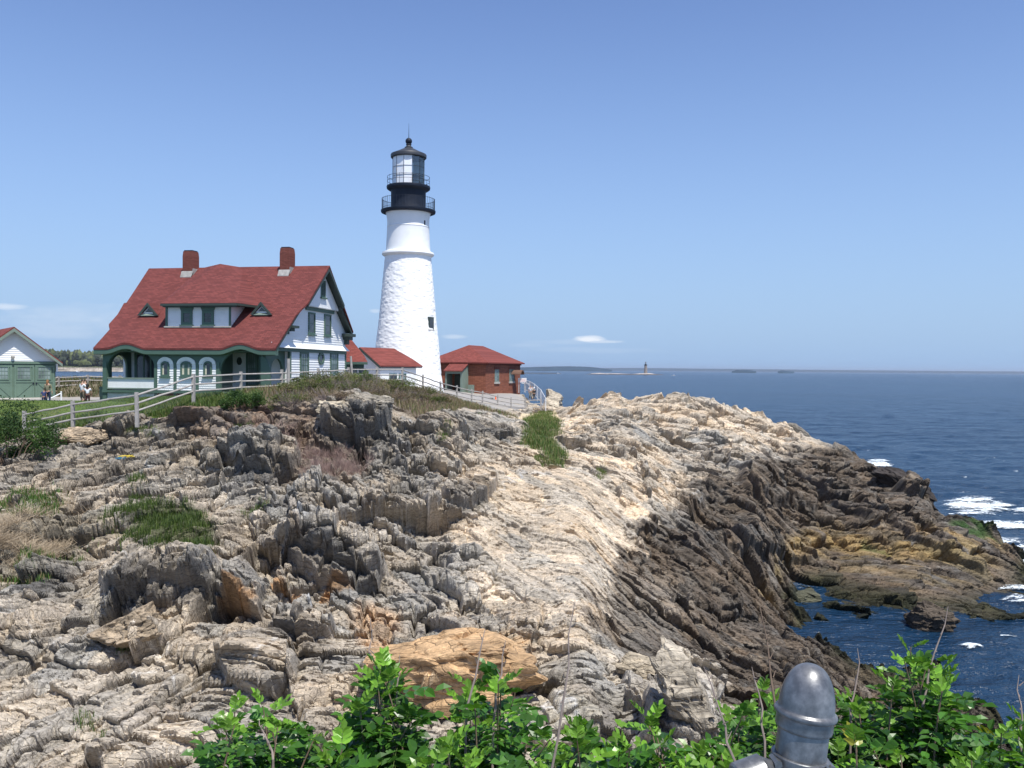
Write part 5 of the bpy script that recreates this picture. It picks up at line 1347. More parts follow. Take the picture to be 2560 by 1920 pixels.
# lantern pole beyond the porch
p = S(270, 950, 68); m = MB(); m.tube([(0, 0, -1.0), (0, 0, 1.05)], .06, 8); m.lathe([(.08, 1.05), (.24, 1.10), (.26, 1.2), (.10, 1.28), (0, 1.30)], n=12)
ob = m.build("garden_lamp", simple("brown_wood_post", (.13, .09, .07), .8), None, True); ob.location = p; setp(ob, "brown lamp post with a flat cap, seen through the porch arch", "lamp post")
# bare stone patch beyond the lawn
# ------------------------------------------------------------------ people
def skinned(name, chain, mat, parent, sub=2):
    """chain: list of (point, radius, parent index); grown into one surface"""
    me = bpy.data.meshes.new(name)
    me.from_pydata([c[0] for c in chain], [(c[2], i) for i, c in enumerate(chain) if c[2] is not None and c[2] >= 0], [])
    sv = me.skin_vertices.new(name="") if hasattr(me.skin_vertices, "new") else None
    if not me.skin_vertices:
        bm = bmesh.new(); bm.from_mesh(me); bm.verts.layers.skin.verify(); bm.to_mesh(me); bm.free()
    d = me.skin_vertices[0].data
    for i, c in enumerate(chain):
        r_ = c[1] if hasattr(c[1], '__len__') else (c[1], c[1])
        d[i].radius = r_; d[i].use_root = (i == 0)
    o = bpy.data.objects.new(name, me); COL.objects.link(o); me.materials.append(mat)
    s_ = o.modifiers.new("skin", 'SKIN'); s_.use_smooth_shade = True
    b_ = o.modifiers.new("subdivision", 'SUBSURF'); b_.levels = sub; b_.render_levels = sub
    o.parent = parent
    return o
M_skin = simple("skin_tone", (.42, .25, .17), .6, var=.05); M_skin2 = simple("brown_skin_tone", (.22, .12, .08), .6, var=.05)
def cloth(n, c): return simple(n, c, .9, var=.08, scale=8)
def person(loc, rz, H_, label, shirt, trousers, hair, skin=None, long_sleeve=False, stride=.12, arm=(.05, .10), lean=0.0, short=False, skirt=False, hairlong=False, hat=None, pack=None, bag=None, crouch=0.0):
    sk = skin or M_skin
    P = empty("person", loc, label, "person", rz=rz)
    k = H_/1.75
    def v(x, y, z): return (x*k, (y - lean*max(0, z-.9))*k, z*k)
    hipz = .92 - crouch*.3; ft = stride
    def leg(sx, s_): return [((.09*sx), 0), (.10*sx, -.5*ft*s_ - crouch*.25), (.10*sx, ft*s_ + .0)]
    body = [(v(0, 0, hipz), (.13*k, .10*k), None), (v(0, 0, hipz+.22), (.125*k, .085*k), 0), (v(0, 0, hipz+.44), (.15*k, .095*k), 1), (v(0, 0, hipz+.54), (.075*k, .07*k), 2), (v(0, -.01, hipz+.61), (.052*k, .052*k), 3),
            (v(0, -.02, hipz+.70), (.075*k, .088*k), 4), (v(0, -.02, hipz+.79), (.068*k, .08*k), 5)]
    for sx, s_ in ((-1, 1), (1, -1)):
        i0 = len(body)
        body += [(v(.09*sx, 0, hipz-.05), .085*k, 0), (v(.10*sx, -.03 - .3*ft*s_, hipz*.52), .058*k, i0), (v(.10*sx, ft*s_, .09), .04*k, i0+1), (v(.11*sx, ft*s_-.14, .03), .035*k, i0+2)]
    hands = []
    for sx, s_ in ((-1, -1), (1, 1)):
        i0 = len(body); ax_, ay_ = arm
        e_ = (.235*sx, -.02 + ay_*s_*.3, hipz+.22); h_ = (.235*sx + ax_*sx, -.10 - ay_*s_, hipz-.02)
        body += [(v(.19*sx, 0, hipz+.47), .05*k, 2), (v(*e_), .04*k, i0), (v(*h_), .026*k, i0+1)]
        hands.append((h_, sx))
        ip = len(body)
        body += [(v(h_[0], h_[1]-.01, h_[2]-.07), (.032*k, .016*k), ip-1)]
        for fi in range(4):
            a0 = len(body); off_ = (fi-1.5)*.017
            body += [(v(h_[0]+.005*sx, h_[1]-.01+off_, h_[2]-.11), .008*k, ip), (v(h_[0]-.006*sx, h_[1]-.015+off_*1.05, h_[2]-.145-.008*(fi in (1, 2))), .0075*k, a0)]
        body += [(v(h_[0]-.01*sx, h_[1]-.045, h_[2]-.075), .009*k, ip), (v(h_[0]-.015*sx, h_[1]-.06, h_[2]-.10), .008*k, len(body))]
    b = skinned("body", body, sk, P, 1)
    # nose, eyes and ears belong to the body mesh's head: small relief joined as children of hair-sized scale is invisible here
    top_ = [(v(0, 0, hipz+.02), (.145*k, .115*k), None), (v(0, 0, hipz+.22), (.14*k, .105*k), 0), (v(0, 0, hipz+.44), (.165*k, .11*k), 1), (v(0, 0, hipz+.53), (.075*k, .07*k), 2)]
    for sx, s_ in ((-1, -1), (1, 1)):
        i0 = len(top_); ax_, ay_ = arm
        top_ += [(v(.195*sx, 0, hipz+.47), .065*k, 2), (v(.235*sx, -.02 + ay_*s_*.3, hipz+(.22 if long_sleeve else .30)), .055*k, i0)]
        if long_sleeve: top_ += [(v((.225+ax_*.85)*sx, -.09 - ay_*s_*.85, hipz+.03), .038*k, i0+1)]
    skinned("shirt", top_, shirt, P, 2)
    tr = [(v(0, 0, hipz+.05), (.14*k, .11*k), None)]
    for sx, s_ in ((-1, 1), (1, -1)):
        i0 = len(tr)
        tr += [(v(.09*sx, 0, hipz-.06), .10*k, 0), (v(.10*sx, -.03 - .3*ft*s_, hipz*.52), .073*k, i0)]
        if not short: tr += [(v(.10*sx, ft*s_, .10), .055*k, i0+1)]
    skinned("trousers", tr, trousers, P, 2)
    hr_ = [(v(0, .02, hipz+.70), (.085*k, .085*k), None), (v(0, .0, hipz+.80), (.082*k, .092*k), 0)]
    if hairlong: hr_ += [(v(0, .07, hipz+.58), (.07*k, .05*k), 0), (v(0, .08, hipz+.46), (.05*k, .03*k), 2)]
    skinned("hair", hr_, hair, P, 2)
    if hat:
        m = MB(); c = v(0, -.02, hipz+.83); m.lathe([(.10*k, -.01), (.105*k, .03*k), (.08*k, .10*k), (0, .12*k)], c, 14); m.box((c[0]-.07*k, c[1]-.19*k, c[2]-.01), (c[0]+.07*k, c[1]-.06*k, c[2]+.012)); m.build("cap", hat, P, True)
    shoes = cloth("dark_shoes", (.05, .05, .05)) if "dark_shoes" not in bpy.data.materials else bpy.data.materials["dark_shoes"]
    for sx, s_ in ((-1, 1), (1, -1)):
        skinned("shoe", [(v(.10*sx, ft*s_+.03, .045), .05*k, None), (v(.11*sx, ft*s_-.15, .035), .042*k, 0)], shoes, P, 1)
    if pack:
        skinned("backpack", [(v(0, .17, hipz+.12), (.13*k, .08*k), None), (v(0, .17, hipz+.42), (.12*k, .075*k), 0)], pack, P, 2)
    return P
def feet(px, Y, zf): p = S(px, 960, Y); return Vector((p.x, Y, zf))
hair_d = cloth("dark_hair", (.015, .012, .012)); hair_b = cloth("light_brown_hair", (.25, .12, .05))
pr = []
person(feet(119.5, 53, 9.58), R(170), 1.58, "person in an olive long-sleeved top and blue jeans walking past the garage", cloth("olive_cotton", (.20, .19, .12)), cloth("blue_denim", (.022, .035, .09)), hair_b, long_sleeve=True, hairlong=True, arm=(.10, .12))
person(feet(109, 52, 9.58), R(200), 1.05, "child in a navy t-shirt and navy shorts beside the olive-topped walker", cloth("navy_cotton", (.02, .03, .10)), cloth("navy_shorts", (.02, .03, .09)), hair_d, M_skin2, lean=.35, arm=(.05, .2), short=True)
person(feet(206, 53, 9.60), R(150), 1.60, "person in a loose white t-shirt, foremost of the three near the house", cloth("white_cotton", (.78, .78, .80)), cloth("khaki_shorts", (.20, .16, .12)), hair_d, short=True, arm=(.06, .15), stride=.14)
person(feet(212.5, 54.5, 9.60), R(160), 1.58, "dark-haired person in a black top walking behind the white t-shirt", cloth("black_cotton", (.02, .02, .025)), cloth("dark_trousers", (.04, .03, .03)), hair_d, arm=(.03, .08))
person(feet(219, 52.5, 9.60), R(190), 1.30, "child in a white shirt and maroon trousers nearest the house steps", cloth("white_school_shirt", (.72, .74, .78)), cloth("maroon_trousers", (.06, .018, .022)), hair_d, M_skin2, arm=(.04, .06), hairlong=True)
zq = S(1326, 999, 98).z
person(feet(1326, 98, zq), R(20), 1.62, "person with a blue backpack and grey trousers facing the sea by the rail fence", cloth("grey_tee", (.5, .5, .52)), cloth("grey_khaki_trousers", (.24, .22, .18)), hair_d, pack=cloth("blue_backpack", (.03, .08, .45)), arm=(.02, .1))
person(feet(1331, 99.5, zq+.02), R(-20), 1.52, "person in a cream jacket and beige trousers right of the blue backpack", cloth("cream_jacket", (.62, .58, .48)), cloth("beige_trousers", (.50, .42, .30)), hair_d, long_sleeve=True, stride=.2, arm=(.03, .1))
person(feet(1335.5, 97.5, zq), R(10), 1.30, "slim person all in black with a white cap, nearest the sea wall", cloth("black_coat", (.012, .014, .012)), cloth("black_trousers", (.012, .012, .014)), hair_d, hat=cloth("white_cap", (.75, .78, .8)), long_sleeve=True, stride=.03, arm=(.0, .03))
# ------------------------------------------------------------------ distant shore, islands, ledge light
def landmat(name, top, shore, zs, tsc=.05):
    m, ns, ls, p = newmat(name)
    g_ = node(ns, ls, "ShaderNodeNewGeometry"); sp = node(ns, ls, "ShaderNodeSeparateXYZ", {0: g_.outputs["Position"]})
    nz = node(ns, ls, "ShaderNodeTexNoise", {"Vector": g_.outputs["Position"], "Scale": tsc, "Detail": 6.0, "Roughness": .7})
    zz_1 = node(ns, ls, "ShaderNodeMath", {0: nz.outputs[0], 1: zs*1.0, 2: sp.outputs[2]}, operation='MULTIPLY_ADD')
    f_ = node(ns, ls, "ShaderNodeMath", {0: zz_1.outputs[0], 1: zs*1.5}, operation='GREATER_THAN')
    tc_ = ramp(ns, ls, nz.outputs[0], [(.3, [c*.55 for c in top]), (.7, [c*1.5 for c in top])])
    sc_ = ramp(ns, ls, nz.outputs[0], [(.35, [c*.35 for c in shore]), (.6, shore)])
    ls.new(mix(ns, ls, f_.outputs[0], sc_, tc_), p.inputs["Base Color"]); p.inputs["Roughness"].default_value = .95; p.inputs["Specular IOR Level"].default_value = .1
    return m
def island(name, x0, x1, Y, prof, depth, mat, n=220, rough=.12, kind='structure'):
    """ridge whose skyline passes through photograph points prof [(px, py)], at depth Y"""
    px = np.linspace(x0, x1, n); py = np.interp(px, [p[0] for p in prof], [p[1] for p in prof])
    rows = 18; V = []
    for i, (a, b) in enumerate(zip(px, py)):
        p = S(a, b, Y)
        for j in range(rows):
            t_ = j/(rows-1)*2-1
            h_ = max(p.z, .4)*max(0, 1-abs(t_)**2.2) + (1 if abs(t_) < .98 else 0)*max(p.z, 1)*rough*(random.random()-.5)
            yy = Y + t_*depth
            V.append((p.x*yy/Y, yy, h_ - (1.0 if abs(t_) > .98 else 0)))
    ix_ = np.arange(n*rows).reshape(n, rows)
    f_ = np.stack([ix_[:-1, :-1], ix_[1:, :-1], ix_[1:, 1:], ix_[:-1, 1:]], -1).reshape(-1, 4)
    return setp(npmesh(name, np.array(V), f_, mat, None, False), kind=kind)
M_isl = landmat("wooded_headland", (.075, .085, .045), (.42, .37, .31), 8)
island("headland", 40, 760, 2000, [(40, 906), (110, 905), (130, 903), (200, 907), (330, 906), (500, 910), (700, 914), (760, 917)], 160, M_isl, 700, .10)
# trees on that headland: a far-off wood
random.seed(3)
V, F = [], []
ico = [(0, 0, 1), (.89, 0, .45), (.28, .85, .45), (-.72, .53, .45), (-.72, -.53, .45), (.28, -.85, .45), (.72, .53, -.45), (-.28, .85, -.45), (-.89, 0, -.45), (-.28, -.85, -.45), (.72, -.53, -.45), (0, 0, -1)]
icf = [(0,1,2),(0,2,3),(0,3,4),(0,4,5),(0,5,1),(1,6,2),(2,7,3),(3,8,4),(4,9,5),(5,10,1),(1,10,6),(2,6,7),(3,7,8),(4,8,9),(5,9,10),(11,7,6),(11,8,7),(11,9,8),(11,10,9),(11,6,10)]
tint = []
for i in range(4200):
    px = random.uniform(60, 640); Y = 2000 + random.uniform(-110, 30)
    top_y = np.interp(px, [60, 100, 130, 150, 180, 194, 205, 260, 330, 500, 640], [874, 874, 876, 879, 880, 877, 880, 881, 884, 892, 905]) + random.uniform(0, 26)
    c = S(px, top_y, Y)
    if c.z < 9: continue
    r_ = random.uniform(4.5, 10); conif = random.random() < .3
    b = len(V); g_ = random.uniform(.6, 1.4); base_c = (.10*g_, .115*g_, .05*g_) if random.random() < .55 else (.055*g_, .065*g_, .045*g_)
    for q_ in ico:
        V.append((c.x + q_[0]*r_*random.uniform(.8, 1.2)*(.6 if conif else 1), Y + q_[1]*r_, c.z - r_ + q_[2]*r_*(1.5 if conif else .9)*random.uniform(.8, 1.2))); tint.append(base_c)
    F += [(a+b, d+b, e+b) for a, d, e in icf]
mt, ns, ls, p = newmat("far_tree_foliage"); at = node(ns, ls, "ShaderNodeAttribute", attribute_name="tint"); ls.new(at.outputs["Color"], p.inputs["Base Color"]); p.inputs["Roughness"].default_value = 1; p.inputs["Specular IOR Level"].default_value = 0
M_tint = mt
setp(npmesh("far_woods", np.array(V), np.array(F), mt, None, False, {"tint": np.array(tint)}), "dark mixed wood covering the far headland behind garage and house", None, kind='stuff')
if True:
    del bpy.data.objects["far_woods"]["label"]
M_far = landmat("far_low_land", (.03, .055, .08), (.04, .07, .10), 3, .01)
island("far_island", 1240, 1530, 7000, [(1240, 920), (1330, 917.5), (1420, 915.6), (1470, 917), (1500, 920), (1530, 924.5)], 600, M_far, 120, .05)
island("mainland_coast", 1380, 2700, 16000, [(1380, 920.5), (1600, 920), (1700, 921), (1900, 923), (2200, 926), (2560, 928.8), (2700, 930)], 900, M_far, 160, .04)
island("rocky_islet", 1830, 1890, 5200, [(1830, 928), (1842, 925.0), (1850, 925.6), (1868, 925.0), (1890, 928)], 60, M_far, 30, .2)
island("small_rocky_islet", 1945, 1985, 5200, [(1945, 928.5), (1952, 926.4), (1960, 926.8), (1985, 929)], 60, M_far, 20, .2)
M_ledge = landmat("pale_ledge_rock", (.42, .38, .34), (.12, .10, .09), 2, .3)
island("ledge", 1465, 1660, 2270, [(1465, 936.2), (1480, 933.4), (1500, 932.4), (1512, 933.6), (1540, 933.5), (1580, 935), (1600, 933.6), (1625, 933.2), (1640, 935.4), (1660, 936.8)], 14, M_ledge, 120, .25)
island("reef", 1296, 1402, 2500, [(1296, 931.6), (1330, 932.0), (1380, 932.3), (1402, 933)], 8, simple("wet_dark_reef", (.02, .022, .02), .5), 80, .3)
lp = S(1614, 934, 2270); kk = 2270/2213.; lp.z = 3.0*0 + S(1614, 934, 2270).z
LO = empty("ledge_lighthouse", lp, "tiny grey granite lighthouse standing on the low ledge out at sea", "lighthouse")
M_gran = simple("grey_granite", (.26, .22, .19), .9, var=.2, scale=.3)
m = MB(); m.lathe([(4.9, -3), (4.7, 0), (4.2, 8*kk), (3.6, 16*kk), (3.3, 20.5*kk)], n=24); m.build("granite_shaft", M_gran, LO, True)
m = MB(); m.lathe([(3.3, 20*kk), (3.9, 20.8*kk), (4.0, 22.3*kk), (2.0, 22.4*kk)], n=24); m.build("gallery", M_black, LO, True)
m = MB(); m.lathe([(1.9, 22.4*kk), (1.9, 25*kk), (2.0, 25.2*kk)], n=16); m.build("watch_room", M_black, LO, True)
m = MB(); m.lathe([(1.7, 25*kk), (1.7, 27*kk)], n=16); m.build("lantern_room", M_panel, LO, True)
m = MB(); m.lathe([(2.1, 26.8*kk), (1.2, 28.4*kk), (.3, 29.3*kk), (0, 30.2*kk)], n=16); m.build("lantern_roof", M_blackroof, LO, True)
# boats
def boat(px, Y, L_, label, rz):
    w = SZ(px, 960, 0); p = S(px, 960, Y); p.z = 0
    B = empty("small_boat", p, label, "boat", "boats out at sea", rz)
    n_ = 9; vs = []
    for i in range(n_):
        t_ = i/(n_-1); wd = L_*.16*(1 - t_**2.6) + .02; x = (t_-.5)*L_
        vs += [(x, -wd, 1.0+.4*t_), (x, 0, -.3), (x, wd, 1.0+.4*t_)]
    fs = [(i*3+k, i*3+k+1, (i+1)*3+k+1, (i+1)*3+k) for i in range(n_-1) for k in range(2)] + [(i*3, (i+1)*3, (i+1)*3+2, i*3+2) for i in range(n_-1)] + [(0, 1, 2)]
    m = MB(); m.add(vs, fs); m.build("hull", M_panel, B)
    m = MB(); m.prism([(-.25*L_, -L_*.1, 1), (.12*L_, -L_*.09, 1), (.12*L_, L_*.09, 1), (-.25*L_, L_*.1, 1)], [(-.22*L_, -L_*.08, 2.4), (.03*L_, -L_*.07, 2.4), (.03*L_, L_*.07, 2.4), (-.22*L_, L_*.08, 2.4)]); m.build("cabin", M_panel, B)
boat(1683.5, 1900, 9, "small white motor boat on the water right of the ledge lighthouse", R(170))
boat(1395, 2400, 9, "tiny white boat beside the dark reef below the far island", R(10))
boat(193, 1600, 8, "tiny white boat on the water below the wooded headland", R(0))

# ------------------------------------------------------------------ sea haze
hz_m = bpy.data.materials.new("thin_sea_haze"); hz_m.use_nodes = True; nt_ = hz_m.node_tree; nt_.nodes.remove(nt_.nodes["Principled BSDF"])
pv = nt_.nodes.new("ShaderNodeVolumePrincipled"); pv.inputs["Color"].default_value = (.80, .88, 1, 1); pv.inputs["Density"].default_value = 4.5e-5; pv.inputs["Anisotropy"].default_value = .3
nt_.links.new(pv.outputs[0], nt_.nodes["Material Output"].inputs["Volume"])
m = MB(); m.box((-30000, -60, -9), (30000, 42000, 90)); setp(m.build("haze", hz_m), kind='stuff')
# ------------------------------------------------------------------ vegetation
rng = np.random.default_rng(5)
def leafshader(name, gloss=.45, transl=.3):
    m, ns, ls, p = newmat(name)
    at = node(ns, ls, "ShaderNodeAttribute", attribute_name="tint")
    ls.new(at.outputs["Color"], p.inputs["Base Color"]); p.inputs["Roughness"].default_value = gloss; p.inputs["Specular IOR Level"].default_value = .35
    tr = node(ns, ls, "ShaderNodeBsdfTranslucent", {0: mix(ns, ls, 1.0, at.outputs["Color"], (1.3, 1.5, .5), 'MULTIPLY')})
    ms = node(ns, ls, "ShaderNodeMixShader", {0: transl}); ls.new(p.outputs[0], ms.inputs[1]); ls.new(tr.outputs[0], ms.inputs[2])
    ls.new(ms.outputs[0], ns["Material Output"].inputs["Surface"])
    return m
M_leaf = leafshader("glossy_rose_leaf", .34, .25)
M_leafm = leafshader("matt_leaf", .7, .25)
M_blade = leafshader("grass_blade", .7, .25)
M_stem = simple("brown_bark_stem", (.16, .11, .075), .8, var=.25, scale=20)
M_cane = simple("grey_dead_cane", (.22, .175, .15), .85, var=.25, scale=25)
def unit(v): return v/np.maximum(np.linalg.norm(v, axis=-1, keepdims=True), 1e-9)
LT = np.array([(0, 0, 0), (.22, -.36, .10), (.62, -.42, .13), (1, 0, -.10), (.62, .42, .13), (.22, .36, .10), (.5, 0, -.05)])
LF = np.array([(0, 1, 6), (1, 2, 6), (2, 3, 6), (3, 4, 6), (4, 5, 6), (5, 0, 6)])
def leaves(P, Dr, Nn, size, wid=1.0):
    """arrays of positions, directions, normals -> verts, faces"""
    X = unit(Dr); Y_ = unit(np.cross(Nn, X)); Z_ = np.cross(X, Y_)
    size = np.broadcast_to(np.asarray(size, float), (len(P),))
    V = P[:, None, :] + size[:, None, None]*(LT[None, :, 0:1]*X[:, None, :] + wid*LT[None, :, 1:2]*Y_[:, None, :] + LT[None, :, 2:3]*Z_[:, None, :])
    F = (np.arange(len(P))*7)[:, None, None] + LF[None]
    return V.reshape(-1, 3), F.reshape(-1, 3)
def blades(P, h, w, bend, col, name, label=None, kind='stuff', parent=None, up=(0, 0, 1)):
    n = len(P); a = rng.uniform(0, 2*math.pi, n); d = np.stack([np.cos(a), np.sin(a), np.zeros(n)], -1); s_ = np.stack([-np.sin(a), np.cos(a), np.zeros(n)], -1)
    h = h*rng.uniform(.5, 1.25, n); b = bend*h*rng.uniform(.2, 1.3, n); w = w*rng.uniform(.7, 1.3, n)
    U_ = np.array(up)[None]
    V = np.stack([P - s_*w[:, None]*.5, P + s_*w[:, None]*.5, P + U_*h[:, None]*.6 + d*b[:, None]*.35 + s_*w[:, None]*.35, P + U_*h[:, None]*.6 + d*b[:, None]*.35 - s_*w[:, None]*.35, P + U_*h[:, None] + d*b[:, None]], 1)
    k = (np.arange(n)*5)[:, None]
    F = np.concatenate([k + np.array([[0, 1, 2]]), k + np.array([[0, 2, 3]]), k + np.array([[3, 2, 4]])])
    C_ = np.repeat(col, 5, 0)
    o = npmesh(name, V.reshape(-1, 3), F, M_blade, parent, False, {"tint": C_})
    if kind: setp(o, kind=kind)
    return o
def palette(n, cols, jit=.18):
    c = np.array(cols)[rng.integers(0, len(cols), n)]
    return np.clip(c*rng.uniform(1-jit, 1+jit, (n, 1)), 0.003, 1)
AREA = (YY**2)
def scatter(mask, n):
    w = np.clip(mask, 0, 1)*AREA*(1 + 0*YY); idx_ = np.flatnonzero(w > 0)
    if len(idx_) == 0: return np.zeros((0, 3))
    ww = w[idx_]; ww = ww/ww.sum()
    c = rng.choice(idx_, n, p=ww)
    P = VT[c].astype(float); P[:, 0] += rng.normal(0, .03, n); P[:, 1] += rng.normal(0, .03, n)
    return P
def clumpy(mask, f_, seed, thr=.45): return mask*np.clip((fbm(XX*f_, YY*f_, seed, 3)-thr)*6, 0, 1)
GR = [(.060, .115, .022), (.085, .15, .03), (.12, .17, .04), (.045, .085, .02)]
DRY = [(.26, .20, .11), (.19, .14, .085), (.32, .26, .15), (.12, .13, .05), (.15, .105, .075)]
# lawn grass: mown, longer along the fence and the rock edge
lm = lawn*(YY < 60)
P = scatter(lm, 60000); blades(P, .07, .018, .5, palette(len(P), GR + [(.15, .19, .06)]), "mown_grass")
P = scatter(bank*(YY < 84), 12000); blades(P, .35, .07, .8, palette(len(P), [(.13, .11, .06), (.10, .11, .045), (.16, .13, .08), (.07, .09, .03)]), "bank_scrub_grass")
edge = np.clip(lm - smooth(smooth(lm.reshape(GX, GY), 10, 0), 22, 1).ravel()*.93, 0, 1)*(YY < 50)
verge = ((PY > np.interp(PX, [0, 160, 300, 420, 520], [925, 905, 885, 862, 850])) & (YY > 36)).astype(float)*lm
P = scatter(np.clip(clumpy(verge, .8, 500, .3)+.0, 0, 1), 26000); blades(P, .30, .025, .5, palette(len(P), GR + [(.20, .19, .08)]), "long_verge_grass")
P = scatter(clumpy(mound, .7, 510, .25), 42000); blades(P, .34, .022, .6, palette(len(P), DRY + [(.15,.10,.075),(.20,.14,.10)] + GR[:2]), "dry_scrub_grass")
P = scatter(clumpy(gverge, 1.1, 515, .3), 13000); blades(P, .34, .03, .5, palette(len(P), GR + [(.10, .16, .04), (.24, .20, .09), (.18, .17, .08)]), "ledge_grass")
hol = clumpy(blob(370, 1155, 95, 45, 0, .3, .7, 20, 28) + blob(305, 1110, 22, 60, 0, .3) + blob(270, 1165, 45, 30), .9, 520, .3)
P = scatter(np.clip(hol, 0, 1), 26000); blades(P, .30, .018, .5, palette(len(P), [(.035, .06, .015), (.06, .10, .02), (.10, .14, .03)]), "hollow_grass")
sl_ = clumpy(blob(60, 1110, 80, 30, -15) + blob(30, 1245, 60, 25) + blob(110, 1195, 80, 14), .8, 530, .35)
P = scatter(np.clip(sl_, 0, 1), 16000); blades(P, .25, .02, .6, palette(len(P), [(.05, .12, .02), (.08, .17, .03), (.20, .16, .08)]), "slope_grass")
tf = sum(blob(x, y, rx, ry) for x, y, rx, ry in ((180, 1560, 22, 20), (215, 1605, 20, 22), (265, 1395, 12, 18), (1298, 1022, 10, 10), (1165, 990, 12, 10), (525, 925, 20, 8), (960, 945, 14, 8), (300, 935, 40, 7), (560, 1115, 34, 8), (165, 1218, 16, 8)))
P = scatter(np.clip(tf, 0, 1), 9000); blades(P, .20, .015, .6, palette(len(P), GR + [(.2, .16, .07)]), "crevice_grass")

def gpix(px, py, y0=14.0):
    """ground point met by the sight line through photograph pixel (2560 wide)"""
    Y = y0
    while Y < 125:
        p = S(px, py, Y)
        if p.z < ground(p.x, p.y): return p
        Y *= 1.006
    return S(px, py, 60)
def shrub(name, label, cat, c, r, h, nl, lsize, cols, nst, stemcol=None, clumps=14, group=None, bare=0.0, mat=None, kind=None):
    """leafy bush: irregular clumps of leaves carried on branching stems"""
    root = empty(name, c, label, cat, group)
    cc = []
    for i in range(clumps):
        a = rng.uniform(0, 2*math.pi); q = rng.uniform(0, 1)**.5
        z = h*(.30 + .62*rng.random()*(1-.55*q*q))
        cc.append((r[0]*q*math.cos(a), r[1]*q*math.sin(a), z))
    cc = np.array(cc)
    m = MB()
    for i in range(nst):
        t_ = cc[i % clumps] + rng.normal(0, .1, 3)*np.array([r[0], r[1], h]); b = np.array([t_[0]*.25, t_[1]*.25, -.15])
        mid = (t_ + b)/2 + rng.normal(0, .05, 3)*h
        m.tube([b, mid, t_ + np.array([0, 0, bare*h*rng.random()])], [.018*h**.5+.004, .011*h**.5+.003, .003], 4, False)
    m.build("stems", stemcol or M_stem, root)
    if nl:
        k = rng.integers(0, clumps, nl); sp = np.array([r[0], r[1], h*.8])*rng.uniform(.16, .34, (clumps, 1))
        off_ = rng.normal(0, 1, (nl, 3)); off_ = unit(off_)*rng.uniform(.3, 1, (nl, 1))**.6
        P = cc[k] + off_*sp[k]
        P[:, 2] = np.maximum(P[:, 2], .02)
        Dr = unit(off_ + rng.normal(0, .7, (nl, 3))); Nn = unit(off_*.6 + rng.normal(0, .6, (nl, 3)) + np.array([0, 0, .7]))
        V, F = leaves(P, Dr, Nn, lsize*rng.uniform(.6, 1.3, nl), .9)
        cl_ = palette(clumps, cols)[k]*rng.uniform(.8, 1.2, (nl, 1))
        npmesh("foliage", V, F, mat or M_leafm, root, False, {"tint": np.repeat(cl_, 7, 0)})
    return root
DG = [(.040, .085, .018), (.055, .11, .022), (.03, .065, .018), (.075, .13, .03)]
OL = [(.10, .13, .035), (.14, .17, .05), (.08, .10, .03), (.17, .15, .07)]
def at(px, py, Y, dz=0): p = S(px, py, Y); p.z = ground(p.x, p.y) - .05 + dz; return p
# big dark bush at the left edge (several shrubs grown together are told apart by place)
shrub("bayberry_bush", "big dark green bush at the left edge, right at the picture's border", "bush", at(15, 1085, 38), (2.1, 1.4), 3.1, 11000, .075, DG, 30, clumps=34)
shrub("bayberry_bush", "smaller green bush covering the fence's left end, beside the big dark one", "bush", at(90, 1090, 39), (1.0, .8), 1.25, 3200, .07, DG + OL[:1], 20, clumps=20)
shrub("bayberry_bush", "round dark green bush in front of the rail fence below the porch", "bush", at(612, 992, 41.5), (1.05, .7), 1.05, 4200, .07, DG, 30, clumps=26)
shrub("twiggy_bush", "grey-brown twiggy bush right of the round dark green one", "bush", at(680, 998, 42), (.8, .6), .65, 700, .05, OL, 60, M_cane, 20)
lab = ["low olive scrub bush against the fence under the gable wall", "yellow-green scrub bush below the house's right corner", "tall olive scrub bush beneath the leaning post", "bright green scrub bush at the top of the mound",
       "brownish scrub bush on the mound below the white shed", "sparse brown bush where the mound begins to fall", "low olive bush left of the tower foot", "straggly bush on the slope below the tower"]
for i, (px, py, Y, rx, h_, cols) in enumerate(((755, 985, 46, 1.1, .75, OL), (820, 975, 48, 1.2, .95, OL), (880, 962, 51, 1.0, .95, OL + DG[:1]), (905, 958, 52, .55, .95, [(.09, .17, .03), (.12, .2, .04)]),
        (965, 968, 52, 1.5, .85, OL + [(.16, .11, .07)]), (1010, 985, 53, 1.4, .7, [(.16, .12, .08), (.12, .12, .05)]), (1050, 985, 60, 1.1, .7, OL), (1075, 1010, 55, 1.0, .5, [(.13, .11, .05), (.08, .10, .03)]))):
    shrub("scrub_bush", lab[i], "bush", at(px, py, Y), (rx*1.25, rx*.8), h_*1.05, 3200, .055, cols, 90, M_cane, 22, "scrub bushes on the mound below the house", .5)
lab2 = ["brown twiggy scrub just above the big dark rock block", "olive scrub left of the big dark rock block", "brown scrub patch under the middle of the fence", "dull green scrub at the foot of the leaning post",
        "reddish scrub hanging over the rock edge below the shed", "pale straw-coloured scrub right of the bright green bush", "grey-green scrub where the fence starts downhill"]
BRN = [(.17, .12, .085), (.13, .10, .06), (.20, .15, .10)]
for i, (px, py, Y, rx, h_, cols) in enumerate(((830, 1012, 41, 1.3, .55, BRN), (735, 1005, 42, 1.1, .6, OL), (900, 985, 47, 1.3, .7, BRN + OL[:1]), (865, 980, 47, .9, .8, OL + DG[:1]), (975, 1000, 47, 1.4, .65, BRN), (935, 975, 50, .9, .8, [(.24, .21, .11), (.16, .17, .07)]), (1030, 1000, 52, 1.0, .55, OL + BRN))):
    shrub("scrub_bush", lab2[i], "bush", at(px, py, Y), (rx, rx*.7), h_*.9, 2200, .045, cols, 130, M_cane, 24, "scrub bushes on the mound below the house", .7)
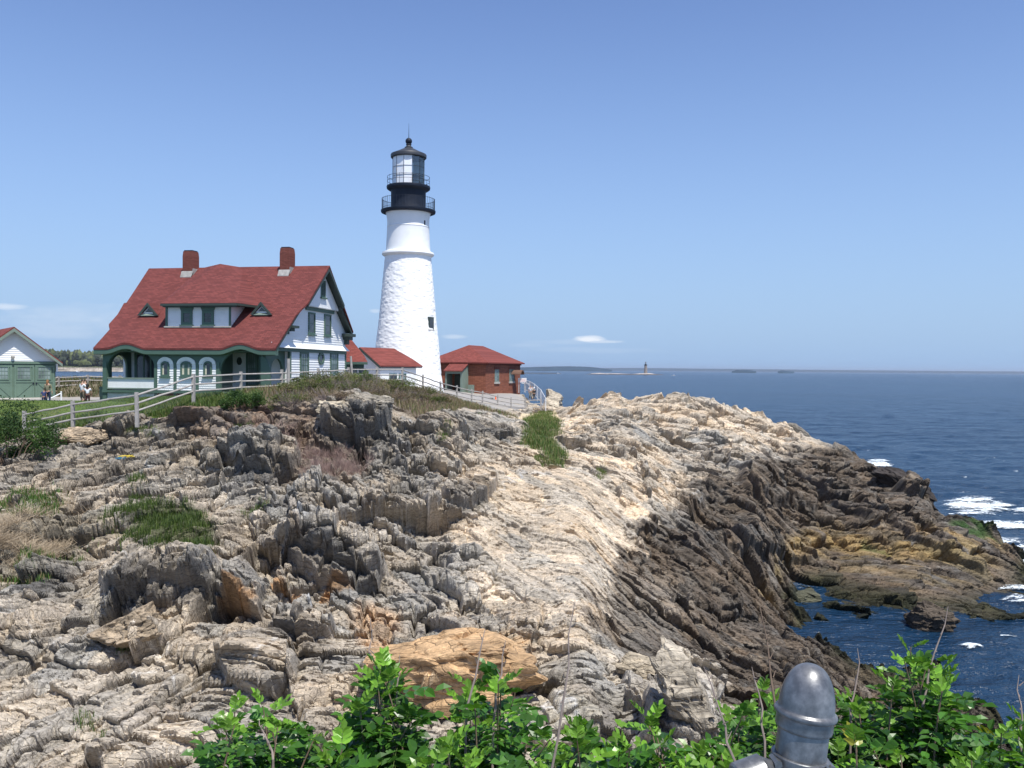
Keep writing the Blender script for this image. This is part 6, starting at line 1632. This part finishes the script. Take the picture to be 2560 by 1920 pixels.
shrub("leafy_plant", "small green plant on the rocks below the middle of the right-hand fence", "plant", at(1192, 1040, 60), (.5, .4), .5, 900, .06, DG, 10, clumps=10)
shrub("leafy_plant", "small yellow-green plant on the sand by the seaward end of the fence", "plant", at(1362, 1035, 86), (.7, .4), .45, 600, .08, OL, 12, clumps=10)
# purple-brown leafless brush in the middle, dead brush at the left
M_purple = simple("purple_brown_twigs", (.23, .155, .13), .85, var=.3, scale=9)
M_dead = simple("pale_dead_twigs", (.40, .32, .22), .9, var=.25, scale=9)
def twigs(name, mask, n, h, thick, mat, lean_=(0, 0, 0), spread=.5):
    P = scatter(mask, n); m_v, m_f = [], []
    a = rng.uniform(0, 2*math.pi, n); hh = h*rng.uniform(.5, 1.2, n)
    d = np.stack([np.cos(a)*spread + lean_[0], np.sin(a)*spread + lean_[1], np.ones(n)*(1+lean_[2])], -1)
    T_ = P + unit(d)*hh[:, None]; side = unit(np.cross(d, rng.normal(0, 1, (n, 3))))*thick; s2 = unit(np.cross(d, side))*thick
    V = np.stack([P - side, P + side*.5 + s2*.87, P + side*.5 - s2*.87, T_ - side*.3, T_ + side*.15 + s2*.26, T_ + side*.15 - s2*.26], 1).reshape(-1, 3)
    k = (np.arange(n)*6)[:, None]
    F = np.concatenate([k + np.array([q]) for q in ([0, 1, 4, 3], [1, 2, 5, 4], [2, 0, 3, 5])])
    return setp(npmesh(name, V, F, mat, None, False), kind='stuff')
twigs("purple_brush", np.clip(clumpy(blob(710, 1015, 80, 48, -8, .3, .6, 25, 36), 1.2, 540, .42), 0, 1), 3600, .42, .005, M_purple, spread=.7)
twigs("heath_brush", np.clip(clumpy(blob(590, 935, 60, 22, 0, .3, .8, 28, 45) + blob(930, 850, 60, 40)*mound, 1.2, 545, .35), 0, 1), 4500, .35, .008, M_purple, spread=.8)
twigs("dead_brush", np.clip(clumpy(blob(85, 1155, 120, 42, -14, .3, .5, 15, 40), .8, 550, .4), 0, 1), 3600, .55, .007, M_dead, (.5, -.2, -.3), 1.1)

# ------------------------------------------------------------------ rose bushes in front
def rose(label, cx, hw_, top, Y, nst, seed, young=.25):
    """cx, hw_, top: place and extent on the 2212-wide view; Y: distance"""
    r_ = np.random.default_rng(seed)
    k = 2560/2212.
    b0 = S(cx*k, 960, Y); b0.z = 10.12
    root = empty("rose_bush", b0, label, "bush", "rose bushes growing along the near cliff edge")
    m = MB(); LP, LD, LN, LS, LC = [], [], [], [], []
    RP = MB()
    for i in range(nst):
        dx_ = r_.uniform(-1, 1); yt_ = top + (dx_*dx_)*60 + abs(r_.normal(0, 1))*55*(0 if i == 0 else 1)
        Yq = Y + r_.uniform(-.28, .32)
        tip = np.array(S((cx + dx_*hw_*(0.2 if i == 0 else 1))*k, yt_*k, Yq)) - np.array(b0)
        base = np.array([tip[0]*.55 + r_.normal(0, .05), tip[1]*.5 + r_.normal(0, .05), 0])
        nn = 9
        bend_ = r_.normal(0, .04, 3)
        pts = [base + (tip-base)*t_ + bend_*math.sin(math.pi*t_) for t_ in np.linspace(0, 1, nn)]
        m.tube(pts, list(np.linspace(.006, .0022, nn)), 5, False)
        L_ = np.linalg.norm(tip-base); nlv = max(8, int(L_*.72/.026))
        for j in range(nlv):
            t_ = .30 + .70*(j+.5)/nlv; p0 = base + (tip-base)*t_ + bend_*math.sin(math.pi*t_)
            a = j*2.4 + i; el_ = r_.uniform(.0, .6) if t_ < .9 else r_.uniform(.6, 1.2)
            d = np.array([math.cos(a)*math.cos(el_), math.sin(a)*math.cos(el_), math.sin(el_)])
            LL = r_.uniform(.12, .17)*(1 if t_ < .88 else .65)
            side = np.cross(d, [0, 0, 1.]); side /= np.linalg.norm(side)+1e-9; up = np.cross(side, d)
            yng = t_ > .86 and r_.random() < .8 or r_.random() < young*.3
            g_ = r_.uniform(.75, 1.25)
            col = (np.array([.13, .26, .03]) if yng else np.array([.046, .125, .017]))*g_
            if r_.random() < .006: col = np.array([.22, .22, .03])
            pr_ = []
            for q in (0, .34, .56, .78, 1.0):
                pr_.append(p0 + d*LL*q + np.array([0, 0, -.35])*LL*q*q)
            RP.tube(pr_[::2], .0009, 3, False)
            for qi, q in enumerate(pr_[1:]):
                sz = (.043 if not yng else .034)*r_.uniform(.85, 1.15)*(LL/.1)**.5
                for s_ in ((1, -1) if qi < 3 else (0,)):
                    dd = d*(.45 if s_ else 1) + side*s_*.9 + np.array([0, 0, -.15 + (.3 if yng else 0)]) + r_.normal(0, .08, 3)
                    LP.append(q); LD.append(dd); LN.append(up + r_.normal(0, .15, 3)); LS.append(sz); LC.append(col*r_.uniform(.62, 1.35))
    m.build("stems", M_stem, root)
    RP.build("leaf_stalks", M_leafstalk, root)
    V, F = leaves(np.array(LP), np.array(LD), np.array(LN), np.array(LS), .72)
    npmesh("foliage", V, F, M_leaf, root, False, {"tint": np.repeat(np.clip(np.array(LC), 0, 1), 7, 0)})
    return root
M_leafstalk = simple("green_leaf_stalk", (.10, .16, .04), .6)
RB = [("dense rose bush at the left end of the bottom row, with pale new leaves", 560, 120, 1515, 3.3, 14), ("low rose shoots at the very bottom, left of the dense bush", 420, 70, 1640, 2.9, 6),
      ("tall rose bush in front of the orange slab's left part", 835, 75, 1440, 3.1, 10), ("low rose shoots between the two tall bushes", 745, 70, 1610, 2.8, 8),
      ("rose bush with open stems below the orange slab's right end", 1065, 85, 1450, 3.1, 10), ("low rose shoots at the bottom centre", 960, 80, 1610, 2.7, 8),
      ("rose bush right of the long bare cane", 1235, 60, 1545, 3.0, 8), ("wide rose bush in front of the pale upright rock", 1390, 110, 1545, 3.1, 12), ("low rose shoots just left of the metal post", 1550, 60, 1600, 3.0, 7),
      ("rose bush half hidden behind the left of the metal post", 1640, 55, 1495, 3.3, 10), ("rose bush rising right behind the metal post", 1835, 60, 1490, 3.3, 9), ("bright low rose bush right of the metal post", 1900, 95, 1590, 2.8, 7),
      ("tallest rose bush, standing against the dark inlet water", 1985, 62, 1392, 3.2, 13), ("rose bush at the right edge of the bottom row", 2175, 70, 1540, 3.1, 11), ("low rose shoots at the bottom right corner", 2090, 90, 1630, 2.7, 8)]
for i, (lb, cx, hw_, tp, Y, ns_) in enumerate(RB): rose(lb, cx, hw_, tp, Y, ns_, 100+i)
# bare canes
CN_ = [((800, 1335), (818, 1510), 3.1, "bare grey cane standing above the left tall rose bush"), ((863, 1415), (848, 1600), 3.0, "thick bare cane beside the left tall rose bush"),
       ((1242, 1300), (1190, 1670), 2.6, "longest bare cane, leaning right across the pale ledge"), ((1048, 1358), (1008, 1530), 3.0, "slender bare cane over the orange slab"),
       ((1092, 1385), (1066, 1560), 3.0, "short bare cane right of the slender one over the slab"), ((1641, 1308), (1690, 1570), 2.9, "dark bare cane curving down to the metal post"),
       ((1624, 1440), (1652, 1600), 3.0, "thin bare cane just left of the dark curving one"), ((1852, 1400), (1838, 1560), 3.2, "faint bare cane right of the metal post"),
       ((2048, 1310), (1992, 1530), 3.1, "bare cane leaning over the tallest rose bush"), ((2201, 1458), (2206, 1620), 3.0, "bare cane at the right edge of the picture"),
       ((1520, 1440), (1590, 1650), 2.7, "bent bare cane below the pale upright rock"), ((560, 1555), (590, 1640), 3.0, "short bare cane inside the dense left rose bush")]
for (t_, b_, Y, lb) in CN_:
    k = 2560/2212.; r_ = np.random.default_rng(int(t_[0]))
    A = np.array(S(t_[0]*k, t_[1]*k, Y+.1)); B = np.array(S(b_[0]*k, b_[1]*k, Y)); G_ = B + (B-A)*.25; G_[2] = 10.1
    pts = [G_, B] + [B + (A-B)*q + r_.normal(0, .006, 3) for q in (.2, .4, .6, .8)] + [A]
    m = MB(); o = Vector(G_); m.tube([Vector(p)-o for p in pts], [.0048, .0042, .0038, .0033, .0028, .002, .001], 6)
    for j in range(5):
        p = Vector(B + (A-B)*(.25 + .15*j)) - o; d_ = Vector(r_.normal(0, 1, 3)).normalized(); m.tube([p, p + d_*.018 + Vector((0, 0, .012))], [.0025, .001], 4)
    ob = m.build("bare_cane", M_cane if Y != 2.9 else M_stem, None, True); ob.location = o; setp(ob, lb, "cane", "bare canes among the rose bushes")
# ------------------------------------------------------------------ galvanised fence post close to the camera
M_galv, ns, ls, p_ = newmat("weathered_galvanised_steel")
g_ = node(ns, ls, "ShaderNodeTexCoord")
nz = node(ns, ls, "ShaderNodeTexNoise", {"Vector": g_.outputs["Object"], "Scale": 45.0, "Detail": 6.0, "Roughness": .65})
nz2 = node(ns, ls, "ShaderNodeTexNoise", {"Vector": g_.outputs["Object"], "Scale": 260.0, "Detail": 3.0})
ls.new(ramp(ns, ls, nz.outputs[0], [(.35, (.115, .118, .12)), (.5, (.175, .178, .18)), (.68, (.28, .28, .28))]), p_.inputs["Base Color"])
ls.new(ramp(ns, ls, nz.outputs[0], [(.3, .30), (.7, .48)]), p_.inputs["Roughness"]); p_.inputs["Metallic"].default_value = .6
b_ = node(ns, ls, "ShaderNodeBump", {"Height": nz2.outputs[0], "Strength": .12, "Distance": .001}); ls.new(b_.outputs[0], p_.inputs["Normal"])
k = 2560/2212.
pt = S(1741*k, 1534*k, 1.0)          # centre of the bead
PX0 = empty("metal_fence_post", pt, "galvanised steel fence post with a bullet-shaped cap, close to the camera at bottom right", "fence post")
PX0.rotation_euler = (R(-2), R(7), 0)
u_ = 1/1912.
m = MB(); prof = [(0.0001, 101*u_)]
for t_ in np.linspace(.08, 1, 20):
    a = t_*math.pi/2; prof.append((59*u_*math.sin(a)**.86, (6 + 95*math.cos(a)**1.02 if a < math.pi/2-.001 else 6)*u_))
prof += [(60*u_, 2*u_), (64.5*u_, 1*u_), (67*u_, -4*u_), (66*u_, -9*u_), (62*u_, -12*u_), (60*u_, -14*u_), (60.5*u_, -34*u_), (59*u_, -40*u_), (56*u_, -42*u_), (50*u_, -42*u_)]
m.lathe(prof, n=64); m.build("post_cap", M_galv, PX0, 'all')
m = MB(); m.lathe([(54*u_, -38*u_), (54*u_, -1.6)], n=48); m.build("pipe", M_galv, PX0, True)
m = MB(); m.lathe([(55*u_, -97*u_), (60*u_, -97*u_), (61.5*u_, -99*u_), (61.5*u_, -152*u_), (60*u_, -154*u_), (55*u_, -154*u_)], n=48)
m.box((20*u_, -75*u_, -153*u_), (27*u_, -40*u_, -98*u_)); m.box((38*u_, -77*u_, -153*u_), (45*u_, -38*u_, -98*u_))
m.tube([(15*u_, -62*u_, -122*u_), (52*u_, -62*u_, -122*u_)], 6.5*u_, 8); m.lathe([(0, 0), (11*u_, 0), (11*u_, 0)], (0, 0, 0), 6)
m.build("band_clamp", M_galv, PX0, True)
for sx, nm in ((-1, "l"), (1, "r")):
    a = Vector((sx*50*u_, -18*u_, -112*u_)); d = Vector((sx*.86, -.18, -.38 if sx < 0 else -.30)).normalized(); sc_ = 1.0 if sx < 0 else .62
    c0 = a + d*8*u_ + Vector((0, 0, -8*u_)); 
    m = MB(); m.tube([c0 + Vector((0, 0, 6*u_))*0, c0 + d*26*u_, c0 + d*29*u_, c0 + d*88*u_, c0 + d*92*u_], [14*u_*sc_, 34*u_*sc_, 39*u_*sc_, 40*u_*sc_, 36*u_*sc_], 28); m.build("rail_end_cup", M_galv, PX0, True)
    m = MB(); m.tube([c0 + d*70*u_, c0 + d*1.8], 31*u_*sc_, 24); m.build("top_rail", M_galv, PX0, True)
    m = MB(); m.tube([c0 + d*2*u_ + Vector((0, -22*u_*sc_, 14*u_)), c0 + d*2*u_ + Vector((0, 22*u_, 14*u_))], 9*u_, 6); m.build("bolt", M_galv, PX0)

# ------------------------------------------------------------------ loose boulders
def boulder(name, label, px, py, Y, size, mat_tint, seed, squash=(1, .8, .7), rot=0, sink=.25, on=None):
    """angular block: a subdivided sphere cut by random planes"""
    r_ = np.random.default_rng(seed)
    bm = bmesh.new(); bmesh.ops.create_icosphere(bm, subdivisions=5, radius=1.0)
    V = np.array([v.co[:] for v in bm.verts]); F = np.array([[v.index for v in f.verts] for f in bm.faces]); bm.free()
    pl = unit(np.concatenate([r_.normal(0, 1, (7, 3)), [[1,.1,.1],[-1,.2,.1],[.1,-1,.2],[.2,.1,1],[-.1,-.5,1]] + r_.normal(0, .18, (5, 3))])); dd = r_.uniform(.48, .74, 12)
    for n__, d__ in zip(pl, dd):
        s_ = V @ n__; V = V - np.clip(s_ - d__, 0, None)[:, None]*n__[None]
    V *= np.array(squash)[None]*size
    nn = (fbm(V[:, 0]*6/size+9, V[:, 1]*6/size + V[:, 2]*5/size, seed, 4)-.5); ly = (fbm(V[:, 2]*14/size + V[:, 0]*3/size + 5, V[:, 1]*.8/size + 3, seed+1, 3)-.5)
    V = V*(1.25 + nn[:, None]*.16 + np.round(ly[:, None]*9)/9*.22)
    f1, f2, ci, cj, _, _ = cells(V[:, 0]*2.1/size + V[:, 1]*.9/size, V[:, 2]*4.6/size + V[:, 0]*.5/size + V[:, 1]*.7/size, seed+60)
    V = V*(1 + ((hsh(ci, cj, seed+62)-.5)*.20 - .07*np.clip(1-(f2-f1)/.12, 0, 1))[:, None])
    c, s_ = math.cos(rot), math.sin(rot); V = np.stack([V[:, 0]*c - V[:, 2]*s_, V[:, 1], V[:, 0]*s_ + V[:, 2]*c], -1)
    p = S(px, py, Y)
    t1 = np.array(mat_tint)[None]*(1 + (fbm(V[:, 2]*8/size + V[:, 0]*2/size, V[:, 1]*2/size, seed+7, 4)-.5)[:, None]*1.4)
    o = npmesh(name, V, F, M_rock, None, False, {"tint": np.clip(t1, 0, 1)}); o.location = p
    return setp(o, label, "boulder")
def yat(px, py): return gpix(px, py).y
boulder("boulder", "loose striped tan boulder resting on the rocks at lower left", 325, 1570, yat(325, 1615), .92, (.34, .27, .19), 3, (1, .8, .62), .5)
boulder("boulder", "large pale upright block standing left of the metal post", 1712, 1735, yat(1712, 1800), 1.05, (.38, .335, .265), 8, (.62, .8, 1.12), .35)
boulder("boulder", "long orange-stained boulder lying behind the tall left rose bush", 1130, 1655, yat(1130, 1700), 1.7, (.50, .33, .18), 12, (1.25, .8, .52), .2)
boulder("boulder", "brown rock standing alone in the inlet water", 2316, 1552, 41.5, 1.05, (.10, .08, .06), 15, (1, .9, 1.0), .1)
boulder("boulder", "flat pale rock just under the surface at the head of the inlet", 2010, 1487, 46.5, .9, (.09, .09, .06), 18, (1, .9, .35), .1)
boulder("boulder", "square tan block on the edge of the dark rocks behind the long cane", 1600, 1662, yat(1600, 1680), .55, (.40, .34, .25), 21, (1.2, .7, .5), -.1)
boulder("boulder", "dark jagged rock rising from the point before the surf", 2262, 1218, 66.5, 2.2, (.045, .038, .034), 24, (1.25, .7, .62), -.5)
boulder("boulder", "pointed slab leaning out of the headland's skyline", 1995, 1083, 80.5, 1.7, (.22, .20, .165), 27, (1.3, .5, .35), -.62)
boulder("boulder", "cream boulder among the scrub at the mound's edge", 835, 1020, yat(835, 1028), .75, (.46, .40, .30), 30, (1.3, .8, .6), .0)
boulder("boulder", "split grey-tan boulder right of the cream one by the scrub", 925, 1010, yat(925, 1020), .8, (.30, .27, .22), 33, (1.3, .8, .7), .0)
boulder("boulder", "tan boulder under the fence at far left", 210, 1092, yat(210, 1105), .95, (.42, .33, .23), 36, (1.2, .8, .6), .1)
for i, (px, py, Y, sz, lb) in enumerate(((1385, 1004, 99, 1.4, "pale cliff-top boulder right of the people"), (1378, 1024, 93, 1.5, "pale boulder just seaward of the white guard fence"), (1392, 1044, 90, 1.3, "lower pale boulder at the end of the sand path"))):
    boulder("boulder", lb, px, py, Y, sz, (.46, .40, .31), 50+i, (.8, 1.2, .9), 0)
# flotsam on the rocks
M_yel = simple("yellow_net_plastic", (.55, .42, .05), .6); M_blu = simple("blue_net_plastic", (.05, .16, .24), .6)
for (px, py, mt_, lb) in ((418, 1410, M_yel, "yellow scrap of netting on top of the dark slab"), (300, 1150, M_blu, "blue tangle of rope among the rocks at left"), (312, 1146, M_yel, "yellow scrap beside the blue rope tangle")):
    p = gpix(px, py) ; r_ = np.random.default_rng(px); m = MB()
    for j in range(5):
        q_ = [Vector((r_.normal(0, .14), r_.normal(0, .10), .05 + abs(r_.normal(0, .04)))) for _ in range(6)]; m.tube(q_, .018, 5)
    ob = m.build("rope_scrap", mt_); ob.location = p; setp(ob, lb, "rope")

# ------------------------------------------------------------------ surf
fu = np.linspace(.30, .66, 900); fy = np.exp(np.linspace(math.log(31), math.log(150), 1300))
FU, FYg = np.meshgrid(fu, fy, indexing='ij'); fxx, fyy = (FU*FYg).ravel(), FYg.ravel()
fpx, fpy = project(fxx, fyy, np.zeros_like(fxx))
foam = np.zeros_like(fxx)
for (cx, cy, rx, ry, d_) in ((1893, 1003, 34, 10, 1), (1990, 1055, 26, 5, .7), (2110, 1098, 75, 24, 1.15), (2175, 1135, 60, 10, 1.1), (2170, 1183, 60, 17, 1.0), (2205, 1215, 20, 20, .9), (2190, 1275, 40, 8, 1), (2195, 1300, 40, 10, .9), (2095, 1398, 26, 5, .8), (1940, 1190, 14, 3, 0), (2215, 1100, 30, 5, .7), (2075, 1060, 30, 4, .6)):
    q = ((fpx-cx)/rx)**2 + ((fpy-cy)/ry)**2; foam = np.maximum(foam, d_*np.clip(1.35 - q, 0, 1))
nf = fbm(fxx*.35, fyy*1.1, 600, 5, .6); nf2 = fbm(fxx*2.2, fyy*5.5, 610, 5, .75)
dens = foam*.9 + (nf-.5)*2.4 + (nf2-.5)*1.6
keepf = (dens > .1) & (foam > .02)
# white caps out on the water
capn = fbm(fxx*.35, fyy*1.1, 620, 5, .6)
cap = (capn > .80) & (fpx > 1750)
keepf |= cap; dens = np.where(cap, 1.0, dens)
amp_f = np.clip(1.2 - fyy/500, 0, 1)*(1-.75*np.exp(-(((fxx-19)/9)**2 + ((fyy-40)/6)**2)))
fz = amp_f*((fbm(fxx*.16, fyy*.30, 300, 3)-.5)*.65 + (fbm(fxx*.7, fyy*1.1, 310, 3)-.5)*.22) + .05 + foam*.10 + (nf2-.5)*.12*foam
fi = np.arange(fxx.size).reshape(len(fu), len(fy)); ff = np.stack([fi[:-1, :-1], fi[1:, :-1], fi[1:, 1:], fi[:-1, 1:]], -1).reshape(-1, 4)
ff = ff[keepf[ff].sum(1) >= 3]
used, inv = np.unique(ff, return_inverse=True)
M_foam, ns, ls, p_ = newmat("sea_foam")
at_ = node(ns, ls, "ShaderNodeAttribute", attribute_name="tint"); g_ = node(ns, ls, "ShaderNodeNewGeometry")
mp_ = node(ns, ls, "ShaderNodeMapping", {"Vector": g_.outputs["Position"], "Scale": (1, 1.6, 1)})
vo = node(ns, ls, "ShaderNodeTexNoise", {"Vector": mp_.outputs[0], "Scale": 2.6, "Detail": 8.0, "Roughness": .75, "Distortion": 1.2})
sm = node(ns, ls, "ShaderNodeMath", {0: at_.outputs["Fac"], 1: .46, 2: vo.outputs[0]}, operation='MULTIPLY_ADD')
ls.new(ramp(ns, ls, sm.outputs[0], [(.80, 0.0), (1.02, 1.0)]), p_.inputs["Alpha"])
p_.inputs["Base Color"].default_value = (.72, .78, .80, 1); p_.inputs["Roughness"].default_value = .9
tn_ = np.repeat(np.clip(dens, 0, 1)[used][:, None], 3, 1)
setp(npmesh("sea_foam", np.stack([fxx, fyy, fz], -1)[used], inv.reshape(-1, 4), M_foam, None, True, {"tint": tn_}), kind='stuff')
